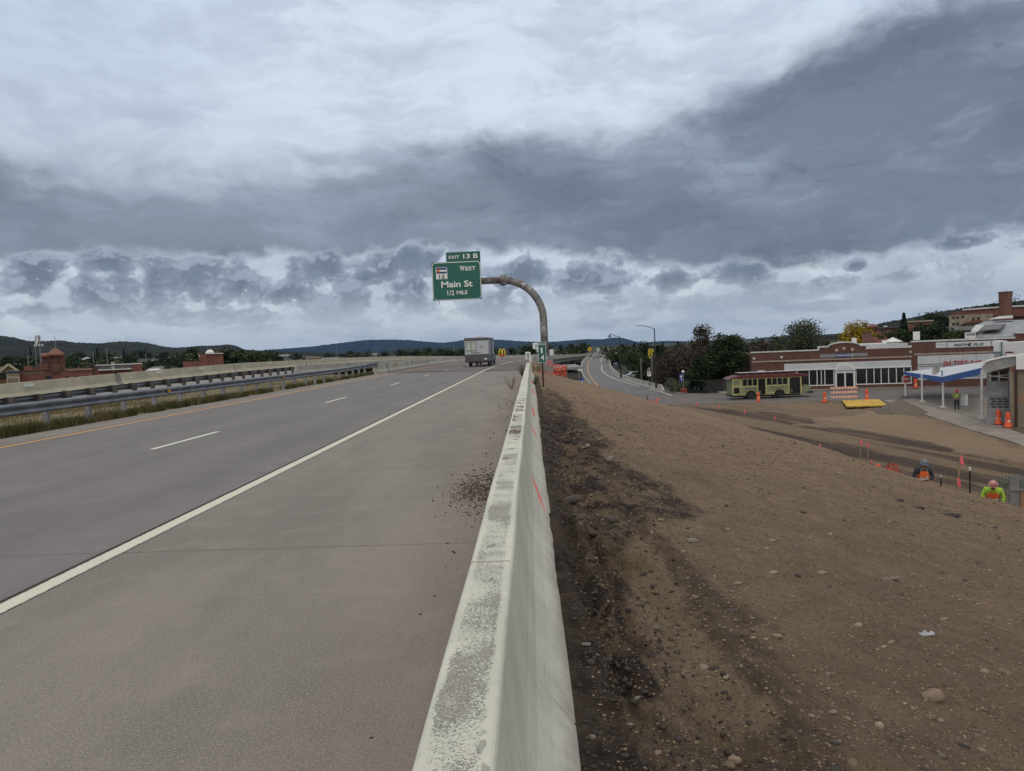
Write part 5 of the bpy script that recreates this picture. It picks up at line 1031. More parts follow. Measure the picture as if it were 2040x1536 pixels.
q = fac(1798, 673); b = MB(); b.box(q[0]-.65, q[0]+.65, 4, 5.3, zR, q[1]-.55); b.add([(q[0]-1.0, 3.7, q[1]-.5), (q[0]+1.0, 3.7, q[1]-.5), (q[0]+1.0, 5.6, q[1]-.5), (q[0]-1.0, 5.6, q[1]-.5), (q[0], 4.6, q[1]+.1)], [(0, 1, 4), (1, 2, 4), (2, 3, 4), (3, 0, 4), (3, 2, 1, 0)]); b.build('roof_cupola', M_wpaint, ga)
# parts shop
sh_ = thing('parts_shop', 'brick tyre and parts shop with white wall panels and long white sign board', 'building', tuple(G0+GD*(eR+.02)), GR)
def fs(u, v): q = fac(u, v); return q[0]-eR-.02, q[1]
zc = fs(1900, 679)[1]; zc1 = fs(1985, 671.5)[1]; xs_ = fs(2022, 665)[0]; xe = fs(2085, 660)[0]; zc2 = fs(2035, 664)[1]
MB().prism([(0, 0), (xe, 0), (xe, zc2), (xs_, zc2), (xs_, zc), (0, zc)], -.02, .4).build('wall', M_brick, sh_)
b = MB(); b.box(0, .4, .401, 20, 0, zc-.2); b.box(.4, xe, 19.6, 20, 0, zc-.2); b.build('side_wall', M_brick, sh_)
MB().box(.4, xe, .4, 19.6, zc-.8, zc-.5).build('roof', M_roofg, sh_)
b = MB(); b.box(-.05, xs_, -.12, .5, zc, zc+.2); b.box(xs_, xe, -.12, .5, zc2, zc2+.22); b.build('coping', M_cop, sh_)
x0 = fs(1864, 690)[0]; MB().box(.2, fs(1980, 700)[0], -.14, -.021, fs(1900, 703.5)[1]-.10, fs(1900, 703.5)[1]+.12).build('string_course', MATS['stone_band'], sh_)
def spanel(u0, u1, vt, vb, name, m, y0=-.09):
    um = (u0+u1)/2; a, c = fs(u0, (vt+vb)/2)[0], fs(u1, (vt+vb)/2)[0]; return MB().box(a, c, y0, -.021, fs(um, vb)[1], fs(um, vt)[1]).build(name, m, sh_), a, c, fs(um, vb)[1], fs(um, vt)[1]
M_sp = flat_mat('sign_offwhite', (.52, .56, .60), .5, .95)
k, a, c, z0_, z1_ = spanel(1864, 1885.5, 682, 693, 'side_sign', M_sp); text('Napa Tools', a+.1, z0_+.5, c-.1, z1_-.28, -.10, M_navy, k) if 0 else text('Quality Parts', a+.15, z0_+.42, c-.15, z1_-.32, -.10, M_navy, k)
k, a, c, z0_, z1_ = spanel(1887, 1973, 680.3, 691.2, 'shop_sign', M_sp); wd = c-a; M_ink = flat_mat('sign_ink', (.012, .016, .045), .5)
text('PARTS', a+wd*.15, z0_+.14, a+wd*.44, z1_-.22, -.10, M_ink, k, bold=.02, shear=.3); text('PLUS', a+wd*.60, z0_+.14, a+wd*.84, z1_-.22, -.10, M_ink, k, bold=.02, shear=.3)
b = MB(); mx, mz_ = a+wd*.52, (z0_+z1_)/2
for x_, z_, s_ in ((-.16, -.06, .12), (0, -.14, .13), (.0, .08, .12), (-.32, .0, .07)): b.prism([(mx+x_-s_, mz_+z_-s_*.6), (mx+x_+s_*.6, mz_+z_-s_), (mx+x_+s_, mz_+z_+s_*.6), (mx+x_-s_*.6, mz_+z_+s_)], -.10, -.091)
b.build('emblem', M_ink, k); b = MB(); b.prism([(mx+.12, mz_+.02), (mx+.3, mz_+.16), (mx+.34, mz_+.28), (mx+.1, mz_+.12)], -.10, -.091); b.build('emblem', mat('emblem_orange', (.6, .2, .03)), k)
spanel(1974.5, 1998, 678, 689, 'side_sign', M_sp)
k, a, c, z0_, z1_ = spanel(1828, 1985, 706.5, 755, 'wall_panel', M_wb, -.07)
for i_, v in enumerate((723.5, 727.5)): q = fs(1905, v)[1]; MB().box(a, c, -.12, -.071, q-.05, q+.05).build('panel_rail', mat('panel_rail_grey', (.25, .27, .29)), k)
for u in (1872, 1894, 1917, 1945): q = fs(u, 714)[0]; MB().box(q-.02, q+.02, -.085, -.071, fs(u, 722)[1], fs(u, 708)[1]).build('panel_seam', MATS['panel_rail_grey'], k)
lz0, lz1 = fs(1915, 732)[1], fs(1915, 718.5)[1]
x0, x1 = fs(1877, 730)[0], fs(1929, 726)[0]; text('JM.TIRE', x0, lz0, x1, lz1, -.09, M_redp, k, bold=.03); text('INC.', fs(1933, 726)[0], lz0, fs(1957, 724)[0], lz1, -.09, M_redp, k, bold=.03)
text('ALIGNMENT SERVICE', fs(1885, 748)[0], fs(1940, 749)[1]-.1, fs(1955, 746)[0], fs(1950, 744)[1], -.09, M_ink, k, bold=.005)
# barrel roof behind the shop
q0, q1 = at(1935, 668, 112), at(2110, 640, 112); rf = thing('metal_roofed_hall', 'large curved grey metal roof with white patches rising behind the parts shop', 'building', (at(1990, 660, 112).x, 112, ZF), GR)
def rr_(u, v, y): p = at(u, v, y)-Vector(rf.location); p = Matrix.Rotation(-GR, 4, 'Z') @ p; return p
A_ = [rr_(u, v, y) for u, v, y in ((1930, 672, 108), (1990, 671, 107), (2110, 664, 105))]; C_ = [rr_(u, v, y) for u, v, y in ((1963, 640, 126), (2020, 637.5, 126), (2110, 634, 126))]; Md = [a.lerp(c, .5)+Vector((0, 0, .7)) for a, c in zip(A_, C_)]
M_met = mat('streaked_metal_roof', (.20, .22, .24), (.30, .32, .34), rough=.5, scale=.8, detail=7); b = MB(); b.strip(A_, Md); b.strip(Md, C_); b.strip(C_, [c+Vector((0, 10, -6)) for c in C_]); b.strip([p-Vector((0, 0, 9)) for p in A_], A_); b.strip([A_[0]-Vector((0, 0, 9)), C_[0]-Vector((0, 0, 9))], [A_[0], C_[0]]); b.build('roof', M_met, rf)
def patch(pts, m, name, up=.25): 
    P = [rr_(u, v, y)+Vector((0, 0, up)) for u, v, y in pts]; MB().add(P+[p-Vector((0, 0, .15)) for p in P], [tuple(range(len(P)))]+[(i, (i+1) % len(P), (i+1) % len(P)+len(P), i+len(P)) for i in range(len(P))]).build(name, m, rf)
patch([(1934, 669, 108.8), (1948, 669.5, 108.8), (1961, 657, 115), (1944, 656, 115)], M_cop, 'white_patch', .7); patch([(1952, 668.5, 109), (1993, 665, 109), (2003, 655, 115), (1962, 657.5, 115)], mat('dark_skylight', (.10, .11, .12), (.17, .18, .2), scale=2), 'skylight', .8); patch([(1972, 646, 120), (2018, 643, 120), (2018, 639, 124), (1990, 641, 124)], M_cop, 'white_patch', .9)
q = fac(1932, 668); B = Bld('rooftop_unit', 'ribbed pale air conditioner box on the parts shop roof', 1933, 101, 'air conditioner'); B.wall(1922, 1944, 662.5, 2.5, M_wpaint, 'casing', at(1933, 671, 101).z+6.5-.2)
for v in (664, 666.5): B.rect(1925, 1943, v, v+1.5, MATS['dark_skylight'], 'grille', .05)
# hillside buildings on the right
B = Bld('brick_hospital', 'tall pale concrete and brick building with black window openings on the hillside', 1950, 205)
B.wall(1892, 2060, 625, 16, M_brick); B.wall(1891, 1978, 627, 2, mat('stained_concrete', (.30, .27, .22), (.20, .17, .14), scale=1.2), 'front', 0, -1.5)
P_ = [B.L(u, v) for u, v in ((1898, 625), (1920, 617.5), (2000, 611.5), (2060, 609), (2060, 630), (1892, 630))]; MB().add([(p.x, -1.4, p.z) for p in P_]+[(p.x, 14, p.z) for p in P_], [tuple(range(6)), (0, 6, 7, 1), (1, 7, 8, 2), (2, 8, 9, 3), (6, 11, 10, 9, 8, 7)]).build('upper_wall', M_brick2 if 0 else brick_mat('red_wall_brick', (.14, .045, .035), (.18, .06, .045)), B.t)
P_ = [B.L(u, v) for u, v in ((1918, 617.5), (2000, 611.3), (2060, 608.8))]; MB().tube([(p.x, -1.6, p.z) for p in P_], .3, 4).build('coping', M_cop, B.t)
for u, v in ((1897, 630.5), (1905, 630), (1915, 629), (1936, 633), (1946, 632), (1897, 643), (1905, 642.5)): B.rect(u, u+6, v, v+5.5, M_win, 'window', .06, -1.5)
MB().prism([(B.X(1913), B.Z(646, 1930)), (B.X(1957), B.Z(641, 1950)), (B.X(1957), B.Z(638, 1950)), (B.X(1940), B.Z(637.5, 1940)), (B.X(1920), B.Z(644, 1920))], -3.5, -1.6).build('lower_roof', MATS['red_wall_brick'], B.t)
B.rect(1888, 1950, 650, 658, M_grey, 'terrace', 5); B.rect(1902, 1938, 658.5, 663, M_win, 'undercroft', 4.5)
B = Bld('brick_chimney', 'tall round brick chimney rising against the sky at the right', 2004, 165, 'chimney'); r = .5*22*165/FOC
MB().lathe([(r*.98, 0), (r*.98, B.Z(600, 2004)), (r*1.02, B.Z(596, 2004)), (r*1.02, B.Z(582, 2004)), (r*.9, B.Z(582, 2004))], n=16).build('shaft', brick_mat('chimney_brick', (.13, .055, .04), (.16, .07, .05)), B.t, smooth=False); MB().lathe([(r*1.1, B.Z(583.5, 2004)), (r*1.1, B.Z(581, 2004)), (r*.8, B.Z(581, 2004))], n=16).build('rim', M_brick, B.t); MB().box(.1, .25, -.1, .1, B.Z(581, 2004), B.Z(578, 2004)).build('lightning_rod', M_galv, B.t)
B = Bld('hillside_block', 'small flat-roofed brick block with three paired windows on the hillside', 1834, 185); B.wall(1809, 1858, 640.5, 10, brick_mat('hill_brick', (.15, .06, .045), (.18, .075, .055))); B.rect(1808, 1860, 638.7, 640.8, M_trim, 'coping', .4)
for u in (1820, 1835.5, 1851): B.rect(u, u+2.2, 645, 648.5, M_win); B.rect(u+2.9, u+5, 645, 648.5, M_win); B.rect(u, u+5, 642, 644.3, M_roofg, 'lintel')
B = Bld('hillside_block', 'low brown brick building with dark roof edge left of the spruce', 1768, 175); B.wall(1748, 1788, 653, 10, M_brick3); B.rect(1748, 1790, 651, 654, mat('dark_fascia', (.07, .075, .09)), 'fascia', .6); B.rect(1760, 1768, 649, 652, M_wpaint, 'roof_box', .1)
for u in (1768, 1771.5): B.rect(u, u+1.6, 657.5, 664, M_trim)
B = Bld('hillside_block', 'dark red hipped-roof building behind the yellow tree', 1738, 200); B.wall(1722, 1755, 651, 8, M_brick); hip(B, 1730, 1752, 650, 1738, 645, -.5, 8, MATS['red_wall_brick']); B.wall(1718.5, 1728, 642.5, 2, M_brick, 'chimney', 10, -.3)
B = Bld('brick_stack', 'squat square brick chimney behind the garage parapet', 1727, 108, 'chimney'); B.wall(1717.5, 1737, 661, 2.2, brick_mat('stack_brick', (.12, .06, .055), (.15, .075, .065))); B.rect(1717, 1737.5, 660.5, 663, M_brick, 'rim', .1)
B = Bld('ruined_wall', 'low broken pinkish brick wall behind the garage roof', 1765, 110, 'wall'); P = [B.L(u, v) for u, v in ((1735, 690), (1735, 672), (1748, 671), (1750, 676), (1762, 675), (1764, 671), (1768, 675), (1780, 675), (1782, 690))]; MB().prism([(p.x, p.z) for p in P], 0, .5).build('wall', mat('pink_rubble', (.30, .13, .10), (.22, .11, .085), scale=1.5), B.t)
t_ = far_sign(1825.5, 669, 105, .95, 1.2, 'pale square sign on a pole behind the parts shop roof', ph=9)
far_sign(1481.5, 686.5, 160, 1.1, .75, 'tiny pale box above the dark green tree', ph=8) if 0 else None
#==PART5==
# ------------------------------------------------------------------ trolley bus (local x forward, -y side faces the camera)
BU = gp(1448, 795.5, ZF); bw = gp(1614, 788, ZF)
bus = thing('trolley_bus', 'pale yellow-green trolley-style bus with dark red roof and arched windows, parked in the street', 'bus', (22.6, 83.0, ZF), math.radians(1.0))
M_bus = mat('bus_cream_green', (.22, .25, .145), (.17, .205, .125), rough=.45, scale=1.2); M_byel = mat('bus_yellow_trim', (.58, .54, .18), (.50, .46, .15), rough=.4); M_bred = mat('bus_red_roof', (.115, .022, .026), (.09, .018, .022), rough=.4)
LB = 9.7; wdt = 2.45
MB().box(.1, 8.35, 0, wdt, .42, 2.52).build('body', M_bus, bus, bevel=.05)
MB().prism([(8.36, .45), (9.45, .62), (9.5, 1.25), (8.9, 1.45), (8.36, 1.5)], .25, wdt-.25).build('bonnet', M_bus, bus, bevel=.05)
MB().prism([(8.36, 1.51), (8.75, 1.48), (8.55, 2.45), (8.36, 2.5)], .06, wdt-.06).build('windscreen', M_glass, bus)
b = MB(); b.prism([(-.35, 2.42), (.1, 2.66), (.9, 2.86), (8.0, 2.86), (8.9, 2.72), (9.25, 2.58), (9.1, 2.48), (.1, 2.48)], -.12, wdt+.12); rfb = b.build('roof', M_bred, bus, bevel=.05)
MB().box(1.15, 7.6, .5, wdt-.5, 2.87, 3.10).build('clerestory', mat('clerestory_dark', (.035, .01, .015)), rfb); MB().box(1.05, 7.75, .38, wdt-.38, 3.10, 3.17).build('roof_top', mat('roof_pale', (.38, .36, .40)), rfb, bevel=.02)
MB().box(3.6, 4.3, .8, wdt-.8, 3.17, 3.28).build('roof_hatch', M_wpaint, rfb, bevel=.03)
for x in (1.9, 2.9, 3.9, 4.9, 5.9, 6.9): MB().box(x, x+.28, .47, .499, 2.90, 3.07).build('clerestory_window', mat('clerestory_pane', (.12, .06, .07)), rfb)
def arcw(x0, x1, z0, z1, y, m, name, par_): r = (x1-x0)/2; return MB().prism([(x0, z0), (x1, z0)]+[(x0+r+r*math.cos(t), z1-r*.8+r*.8*math.sin(t)) for t in np.linspace(0, PI, 10)], y-.012, y-.001).build(name, m, par_)
M_bl = flat_mat('bus_window_glass', (.008, .009, .012), .15)
for x in (1.38, 1.98, 2.58): arcw(x, x+.47, 1.62, 2.40, 0, M_bl, 'window', bus)
for x in (4.25, 4.88, 5.51, 6.14): arcw(x, x+.50, 1.62, 2.42, 0, M_bl, 'window', bus)
b = MB(); 
for z in (1.50, .62): b.box(.12, 3.16, -.022, -.001, z, z+.07); b.box(4.06, 6.85, -.022, -.001, z, z+.07)
for x in (.12, 3.10, 4.06, 6.79): b.box(x, x+.06, -.026, -.002, .50, 2.45)
for x in (8.22,): b.box(x, x+.1, -.026, -.002, .40, 2.5)
b.box(.12, 8.3, -.022, -.001, 2.42, 2.48); b.box(.18, 1.10, -.02, -.001, 2.30, 2.36); b.box(.18, 1.10, -.02, -.001, 1.66, 1.72); b.box(1.04, 1.10, -.02, -.001, 1.73, 2.29); b.build('trim', M_byel, bus)
MB().box(.24, 1.03, -.018, -.001, 1.73, 2.29).build('rear_panel', mat('bus_panel_green', (.17, .22, .13)), bus); MB().box(.32, .92, -.02, -.001, .72, 1.40).build('engine_grille', M_bl, bus)
for x0, x1 in ((3.20, 4.02), (6.95, 8.16)): d_ = MB().box(x0, x1, -.018, -.001, .50, 2.40).build('door', M_bl, bus); MB().box(x0+.1, x0+.3, -.022, -.019, .62, 1.0).build('door_step', mat('step_grey', (.10, .12, .15)), d_); MB().box((x0+x1)/2-.02, (x0+x1)/2+.02, -.024, -.019, .52, 2.38).build('door_edge', M_blackp, d_)
M_let = mat('bus_blue_grey_lettering', (.10, .15, .17)); text('TRINIDAD', 1.55, 1.12, 3.0, 1.40, -.004, M_let, bus, bold=.005); text('TROLLEY', 4.55, 1.16, 6.3, 1.42, -.004, M_let, bus, bold=.005)
b = MB(); b.box(1.35, 3.05, -.012, -.001, .92, .97); b.box(4.4, 6.4, -.012, -.001, .98, 1.02); b.box(4.9, 6.6, -.012, -.001, .86, .90); b.build('scroll_stripe', mat('bus_scroll', (.24, .16, .10)), bus)
def bwheel(x):
    MB().prism([(x+.62*math.cos(t), .42+.62*math.sin(t)) for t in np.linspace(0, PI, 14)], -.03, .02).build('wheel_arch', M_bl, bus)
    for y_ in (.02, wdt-.3):
        k = MB().lathe([(.2, -.13), (.42, -.14), (.46, -.09), (.46, .14), (.2, .14)], (x, y_+.08, .46), 20, 'Y').build('wheel', M_black, bus); MB().lathe([(.05, -.15), (.22, -.15), (.24, .1), (.05, .1)], (x, y_+.08, .46), 14, 'Y').build('rim', mat('bus_rim', (.045, .042, .04), rough=.4, metal=.5), k)
bwheel(2.30); bwheel(5.72); bus.scale = (.95, .95, .95); bus.location.x = 22.5
MB().box(9.3, 9.78, .15, wdt-.15, .42, .68).build('bumper', M_blackp, bus, bevel=.04); MB().box(9.3, 9.6, .35, .75, .95, 1.2).build('headlight', M_galv, bus, bevel=.04); MB().box(9.51, 9.56, .8, wdt-.8, .75, 1.35).build('grille', M_galv, bus); MB().box(-.05, .1, .1, wdt-.1, .38, .55).build('rear_bumper', M_blackp, bus)
MB().box(.3, 8.3, .2, wdt-.2, .26, .42).build('chassis', M_black, bus); MB().tube([(8.4, -.02, 2.42), (8.75, -.22, 2.35), (8.8, -.25, 2.0)], .025, 5).build('mirror_arm', M_blackp, bus); MB().lathe([(0, 0), (.06, .02), (.06, .08), (0, .1)], (8.15, -.1, 2.62), 8).build('marker_lamp', MATS['red_lens'], bus)
# ------------------------------------------------------------------ canopy, dish, kiosk, forecourt
def P_(u, v, y): return at(u, v, y)
A = P_(1800, 741, 79); Bq = P_(1877, 751.5, 65.7); C = P_(1955, 733.5, 56.5); E_ = P_(1960, 720.5, 76); F_ = P_(1868, 733.5, 82)
cp = thing('canopy', 'white petrol station canopy folded in the middle with deep blue front edge on white posts', 'canopy', (36.5, 65.7, ZF)); oc = Vector(cp.location)
def sub(p): return p-oc
up = Vector((0, 0, .03)); th = Vector((0, 0, .34)); b = MB()
b.add([sub(A), sub(Bq), sub(F_), sub(A)-th*.6, sub(Bq)-th, sub(F_)-th], [(0, 1, 2), (3, 5, 4), (0, 2, 5, 3)]); b.add([sub(Bq), sub(C), sub(E_), sub(F_), sub(Bq)-th, sub(C)-th, sub(E_)-th, sub(F_)-th], [(0, 1, 2, 3), (4, 7, 6, 5), (1, 5, 6, 2), (2, 6, 7, 3)]); b.build('roof', mat('canopy_white', (.50, .55, .60), (.44, .49, .54), scale=.8), cp)
n1_ = Vector((-.03, -.03, 0)); b = MB(); q = [sub(A)+n1_+up, sub(Bq)+n1_+up, sub(C)+n1_+up]; hh3 = [.34, .50, .50]
b.add([p for p in q]+[p-Vector((0, 0, h)) for p, h in zip(q, hh3)]+[p+Vector((.06, .06, 0)) for p in q]+[p-Vector((-.06, -.06, h)) for p, h in zip(q, hh3)], [(0, 3, 4, 1), (1, 4, 5, 2), (6, 7, 10, 9), (7, 8, 11, 10), (0, 1, 7, 6), (1, 2, 8, 7), (3, 9, 10, 4), (4, 10, 11, 5)]); b.build('fascia', M_blue, cp)
for (u, v, ut, vt, y) in ((1837, 800.6, 1835.6, 747, 71.8), (1879, 812, 1877, 753, 65.8), (1956.5, 834, 1954.5, 741, 56.6)):
    g_ = gp(u, v, ZF); tp = at(ut, vt, g_.y); MB().tube([(g_.x-oc.x, g_.y-oc.y, 0), (g_.x-oc.x, g_.y-oc.y, tp.z-ZF+.1)], .085, 8).build('post', M_wpaint, cp); MB().box(g_.x-oc.x-.2, g_.x-oc.x+.2, g_.y-oc.y-.2, g_.y-oc.y+.2, .03, .10).build('base_plate', M_wpaint, cp)
g_ = P_(1800, 745, 79); MB().tube([(g_.x-oc.x+.15, g_.y-oc.y, 0), (g_.x-oc.x+.15, g_.y-oc.y, g_.z-ZF)], .08, 8).build('post', M_wpaint, cp)
dh = P_(1876, 737, 65.5); ds = thing('satellite_dish', 'small tilted satellite dish on a pole above the blue canopy edge', 'dish', tuple(P_(1877, 750, 65.5))); od = Vector(ds.location)
MB().tube([(0, 0, 0), (0, 0, .55)], .05, 6).build('pole', M_blue, ds); dc = P_(1866, 739, 65.3)-od; nrm = Vector((-.75, -.2, .35)).normalized(); rt_ = nrm.to_track_quat('Z', 'Y').to_matrix().to_4x4(); b = MB(); b.lathe([(0, -.05), (.28, .02), (.42, .10), (.40, .12), (0, -.02)], n=16); b.v = [tuple(Matrix.Translation(dc) @ rt_ @ Vector(v)) for v in b.v]; b.build('dish', mat('dish_grey', (.34, .33, .33)), ds)
MB().tube([dc, dc+nrm*.55+Vector((0, 0, -.1))], .015, 4).build('feed_arm', M_galv, ds); MB().tube([(0, 0, .45), tuple(dc)], .03, 5).build('mount', M_galv, ds)
K = Bld('kiosk', 'grey-panelled station kiosk with small high window under the rounded canopy roof', 1990, 52.5, 'building', ZF); ki = K.t; KX = lambda u: K.X(u, 790); KZ = lambda v, u=1990: K.Z(v, u)
M_kio = mat('kiosk_panel', (.25, .27, .30), (.20, .22, .25), rough=.5, scale=1.2)
MB().box(KX(1966), KX(2012), 0, 3.2, 0, KZ(727)).build('wall', M_kio, ki); MB().box(KX(1975), KX(2008.5), -.05, -.001, KZ(758), KZ(740)).build('window', M_win, ki); MB().box(KX(1974), KX(2009), -.03, -.001, KZ(790), KZ(759)).build('panel', mat('kiosk_front', (.33, .35, .38)), ki)
b = MB()
for u in (1973, 1990.5, 2009.5): b.box(KX(u)-.04, KX(u)+.04, -.09, -.051, KZ(759), KZ(739))
b.build('window_frame', M_wpaint, ki)
for r_ in range(4):
    for c_ in range(3): MB().box(KX(1973+12*c_+(3 if r_ % 2 else 0)), KX(1982+12*c_+(3 if r_ % 2 else 0)), -.06, -.031, KZ(796+5.3*r_), KZ(793+5.3*r_)).build('louvre', mat('louvre_dark', (.05, .055, .07)), ki)
MB().prism([(KX(1964.5), 0.02), (KX(2014), .02), (KX(2012), KZ(791)), (KX(1966), KZ(791))], -.03, -.002).build('skirt', M_kio, ki)
E2 = Bld('entrance_roof', 'grey rounded sheet canopy roof sloping up to the right over the kiosk', 1990, 51.8, 'canopy', ZF); ra_ = E2.t
a_ = [E2.L(u, v) for u, v in ((1959, 728), (1962, 722), (1970, 718.5), (1995, 712.5), (2045, 706), (2100, 701))]; c2_ = [E2.L(u, v) for u, v in ((1958.5, 734), (1961, 740), (1966, 742), (2012, 730), (2045, 723), (2100, 717))]
MB().prism([(p.x, p.z) for p in a_]+[(p.x, p.z) for p in c2_[::-1]], -.9, 2.6).build('roof', mat('sheet_roof', (.27, .28, .29), (.20, .21, .22), rough=.5, scale=1.5, detail=7), ra_, bevel=.02)
b = MB(); b.tube([Vector((p.x, -.95, p.z+.04)) for p in a_], .07, 5); b.build('edge_pipe', M_wpaint, ra_); MB().tube([E2.L(1959, 747), E2.L(2010, 753)], .035, 5).build('brace', M_wpaint, ra_); MB().tube([E2.L(1975, 750), E2.L(2012, 746)], .03, 5).build('brace', M_wpaint, ra_)
S_ = Bld('station_building', 'tan station wall at the right edge with brick pillar and white fascia', 2028, 50.5, 'building', ZF); sb = S_.t; SX = lambda u: S_.X(u, 780); SZ = lambda v, u=2028: S_.Z(v, u)
MB().box(SX(2025), SX(2130), 0, 6, 0, SZ(712)).build('wall', mat('tan_stucco', (.22, .185, .145), (.16, .135, .105), scale=.8), sb); MB().box(SX(2012.5), SX(2024.5), .05, .6, 0, SZ(716)).build('pillar', mat('tan_block', (.25, .21, .16)), sb); MB().box(SX(2014), SX(2024.3), -.02, .049, SZ(738), SZ(717)).build('pillar_top', M_brick2, sb)
MB().box(SX(2024.6), SX(2130), -.3, -.001, SZ(735.5), SZ(709)).build('fascia', M_wpaint, sb); MB().tube([(SX(2024), -.1, 0), (SX(2024), -.1, SZ(737))], .08, 6).build('downpipe', M_rustp, sb)
MB().box(SX(2030), SX(2060), -.03, -.001, SZ(803), SZ(788)).build('stone_panel', mat('orange_stone', (.30, .15, .09), (.22, .17, .12), scale=3), sb)
W2 = Bld('white_shed', 'plain white shed block behind the kiosk roof', 2000, 78, 'building', ZF); wb2 = W2.t; WX = lambda u: W2.X(u, 700); WZ = lambda v, u=2010: W2.Z(v, u)
MB().prism([(WX(1979), 0), (WX(2100), 0), (WX(2100), WZ(676, 2100)), (WX(2012), WZ(683)), (WX(2004), WZ(680)), (WX(1979.5), WZ(679.5, 1980))], 0, 5).build('wall', mat('shed_white', (.56, .59, .62), (.50, .53, .56), scale=.5), wb2); MB().box(WX(1995.5)-.06, WX(1995.5)+.06, -.15, -.02, WZ(716), WZ(681)).build('downpipe', mat('teal_pipe', (.10, .16, .19)), wb2); MB().box(WX(1979.5), WX(1995), -.1, -.001, WZ(703, 1987), WZ(700.5, 1987)).build('rail', MATS['teal_pipe'], wb2)
for u in (1982, 1985.5, 1989.5, 1993): MB().box(WX(u)-.05, WX(u)+.05, -.08, -.002, WZ(717, u), WZ(704, u)).build('slat', MATS['panel_rail_grey'], wb2)
MB().box(WX(2004), WX(2018), -1.2, -.001, WZ(716), WZ(703)).build('roof_box', M_wpaint, wb2); MB().box(WX(2003.5), WX(2018.5), -1.25, .0, WZ(703)+.002, WZ(700.5)).build('roof_box_lid', mat('dark_red_lid', (.10, .025, .03)), wb2)
# ------------------------------------------------------------------ street furniture and works gear
p = gp(1804.4, 791, ZF); stp = sign_post('stop_sign', 'red octagonal STOP sign on a white post at the street corner', 'road sign', tuple(p), at(1802, 748, p.y).z-ZF, .06, M_wpaint)
zc_ = at(1803, 755.5, p.y).z-ZF; R8 = .42; oc8 = [(R8*1.082*math.cos(math.radians(22.5+45*k)), zc_+R8*1.082*math.sin(math.radians(22.5+45*k))) for k in range(8)]; oc7 = [(R8*.97*1.0*math.cos(math.radians(22.5+45*k)), zc_+R8*.97*math.sin(math.radians(22.5+45*k))) for k in range(8)]
k = MB().prism(oc8, -.09, -.07).build('sign_panel', M_signw, stp); MB().prism(oc7, -.097, -.091).build('sign_face', M_redp, k); text('STOP', -.31, zc_-.12, .31, zc_+.13, -.10, M_signw, k, bold=.02); MB().lathe([(0, .03), (.45, .03), (.42, .07), (0, .08)], n=12).build('base', M_blackp, stp)
M_wst = flat_mat('reflective_white', (.70, .70, .68), .5, .9)
def drum(name, label, loc, rz_=0, tall=1.0, w_=.15, group='striped channeliser cones round the works'):
    t_ = thing(name, label, 'cone', loc, rz_, group); MB().lathe([(w_*1.55, .05), (w_*1.2, .28*tall), (w_*1.0, .31*tall), (w_*.84, .97*tall), (w_*.5, 1.03*tall), (w_*.2, 1.05*tall)], n=14).build('body', M_orange, t_)
    MB().slab([(.34*math.cos(a), .34*math.sin(a)) for a in np.radians(range(22, 382, 45))], 0, .05).build('base', M_black, t_)
    b = MB()
    for i_ in range(3):
        z0 = tall*(.36+.2*i_); rr0 = w_*.99+.006-.02*i_
        for a0 in (-150, -30, 90):
            P = []; F = []
            for j in range(7):
                a = math.radians(a0+j*13); P += [(rr0*math.cos(a), rr0*math.sin(a), z0+.012*j*tall), (rr0*math.cos(a)*.97, rr0*math.sin(a)*.97, z0+.10*tall+.012*j*tall)]
            b.add(P, [(2*j, 2*j+2, 2*j+3, 2*j+1) for j in range(6)])
    b.build('stripe', M_wst, t_); return t_
dr = drum('traffic_cone', 'orange striped cone in front of the left side of the barricade', tuple(gp(1643, 802, ZF)), math.radians(20), 1.06, .17)
for u, v, lab, sc_ in ((1727, 797, 'orange striped cone just right of the barricade', 1.0), (1511, 800.5, 'slim orange cone in front of the trolley bus doors', .95), (1824, 773, 'orange striped cone against the brick corner across the street', 1.0), (1989.5, 846, 'left of the two orange striped drums by the kiosk', .98), (2008, 852, 'right of the two orange striped drums by the kiosk', .98)):
    dup(dr, tuple(gp(u, v, ZF+.03)), rt.random(), lab, (sc_,)*3)
p = gp(1685, 803, ZF); bc = thing('barricade', 'three-board orange and white striped barricade beside the yellow plate', 'barricade', (p.x, p.y+.4, ZF), math.radians(-6)); PX = 1.28
for i_, z in enumerate((.50, .98, 1.42)):
    k = MB().box(-PX, PX, -.04, -.01, z, z+.20).build('board', M_wst, bc)
    for j in range(9): x = -PX+.02+j*.285; MB().prism([(x, z+.004), (x+.13, z+.004), (x+.26, z+.196), (x+.13, z+.196)], -.046, -.041).build('stripe', M_orange, k)
for x in (-.85, .85): MB().box(x-.03, x+.03, 0, .04, .05, 1.62).build('upright', M_galv, bc); MB().box(x-.03, x+.03, -.7, .7, .0, .05).build('foot', M_galv, bc)
MB().box(.55, 1.15, -.9, -.4, .0, .12).build('sandbag', M_black, bc, bevel=.04)
yp = [gp(u, v, ZF) for u, v in [(1677, 801), (1750, 799), (1768, 811), (1687, 813.5)]]; cy_ = sum((Vector(q) for q in yp), Vector())/4; ypl = thing('road_plate', 'bright yellow scuffed road plate lying on the dirt by the kerb', 'plate', tuple(cy_))
MB().slab([((q-cy_).x, (q-cy_).y) for q in yp], .10, .20).build('plate', M_yelp, ypl); MB().slab([((q-cy_).x*1.02, (q-cy_).y*1.03) for q in yp], .0, .095).build('frame', M_black, ypl)
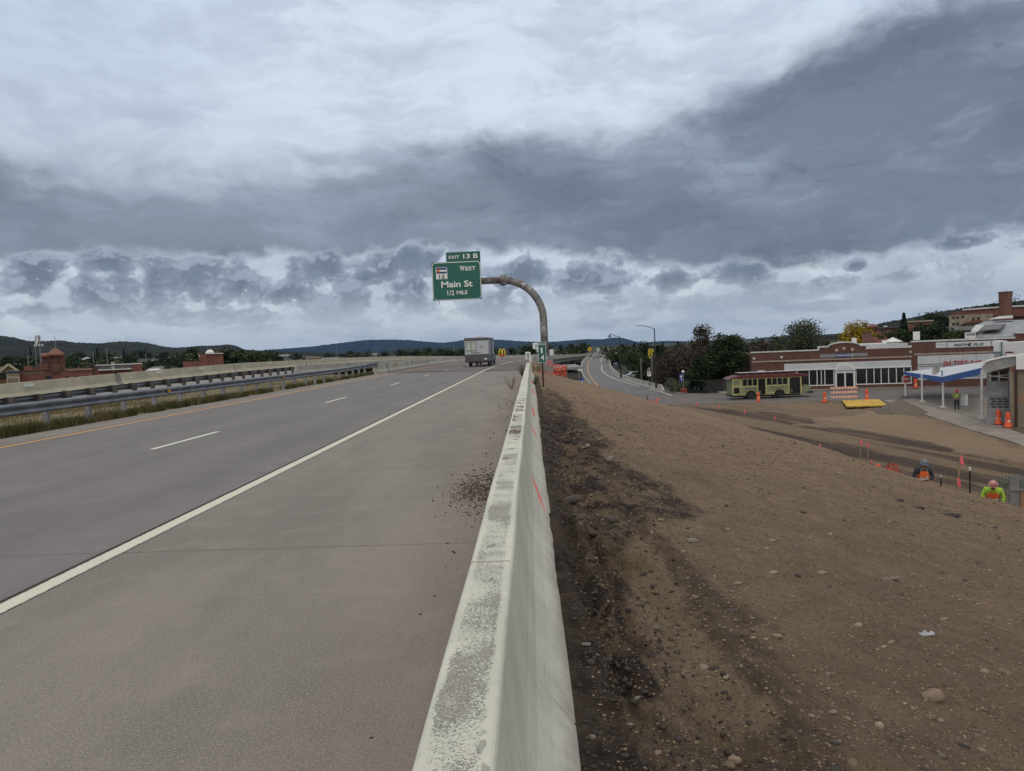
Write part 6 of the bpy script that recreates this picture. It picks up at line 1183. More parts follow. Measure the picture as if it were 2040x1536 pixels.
def blob(name, m, rx, ry_, h, seed, parent=None, n=34, rough=.06):
    rr2 = np.linspace(0, 1.25, 22); th_ = np.linspace(0, 2*PI, n, endpoint=False); V = [(0, 0, h)]
    for q in rr2[1:]:
        for t in th_: V.append((rx*q*math.cos(t), ry_*q*math.sin(t), h*max(0, 1-q)**.85*(1 if q < 1 else 0)-.12*(q > 1.0)))
    V = np.array(V); V[:, 2] += rough*fbm(V[:, 0]*2.2+seed*7, V[:, 1]*2.2, 4, seed)*(V[:, 2] > -.1)+.03*fbm(V[:, 0]*9, V[:, 1]*9, 2, seed+1); F = [(0, 1+j, 1+(j+1) % n) for j in range(n)]; F4 = []
    for i in range(20):
        for j in range(n): a = 1+i*n+j; b2 = 1+i*n+(j+1) % n; F4 += [(a, a+n, b2+n), (a, b2+n, b2)]
    return npmesh(name, V, F+F4, m, parent, smooth=True)
p = gp(1812, 824, ZF); o = blob('gravel_pile', mat('gravel_grey', (.17, .145, .12), (.09, .078, .066), scale=9, bump=.06, bscale=12, detail=8), 2.0, 2.6, 1.25, 5, n=60); o.location = (p.x, p.y+1.5, ZF-.08); tag(o, 'cone-shaped heap of grey-brown gravel beside the sidewalk edge', 'gravel pile')
p = gp(1921, 808, ZF+.03); wd_ = MB().lathe([(0, 0), (.29, 0), (.30, .04), (.28, .5), (.30, .54), (.28, 1.0), (.30, 1.05), (0, 1.06)], n=18).build('drum', M_wpaint); wd_.location = (p.x, p.y, ZF+.03); tag(wd_, 'white cylindrical drum standing behind the worker under the canopy', 'drum')
# ------------------------------------------------------------------ people
M_skin = mat('skin', (.30, .17, .11), (.26, .14, .09), rough=.6)
def skin(name, verts, edges, radii, m, parent, sub_=2):
    me = bpy.data.meshes.new(name); me.from_pydata([Vector(v) for v in verts], edges, []); o = bpy.data.objects.new('tmp', me); COL.objects.link(o)
    md = o.modifiers.new('s', 'SKIN'); sv = me.skin_vertices[0].data
    for i_, r in enumerate(radii): sv[i_].radius = (r, r) if not isinstance(r, tuple) else r
    sv[0].use_root = True; md.use_smooth_shade = True; o.modifiers.new('u', 'SUBSURF').levels = sub_; bpy.context.view_layer.update()
    m2 = bpy.data.meshes.new_from_object(o.evaluated_get(bpy.context.evaluated_depsgraph_get())); bpy.data.objects.remove(o); bpy.data.meshes.remove(me); m2.name = name; m2.materials.clear(); m2.materials.append(m)
    q = bpy.data.objects.new(name, m2); COL.objects.link(q); q.parent = parent; return q
def person(label, loc, rz_, hat, vest, shirt, trousers, hands, head_tilt=.0, sleeves=None, H=1.0):
    hands = [tuple(h) for h in hands]
    t_ = thing('person', label, 'person', loc, rz_)
    pel = (0, 0, .93); ch = (0, -.02-.05*head_tilt, 1.30); nk = (0, -.05-.10*head_tilt, 1.47); hd = (0, -.09-.20*head_tilt, 1.60-.03*head_tilt); tp = (0, -.09-.22*head_tilt, 1.70-.03*head_tilt)
    V = [pel, (0, -.01, 1.12), ch, nk, hd, tp]; R = [(.15, .11), (.14, .10), (.17, .115), .055, (.075, .092), .06]; Ed = [(0, 1), (1, 2), (2, 3), (3, 4), (4, 5)]
    sh = []
    for s_, hnd in zip((-1, 1), hands):
        i0 = len(V); el = Vector((s_*.31, -.02, 1.14)); hv = Vector(hnd); wr = hv; V += [(s_*.20, -.01, 1.40), tuple(el), tuple(wr), tuple(wr+(wr-el).normalized()*.07)]; R += [.065, .045, .028, (.038, .02)]; Ed += [(2, i0), (i0, i0+1), (i0+1, i0+2), (i0+2, i0+3)]; sh.append((i0, el, wr))
    for s_ in (-1, 1):
        i0 = len(V); V += [(s_*.095, 0, .85), (s_*.11, -.02, .48), (s_*.12, .02, .10), (s_*.13, -.12, .05)]; R += [.085, .058, .042, .04]; Ed += [(0, i0), (i0, i0+1), (i0+1, i0+2), (i0+2, i0+3)]
    bd = skin('body', V, Ed, R, M_skin, t_)
    for n_, (i0, el, wr) in enumerate(sh):                        # five short fingers on each hand
        d_ = (wr-el).normalized(); pm = wr+d_*.09; sd_ = d_.cross(Vector((0, 1, 0))).normalized()
        b = MB()
        for k in range(4): o_ = sd_*(.012*(k-1.5)*1.3); L_ = (.06, .072, .068, .05)[k]; b.tube([pm+o_-d_*.03, pm+o_+d_*L_*.6, pm+o_+d_*L_*.8+Vector((0, -.025, -.01))], [.010, .009, .007], 6)
        b.tube([wr+d_*.04+sd_*.03, wr+d_*.07+sd_*.06, wr+d_*.10+sd_*.062+Vector((0, -.02, 0))], [.011, .010, .008], 6); b.build('fingers', mat('glove', (.34, .33, .30)), bd, smooth=True)
    V = [pel, (0, -.01, 1.12), ch, (0, nk[1]+.01, 1.42)]; R = [(.175, .13), (.165, .125), (.19, .135), .085]; Ed = [(0, 1), (1, 2), (2, 3)]
    for s_, (i0, el, wr) in zip((-1, 1), sh): i1 = len(V); V += [(s_*.215, -.01, 1.39), tuple(el), tuple(el.lerp(wr, .85))]; R += [.092, .07, .052]; Ed += [(2, i1), (i1, i1+1), (i1+1, i1+2)]
    skin('shirt', V, Ed, R, sleeves or shirt, t_)
    V = [(0, 0, .95)]; R = [(.165, .13)]; Ed = []
    for s_ in (-1, 1): i1 = len(V); V += [(s_*.095, 0, .83), (s_*.11, -.02, .48), (s_*.12, .02, .10)]; R += [.10, .075, .062]; Ed += [(0, i1), (i1, i1+1), (i1+1, i1+2)]
    skin('trousers', V, Ed, R, trousers, t_)
    for s_ in (-1, 1): MB().prism([(-.06, 0), (.06, 0), (.05, .11), (-.05, .12)], -.19, .08, Matrix.Translation((s_*.125, 0, 0))).build('boot', M_rustp, t_, bevel=.02)
    V = [(0, 0, .98), (0, -.01, 1.12), (ch[0], ch[1], 1.30), (0, -.02, 1.40)]; R = [(.205, .16), (.20, .155), (.222, .168), (.165, .11)]; ve = skin('vest', V, [(0, 1), (1, 2), (2, 3)], R, vest, t_)
    b = MB()
    for x in (-.09, .09): b.box(x-.022, x+.022, -.172, -.150, 1.05, 1.40)
    b.lathe([(.0, 1.03), (.20, 1.03), (.20, 1.075), (.0, 1.075)], n=18); b.v = [(x, y*.80-.01, z) for x, y, z in b.v]; b.build('reflective_tape', mat('reflective_tape', (.45, .47, .44)), ve)
    T = Matrix.Translation(Vector(hd)+Vector((0, 0, .03))) @ Matrix.Rotation(.25+.5*head_tilt, 4, 'X'); b = MB(); b.lathe([(.0, .03), (.150, .025), (.152, .038), (.118, .05), (.112, .10), (.09, .145), (.045, .168), (0, .172)], n=20); b.v = [tuple(T @ Vector(v)) for v in b.v]; b.build('hard_hat', hat, t_, smooth=True)
    b = MB(); hv = Vector(hd); b.tube([hv+Vector((0, -.085, -.01)), hv+Vector((0, -.115, -.035)), hv+Vector((0, -.09, -.045))], [.012, .018, .01], 6); b.build('nose', M_skin, bd, smooth=True)
    b = MB(); 
    for x in (-.032, .032): b.lathe([(0, -.008), (.012, 0), (0, .008)], (hv.x+x, hv.y-.088, hv.z+.005), 8)
    b.box(hv.x-.025, hv.x+.025, hv.y-.092, hv.y-.080, hv.z-.068, hv.z-.060); b.build('face_features', mat('face_dark', (.05, .025, .02)), bd); 
    b = MB(); 
    for x in (-.082, .082): b.lathe([(0, -.02), (.02, -.015), (.02, .015), (0, .02)], (hv.x+x, hv.y, hv.z-.01), 8, 'X')
    b.build('ears', M_skin, bd); t_.scale = (H, H, H); return t_
M_lime = mat('lime_cloth', (.36, .58, .06), (.30, .50, .05)); M_ovest = mat('orange_cloth', (.75, .15, .03), (.62, .11, .025), scale=5); M_dkcl = mat('dark_cloth', (.025, .03, .045), (.018, .02, .032)); M_jean = mat('denim', (.055, .10, .16), (.04, .075, .12)); M_djean = mat('dark_jeans', (.025, .035, .05), (.018, .025, .035))
M_hatb = mat('hat_blue_grey', (.13, .17, .21), (.10, .13, .17), rough=.3); M_hatp = mat('hat_pink', (.52, .26, .24), (.45, .22, .2), rough=.4); M_hato = mat('hat_orange', (.72, .12, .05), rough=.4)
def head_at(u, v, y, h=1.80): q = at(u, v, y); return (q.x, y, q.z-h)
l1 = head_at(1838.5, 912.5, 26.8, 1.80); person('worker in blue-grey hard hat and orange vest over dark sleeves, seen from the thighs up', l1, math.radians(-12), M_hatb, M_ovest, M_dkcl, M_jean, ((-.20, -.20, .95), (.20, -.20, .95)), .5, None, 1.0)
l2 = head_at(1978, 953.5, 25.2, 1.76); person('worker in pink hard hat, lime sleeves and orange vest beside the rebar cage', l2, math.radians(-30), M_hatp, M_ovest, M_lime, M_dkcl, ((-.22, -.22, .92), (.26, -.16, .90)), 1.0, M_lime, 1.0)
p = gp(1906, 817, ZF); person('worker in orange hard hat and lime vest walking under the canopy', (p.x, p.y, ZF+.03), math.radians(-25), M_hato, M_lime, M_lime, M_djean, ((-.22, -.05, .92), (.10, -.32, 1.12)), .3, mat('tan_sleeve', (.30, .27, .12)))
# ------------------------------------------------------------------ stakes, posts, rebar, nets
GST = 'survey stakes with pink flags'
def stake(u, v, vt, y, label, lean=0.0, flags=1, big=1.0, group=GST):
    g_ = at(u, v, y); h = at(u, vt, y).z-g_.z; t_ = thing('survey_stake', label, 'stake', tuple(g_), 0, group); L_ = Vector((lean, 0, h)); MB().tube([(0, 0, -.5), tuple(L_)], .024*big, 4).build('lath', M_stake, t_)
    for k in range(flags):
        zt_ = h*(1-.62*k)-.02; b = MB(); w_ = .06*big; l_ = .26*big
        b.add([(lean*zt_/h, -.02, zt_), (lean*zt_/h+w_, -.03, zt_-.06), (lean*zt_/h+w_*1.5, -.035, zt_-l_), (lean*zt_/h+w_*.8, -.02, zt_-l_*1.15), (lean*zt_/h+.01, -.02, zt_-l_*.9)], [(0, 1, 2, 3, 4)]); b.add([(lean*zt_/h-.02, -.03, zt_), (lean*zt_/h+.03, -.03, zt_), (lean*zt_/h+.02, -.03, zt_-l_), (lean*zt_/h-.03, -.03, zt_-l_*.8)], [(0, 1, 2, 3)]); b.build('flag', M_pink, t_)
    return t_
stake(1904, 976, 907, 26.5, 'tallest wooden survey stake with two pink flags between the near workers', .18, 2, 1.25)
stake(1713, 912, 875, 38, 'wooden stake with pink flag, left of the pair in the middle of the dirt', .05, 1, 1.0); stake(1730, 914, 880, 37.5, 'leaning thin stake with pink flag, right of the pair in the middle of the dirt', -.05, 1, 1.0)
stake(1736, 928, 915, 34.5, 'short stake with pink ribbon left of the orange net', 0, 1, .6); stake(1633, 893, 883, 45, 'short orange-topped stake alone on the far dirt', 0, 1, .9); stake(1389, 823, 799, 62, 'stake with pink flag near the kerb left of the trolley bus', 0, 1, 1.2); stake(1436, 818, 803, 66, 'leaning pink flag stake just left of the trolley bus', -.2, 1, 1.2); stake(1483, 828, 815, 63, 'low pink flag stake in the dirt before the trolley bus', 0, 1, 1.2); stake(1543, 838, 829, 58, 'tiny pink flag stake in the tracked dirt', 0, 1, 1.0); stake(1366, 800, 794, 76, 'pink ribbon on the kerb by the street left end', 0, 1, 1.0)
stake(1480, 802, 797, 74, 'thin lath stake near the kerb in front of the trolley bus', 0, 0, 1.0)
for u, v, vt, y, lab in ((1873, 972, 948, 26.8, 'short black steel post right of the first worker'), (1931, 985, 931, 25.6, 'tall black steel post with white cap left of the second worker'), (1769, 943, 920, 32, 'rusty steel post carrying the orange net')):
    g_ = at(u+1.5, v, y); h = at(u, vt, y).z-g_.z; t_ = thing('steel_post', lab, 'post', tuple(g_)); MB().box(-.02, .02, -.02, .02, -.5, h).build('post', M_blackp if u > 1800 else mat('rust', (.12, .03, .02)), t_); MB().box(-.024, .024, -.024, .024, h*.88, h*.999+.004).build('cap', M_wpaint, t_) if u != 1769 else None
def net_fn(nt, b):
    P = nt.n('ShaderNodeNewGeometry').outputs['Position']; x, y, z = nt.sep(P); a = nt.m('PINGPONG', nt.m('MULTIPLY', nt.m('ADD', x, y), 9.0), 1.0); c = nt.m('PINGPONG', nt.m('MULTIPLY', z, 10.0), 1.0)
    h = nt.m('MULTIPLY', nt.smooth(a, .22, .32), nt.smooth(c, .22, .32)); b.inputs['Base Color'].default_value = (.72, .10, .05, 1); nt.put(b.inputs['Alpha'], nt.m('SUBTRACT', 1.0, nt.m('MULTIPLY', h, .85)))
M_net = custom('orange_net', net_fn, .6)
def net(name, label, tops, bots, y0, y1, seed):
    n = 40; r = np.random.RandomState(seed); V = []; F = []
    for i in range(n):
        t = i/(n-1); y = y0+(y1-y0)*t; tv = np.interp(t, np.linspace(0, 1, len(tops)), [q[1] for q in tops]); tu = np.interp(t, np.linspace(0, 1, len(tops)), [q[0] for q in tops]); bv = np.interp(t, np.linspace(0, 1, len(bots)), [q[1] for q in bots]); bu = np.interp(t, np.linspace(0, 1, len(bots)), [q[0] for q in bots])
        a = at(tu, tv, y); c = at(bu, bv, y)
        for j in range(8): q = a.lerp(c, j/7); V.append((q.x+.02*r.randn(), q.y+.10*math.sin(i*.9+j*.7)+.03*r.randn(), q.z))
    for i in range(n-1):
        for j in range(7): F.append((i*8+j, (i+1)*8+j, (i+1)*8+j+1, i*8+j+1))
    o = npmesh(name, V, F, M_net, smooth=True); return tag(o, label, 'net fence')
net('safety_net', 'sagging orange safety net strung below the sign pole footing at the slope end', [(1074, 735), (1090, 742), (1105, 740), (1116, 732), (1127, 727), (1129, 730)], [(1074, 741), (1090, 749), (1104, 751), (1115, 749), (1124, 751), (1128, 753)], 49, 52.4, 1)
net('safety_net', 'upper orange net behind the footing against the bridge', [(1101, 724), (1110, 725), (1127, 729)], [(1101, 738), (1112, 738), (1127, 733)], 55, 57, 4)
net('safety_net', 'orange net fence drooping between two stakes by the street kerb', [(1280, 799), (1288, 794), (1298, 799), (1312, 793)], [(1280, 800), (1288, 801), (1298, 805), (1312, 806)], 58, 60, 2)
net('safety_net', 'crumpled orange net on a rusty post left of the first worker', [(1755, 936), (1768, 926), (1785, 921), (1790, 935), (1805, 950), (1825, 960)], [(1755, 944), (1768, 947), (1785, 950), (1792, 952), (1806, 958), (1826, 964)], 31.5, 28, 3)
for u, v, vt, y, lab in ((1129, 754, 726, 52.3, 'wooden net post at the right end of the sagging orange net'), (1290, 802, 789, 59, 'thin dark post of the street net fence')): g_ = at(u, v, y); t_ = MB().box(-.04, .04, -.04, .04, -.6, at(u, vt, y).z-g_.z).build('net_post', M_stake if u < 1200 else M_blackp); t_.location = g_; tag(t_, lab, 'post')
t_ = tag(MB().tube([at(1745, 924, 34)-at(1745, 930, 34)*0, at(1748, 930, 34)], [.02, .16], 6).build('marker_flag', M_orange), 'small orange paddle lying on the slope left of the net', 'marker'); 
# rebar cage and form panel at the right edge
rc = thing('rebar_cage', 'greenish rebar cage standing behind the grey form panel at the right edge', 'rebar cage', tuple(at(1995, 1010, 24.5))); orc = Vector(rc.location); b = MB()
for u in np.linspace(1986, 2060, 13): q0_ = at(u, 1018, 25.2)-orc; q1_ = at(u-1, 946+6*math.sin(u), 25.2)-orc; b.tube([q0_, q1_], .014, 4)
b.build('vertical_bar', mat('epoxy_rebar', (.07, .16, .15), (.10, .14, .13)), rc); b = MB()
for v in np.linspace(955, 1012, 9): b.tube([at(1984, v, 25.15)-orc, at(2062, v-2, 25.15)-orc], .011, 4)
b.build('tie_bar', MATS['epoxy_rebar'], rc)
fp = thing('form_panel', 'grey plywood and steel form panel at the right edge beside the rebar', 'panel', tuple(at(2020, 1020, 23.8))); ofp = Vector(fp.location); q = lambda u, v, y=23.8: at(u, v, y)-ofp
a_, c_ = q(2012, 948), q(2032, 1016); MB().box(a_.x, c_.x, 0, .06, -1.0, a_.z).build('panel', mat('form_grey', (.20, .20, .20), (.14, .14, .145), scale=2), fp); a_, c_ = q(2032.4, 948), q(2080, 1016); MB().box(a_.x, c_.x, -.02, .05, -1.0, q(2032, 974).z).build('plywood', mat('plywood', (.32, .18, .09), (.24, .14, .08), scale=2), fp); MB().box(q(2011, 950).x, q(2080, 950).x, -.05, -.021, q(2032, 977).z, q(2032, 973).z).build('waler', M_galv, fp)
MB().box(a_.x, c_.x, -.02, .05, q(2032, 973).z+.002, q(2032, 955).z).build('upper_panel', mat('form_teal', (.12, .15, .16)), fp)
# ------------------------------------------------------------------ lamps, signs, poles right of the ramp
def lamp(u0, vb, u1, vt, y, arm, head, label):
    g_ = at(u0, vb, y); h = at(u1, vt, y).z-g_.z; t_ = thing('street_lamp', label, 'street lamp', (g_.x, y, g_.z-1)); o_ = Vector(t_.location); tx = at(u1, vt, y)-o_
    MB().tube([(0, 0, 0), (0, 0, h*.45), (0, 0, h+1)], [.16, .11, .07], 8).build('pole', M_blackp, t_); pts_ = [Vector((0, 0, h+1-.1))]+[at(u, v, y)-o_-Vector((tx.x, 0, 0)) for u, v in arm]; MB().tube(pts_, .045, 6).build('arm', M_blackp, t_)
    e = pts_[-1]
    if head == 'bell': MB().lathe([(.04, .25), (.10, .12), (.14, -.05), (.30, -.28), (.28, -.30), (0, -.30)], tuple(e+Vector((0, 0, -.15))), 12).build('lamp_head', M_blackp, t_)
    else: MB().box(e.x-.45, e.x+.1, -.12, .12, e.z-.06, e.z+.03).build('lamp_head', M_blackp, t_, bevel=.03)
    return t_
lamp(1237, 741, 1230.5, 671, 118, [(1222, 669), (1213, 666), (1210.5, 667)], 'bell', 'dark street lamp with bell-shaped head beside the ramp, lower of the two')
lamp(1307, 759, 1302.5, 654.5, 104, [(1294, 652), (1282, 649), (1272, 649)], 'flat', 'tall dark street lamp with flat head on a long arm, right of the ramp')
p = at(1297, 704, 112); ys_ = thing('pylon_sign', 'yellow stepped pylon sign just left of the tall lamp pole', 'sign', (p.x, 112, ZF-.3)); zz_ = lambda v: at(1297, v, 112).z-ZF+.3; xx_ = lambda u: at(u, 704, 112).x-p.x; M_ys = mat('sign_yellow', (.62, .50, .02), (.5, .4, .02))
MB().box(xx_(1291.5), xx_(1302), -.1, .1, zz_(701), zz_(695)).build('upper_panel', M_ys, ys_); MB().box(xx_(1291.5), xx_(1300), -.1, .1, zz_(709), zz_(702)).build('middle_panel', M_ys, ys_); MB().box(xx_(1292.5), xx_(1298), -.1, .1, zz_(713.5), zz_(709.5)).build('lower_panel', M_ys, ys_); MB().box(xx_(1296)-.1, xx_(1296)+.1, .101, .3, 0, zz_(696)).build('post', M_blackp, ys_)
MB().box(xx_(1292.5), xx_(1300.5), -.115, -.101, zz_(698.6), zz_(697.4)).build('lettering_bar', M_blackp, ys_); text('E', xx_(1294), zz_(708), xx_(1297.5), zz_(703), -.115, M_blackp, ys_, bold=.02)
p = at(1293.5, 759, 104); ns = sign_post('road_sign', 'white no-turn sign with red circle beside the tall lamp base', 'road sign', (p.x, 104, p.z-.6), at(1293, 741, 104).z-p.z+.6, .04, mat('green_post', (.04, .09, .07)))
h_ = at(1293, 744.5, 104).z-p.z+.6; k = MB().prism(rrect(-.26, .26, h_-.36, h_+.30, .05), -.08, -.05).build('sign_panel', M_signw, ns); b = MB(); b.prism([(.19*math.cos(t), h_+.05+.19*math.sin(t)) for t in np.linspace(0, 2*PI, 20)]+[(.14*math.cos(t), h_+.05+.14*math.sin(t)) for t in np.linspace(2*PI, 0, 20)], -.088, -.081); b.build('circle', M_redp, k); MB().prism([(-.05, h_-.05), (.0, h_-.05), (.0, h_+.07), (.09, h_+.07), (.0, h_+.16), (-.05, h_+.12)], -.088, -.081).build('arrow', M_blackp, k)
for u, vt, vb, y, lab in ((1278, 714, 755, 118, 'grey wooden utility pole left of the no-turn sign'), (1300, 708, 757, 110, 'grey utility pole just left of the tall lamp pole')):
    p = at(u, vb, y); t_ = thing('utility_pole', lab, 'pole', (p.x, y, p.z-1)); MB().tube([(0, 0, 0), (0, 0, at(u, vt, y).z-p.z+1)], .14, 7).build('pole', mat('pole_grey', (.16, .15, .14)), t_); MB().box(-.5, .5, -.05, .05, at(u, vt+3, y).z-p.z+1, at(u, vt+2, y).z-p.z+1).build('crossarm', M_wood, t_)
p = gp(1362, 783, ZF); bp = thing('banner_post', 'lamp post with round white globe and blue banner rising from a red brick planter', 'lamp post', tuple(p)); bz = lambda v: at(1360, v, p.y).z-ZF
MB().tube([(0, 0, .4), (0, 0, bz(743))], .06, 8).build('post', M_galv, bp); MB().lathe([(0, -.2), (.16, -.12), (.2, 0), (.16, .12), (0, .2)], (0, 0, bz(740.5)), 12).build('globe', M_signw, bp, smooth=True)
k = MB().box(-.5, -.07, -.02, .02, bz(760), bz(744)).build('banner', mat('banner_blue', (.02, .05, .32)), bp); b = MB(); b.prism([(-.42, bz(749)), (-.2, bz(747)), (-.15, bz(751)), (-.35, bz(753))], -.03, -.021); b.prism([(-.3, bz(755)), (-.12, bz(754)), (-.2, bz(758))], -.03, -.021); b.build('banner_motif', M_signw, k)
MB().slab([(-.4, -.4), (.4, -.4), (.4, .4), (-.4, .4)], -.05, .62).build('planter', mat('red_planter', (.22, .045, .035)), bp, bevel=.03)
p = at(1159, 766, 78); b2 = thing('banner_post', 'blue banner on a dark post below the left ramp wall', 'banner', (p.x, 78, p.z-1.2)); z_ = lambda v: at(1159, v, 78).z-p.z+1.2; MB().box(-.2, .24, -.03, .03, z_(768), z_(753.5)).build('banner', MATS['banner_blue'], b2); MB().prism([(-.08, z_(759)), (.16, z_(758)), (.12, z_(765)), (-.1, z_(766))], -.045, -.031).build('banner_motif', M_signw, b2); MB().tube([(-.24, 0, 0), (-.24, 0, z_(737))], .05, 6).build('post', M_galv, b2); MB().box(-.36, .1, -.1, .1, z_(738.5), z_(735)).build('post_cap', M_wpaint, b2)
# parked vehicles below the ramp, the truck on the ramp
def car(label, loc, rz_, paint, group=None):
    t_ = thing('parked_car', label, 'car', loc, rz_, group); P = [(-2.2, .35), (-2.25, .8), (-1.5, .95), (-.9, 1.40), (.7, 1.42), (1.3, .95), (2.15, .8), (2.2, .35)]; MB().prism(P, -.85, .85).build('body', paint, t_, bevel=.06); MB().prism([(-1.35, .97), (-.85, 1.34), (.65, 1.36), (1.15, .97)], -.87, .87).build('windows', M_glass, t_)
    for x in (-1.35, 1.35):
        for y in (-.78, .78): k = MB().lathe([(.1, -.1), (.32, -.1), (.32, .1), (.1, .1)], (x, y, .32), 14, 'Y').build('wheel', M_black, t_); MB().lathe([(.02, -.11), (.18, -.11), (.18, .11), (.02, .11)], (x, y, .32), 10, 'Y').build('rim', M_galv, k)
    return t_
for u, v, y, m, lab in ((1282, 747, 152, mat('car_dark_red', (.09, .015, .015), rough=.3), 'dark red car parked below the ramp wall'), (1266, 744, 156, mat('car_silver', (.30, .32, .35), rough=.3), 'silver car parked below the ramp wall left of the dark red one')): p = at(u, v, y); car(lab, (p.x, y, p.z-1.0), .2, m)
B = Bld('blue_roofed_shed', 'pale blue-white roof peeking over the right ramp wall', 1229, 235, 'building'); B.wall(1222, 1236, 724, 8, mat('pale_blue', (.25, .30, .40))); B = Bld('white_roofed_shed', 'white roof among trees between the lamp and the pylon sign', 1292, 160, 'building'); B.wall(1285, 1300, 720, 8, M_wpaint)
pt = (at(1203, 704.5, 330).x, 330, rampz(330)); pickup('pickup_truck', 'dark pickup driving away at the crest of the exit ramp', pt, math.radians(-8), mat('ramp_truck_paint', (.05, .06, .05), rough=.35))
p = at(1404, 777, 95); t_ = thing('dumpster', 'small grey dumpster in the shade under the dark green tree', 'bin', (at(1428, 778, 96).x, 96, ZF)); MB().prism([(-.7, .1), (.7, .1), (.85, 1.2), (-.85, 1.1)], -.5, .5).build('body', mat('dumpster_grey', (.12, .14, .17)), t_, bevel=.03); MB().box(-.86, .86, -.52, .52, 1.2, 1.26).build('lid', M_blackp, t_)
# dark slatted fence behind the banner post
fe = thing('fence', 'dark slatted fence behind the kerb between planter and trolley bus', 'fence', (24, 95.5, ZF)); b = MB()
for i_ in range(34): b.box(i_*.26-1.5, i_*.26-1.32, 0, .03, 0, 1.7)
b.build('slats', mat('fence_dark', (.03, .028, .026)), fe); MB().box(-1.5, 7.4, .04, .1, 1.3, 1.4).build('rail', MATS['fence_dark'], fe)
# ------------------------------------------------------------------ stones and loose bits
def stone_mesh(r, s, elong=1.4, flatn=.6, sub_=2):
    bm = bmesh.new(); bmesh.ops.create_icosphere(bm, subdivisions=sub_, radius=1)
    o_ = r.rand(3)*50; V = np.array([v.co for v in bm.verts]); n = fbm(V[:, 0]*.9+o_[0], V[:, 1]*.9+V[:, 2]*.7+o_[1], 3, int(o_[2])); V = V*(1+.28*n)[:, None]; V *= np.array([elong, 1, flatn])*s; V += .03*s*r.randn(*V.shape)
    for v, c in zip(bm.verts, V): v.co = c
    me = bpy.data.meshes.new('rock'); bm.to_mesh(me); bm.free(); me.shade_smooth(); return me
M_st = [mat('stone_tan', (.25, .19, .135), (.17, .13, .095), scale=14, bump=.004), mat('stone_grey', (.20, .18, .155), (.14, .125, .108), scale=14, bump=.004), mat('stone_dark', (.085, .075, .07), (.055, .05, .048), scale=9, bump=.004), mat('stone_pale', (.31, .255, .195), (.22, .18, .135), scale=9, bump=.003)]
GR_ = 'small stones lying on the dirt slope'
rocks = [(1857, 1393, 22, 0, 'largest smooth tan cobble low in the right foreground', 1.3, .72), (1772, 1155, 23, 1, 'flat grey slab of stone in the middle of the right dirt', 2.4, .22), (1752, 1450, 9, 3, 'small round pale yellow stone at lower right', 1.0, .85), (1216, 1043, 12, 2, 'dark rounded rock beside the barrier ruts', 1.0, .9), (1140, 1003, 22, 2, 'dark clod of earth with dead roots near the barrier', 1.6, .6), (1168, 1292, 10, 1, 'flat grey stone in the dark soil by the barrier', 1.3, .4), (1254, 1447, 9, 0, 'orange-brown brick fragment at the bottom of the dark soil', 1.5, .5), (1310, 1506, 10, 0, 'tan stone at the bottom edge left of centre dirt', 1.2, .6), (1464, 1528, 12, 0, 'pinkish cobble cut by the bottom edge', 1.1, .8), (1637, 1143, 9, 3, 'pale flat cobble left of the grey slab', 1.4, .6), (1541, 1143, 9, 3, 'pale cobble alone in mid slope', 1.3, .5), (1469, 1165, 8, 3, 'pale cobble in the small cluster of stones', 1.1, .5), (1216, 918, 9, 1, 'angular pale grey rock in the dark soil far up the barrier', 1.2, .9), (1456, 1223, 9, 2, 'dark purple stone under the dark stripe', 1.2, .7), (1760, 1290, 8, 3, 'pale stone left of the plastic scrap', 1.7, .5), (1775, 1282, 8, 0, 'tan flat stone next to the plastic scrap', 1.8, .4), (1500, 1275, 6, 3, 'pair of small pale stones on the slope', 1.3, .6), (1380, 1080, 12, 1, 'broken grey rock mid slope above the dark stripe', 1.3, .5), (1650, 1350, 6, 1, 'small grey-green stone right of the light patch', 1.2, .5), (1665, 1490, 8, 2, 'dark rock at the bottom right of centre', 1.1, .7), (1270, 1395, 8, 1, 'small grey stone under the light patch', 1.2, .7), (1180, 1475, 8, 1, 'grey stone near the barrier foot at the bottom', 1.2, .6)]
for i, (u, v, s_, m, lab, el, fl) in enumerate(rocks):
    q = gpix(u, v); s_ = s_*q.y/FOC/el*1.05; o = bpy.data.objects.new('rock', stone_mesh(np.random.RandomState(200+i), s_, el, fl, 3)); o.data.materials.append(M_st[m]); COL.objects.link(o); o.location = (q.x, q.y, q.z+s_*fl*.35); o.rotation_euler = (rt.uniform(-.2, .2), rt.uniform(-.2, .2)-.15, rt.uniform(-.5, .5)); tag(o, lab, 'rock')
pm = [stone_mesh(np.random.RandomState(300+i), 1.0, 1+.6*rt.random(), .45+.35*rt.random(), 2) for i in range(8)]
for i, me in enumerate(pm): me.materials.append(M_st[i % 4])
for i in range(150):
    y = 2.2*math.exp(rt.random()*2.2); x = .5+rt.random()*min(y*.62, 11)+.1; s_ = rt.uniform(.009, .024)*(1+y*.06)
    if x > np.interp(y, XC[0], XC[1])-.5: continue
    o = bpy.data.objects.new('stone', pm[i % 8]); COL.objects.link(o); o.location = (x, y, gz(x, y)+s_*.2); o.scale = (s_,)*3; o.rotation_euler = (rt.uniform(-.3, .3), rt.uniform(-.3, .3), rt.random()*6); tag(o, 'one of the small loose stones scattered over the brown slope', 'stone', GR_)
r = np.random.RandomState(9)
ico = bmesh.new(); bmesh.ops.create_icosphere(ico, subdivisions=1, radius=1); IV = np.array([v.co for v in ico.verts]); IF = np.array([[v.index for v in f.verts] for f in ico.faces]); ico.free()
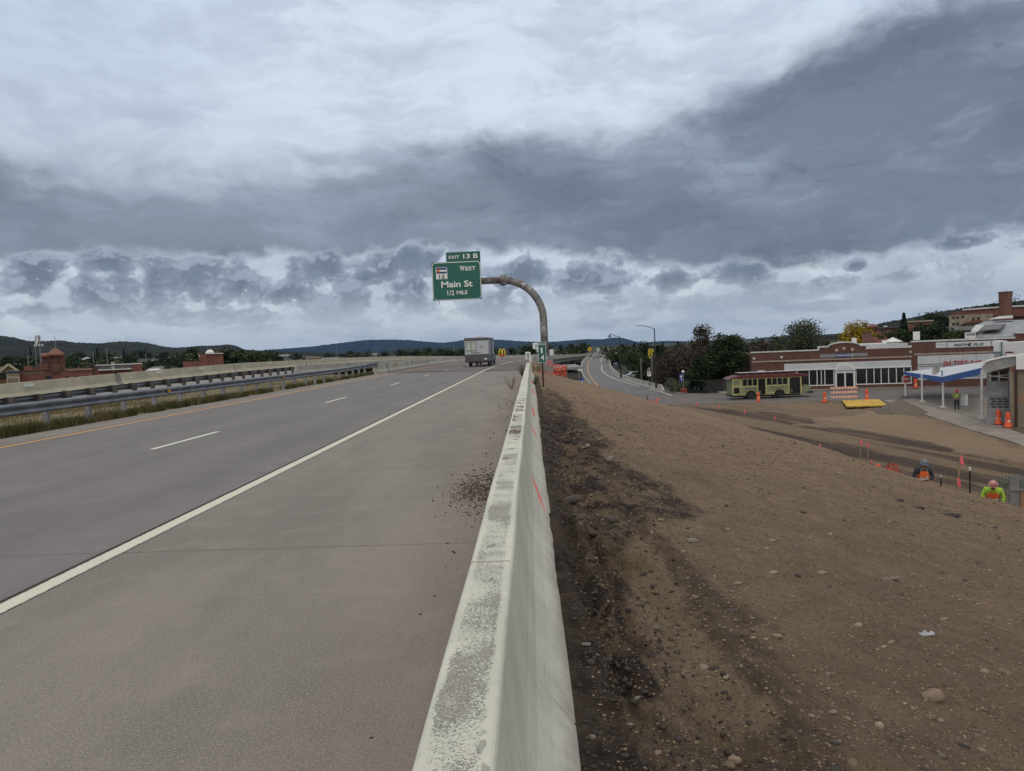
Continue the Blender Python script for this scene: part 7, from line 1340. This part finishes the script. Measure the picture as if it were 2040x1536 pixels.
def gravel(n, xf, smin, smax, m, name, label, cat, zfun, seed, sink=.25):
    r = np.random.RandomState(seed); x, y = xf(r, n); z = zfun(x, y); s = smin*(smax/smin)**(r.rand(len(x))**2.2)*(.55+.13*y); N = len(x); sc = (s[:, None]*np.stack([.8+.8*r.rand(N), .8+.8*r.rand(N), .4+.5*r.rand(N)], -1))
    J = 1+.75*(r.rand(N, len(IV))-.5)[:, :, None]; V = IV[None]*J*sc[:, None, :]; a = r.rand(N)*6.28; c, s2 = np.cos(a)[:, None], np.sin(a)[:, None]; V = np.stack([V[:, :, 0]*c-V[:, :, 1]*s2, V[:, :, 0]*s2+V[:, :, 1]*c, V[:, :, 2]], -1); V += np.stack([x, y, z+sc[:, 2]*sink], -1)[:, None, :]
    F = (IF[None]+(np.arange(N)*len(IV))[:, None, None]).reshape(-1, 3); return tag(npmesh(name, V.reshape(-1, 3), F, m), label, cat, kind='stuff')
def gxy(r, n):
    y = 1.9*np.exp(r.rand(n)*2.75); x = .22+r.rand(n)**.9*(y*.78+.5); k = x < np.interp(y, XC[0], XC[1]); return x[k], y[k]
def rocky(nt, b):
    g = nt.n('ShaderNodeNewGeometry'); rr3 = g.outputs['Random Per Island']; col = nt.mix(nt.smooth(rr3, .0, .75), (.105, .080, .058), (.215, .162, .112)); col = nt.mix(nt.smooth(rr3, .95, .99), col, (.32, .27, .21)); nt.put(b.inputs['Base Color'], col)
M_gv = custom('mixed_gravel', rocky); gravel(52000, gxy, .002, .010, M_gv, 'gravel', 'fine gravel and crumbs of soil all over the bare slope', 'gravel', ground_z, 5)
def cxy(r, n): y = 1.9*np.exp(r.rand(n)*2.2); x = .16+np.abs(r.randn(n))*.42*(1+.03*y); return x, y
gravel(5200, cxy, .0025, .018, mat('dark_clod_and_hole_shade', (.055, .042, .038), (.030, .024, .022), scale=12), 'soil_clods', 'dark crumbly clods of soil heaped along the foot of the barrier', 'soil', ground_z, 6)
def dxy(r, n):
    x = -.56-np.abs(r.randn(n))*.22; y = np.where(r.rand(n) < .86, 8.8+r.randn(n)*.7, 3+r.rand(n)*22); return x, y
gravel(1500, dxy, .0018, .009, mat('road_grit', (.075, .050, .038), (.05, .035, .028)), 'dirt_crumbs', 'brown dirt crumbs spilled on the shoulder against the barrier', 'dirt', lambda x, y: 0*x+.0, 7, .3)
blades(380, lambda r, n: -.72-np.abs(r.randn(n))*.16, lambda r, n: 8.7+r.randn(n)*.35, .05, M_dg, 'dead_grass', 'small mat of dead grass on the shoulder against the barrier', .003, 8, lambda x, y: 0*x)
blades(260, lambda r, n: .75+r.randn(n)*.10, lambda r, n: 6.1+r.randn(n)*.12, .14, M_dg, 'dead_grass', 'tuft of dead roots on the dark clod by the barrier', .002, 9, ground_z)
def weed(u, v, y, h, n, label, m, rad=.25, seed=1):
    p = at(u, v, y); r = np.random.RandomState(seed); t_ = thing('weed', label, 'plant', tuple(p)); b = MB()
    for k in range(n):
        a = r.rand()*6.28; e = Vector((math.cos(a)*rad*r.rand()*1.4, math.sin(a)*rad*r.rand(), h*(.5+.6*r.rand()))); mid = e*.5+Vector((r.randn()*.02, r.randn()*.02, .0)); b.tube([(0, 0, 0), mid, e], [.006, .005, .002], 3)
        for j in range(3): f = mid.lerp(e, r.rand()); b.tube([f, f+Vector((r.randn()*.05, r.randn()*.05, .06))], [.003, .001], 3)
    b.build('stems', m, t_); return t_
M_tw = mat('twig', (.13, .10, .075), (.08, .065, .05)); weed(1020, 776, 27, .55, 22, 'bare branching weed growing from the shoulder left of the barrier', M_tw, .32, 3); weed(1040, 750, 41, .7, 60, 'bushier dry weed by the far end of the barrier', mat('dull_green_twig', (.07, .075, .045), (.10, .09, .06)), .35, 4); weed(1073, 741, 48, .55, 50, 'clump of straw-coloured dry grass at the foot of the bridge parapet', mat('straw', (.28, .22, .12)), .4, 5); weed(1066, 770, 30, .35, 40, 'green weed at the outer foot of the barrier before the mile marker', mat('weed_green', (.06, .075, .03)), .12, 6)
q = gpix(1847, 1268); b = MB(); r = np.random.RandomState(3); G = [[(i*.026-.05+r.randn()*.006, j*.02-.03+r.randn()*.005, .006+abs(r.randn())*.012) for j in range(4)] for i in range(5)]; vs = [p for row in G for p in row]; b.add(vs, [(i*4+j, (i+1)*4+j, (i+1)*4+j+1, i*4+j+1) for i in range(4) for j in range(3)]); o = b.build('plastic_scrap', mat('pale_plastic', (.36, .39, .44), rough=.25)); o.location = q; tag(o, 'crumpled pale plastic scrap lying on the gravelly dirt', 'litter')
for u, v, s_, lab in ((1788, 998, .07, 'dark lump in place of a shaded earth hollow, left of the row high on the slope'), (1826, 1012, .08, 'dark lump in place of a shaded hole in the middle of the row high on the slope'), (1890, 1028, .11, 'largest dark lump in place of a shaded hole in the row high on the slope')):  # dark lumps stand in for small holes, their shade put into the colour
    q = gpix(u, v); o = bpy.data.objects.new('earth_hole_shade', stone_mesh(np.random.RandomState(int(u)), s_, 2.2, .45, 3)); o.data.materials.append(mat('dark_clod_and_hole_shade', (.05, .04, .03))); COL.objects.link(o); o.location = (q.x, q.y, q.z); tag(o, lab, 'hole')
# ------------------------------------------------------------------ haze
hz = MB().box(-9500, 9500, -600, 9500, -60, 210).build('haze', MATS['white_paint']); hz.data.materials.clear(); hm = bpy.data.materials.new('haze'); hm.use_nodes = True; ht = hm.node_tree; ht.nodes.clear(); pv = ht.nodes.new('ShaderNodeVolumePrincipled'); pv.inputs['Color'].default_value = (.10, .42, 1.0, 1); pv.inputs['Density'].default_value = .000026; mo = ht.nodes.new('ShaderNodeOutputMaterial'); ht.links.new(pv.outputs[0], mo.inputs['Volume']); hz.data.materials.append(hm); hz['kind'] = 'stuff'; hz['label'] = 'thin bluish haze over the valley'; hz['category'] = 'haze'
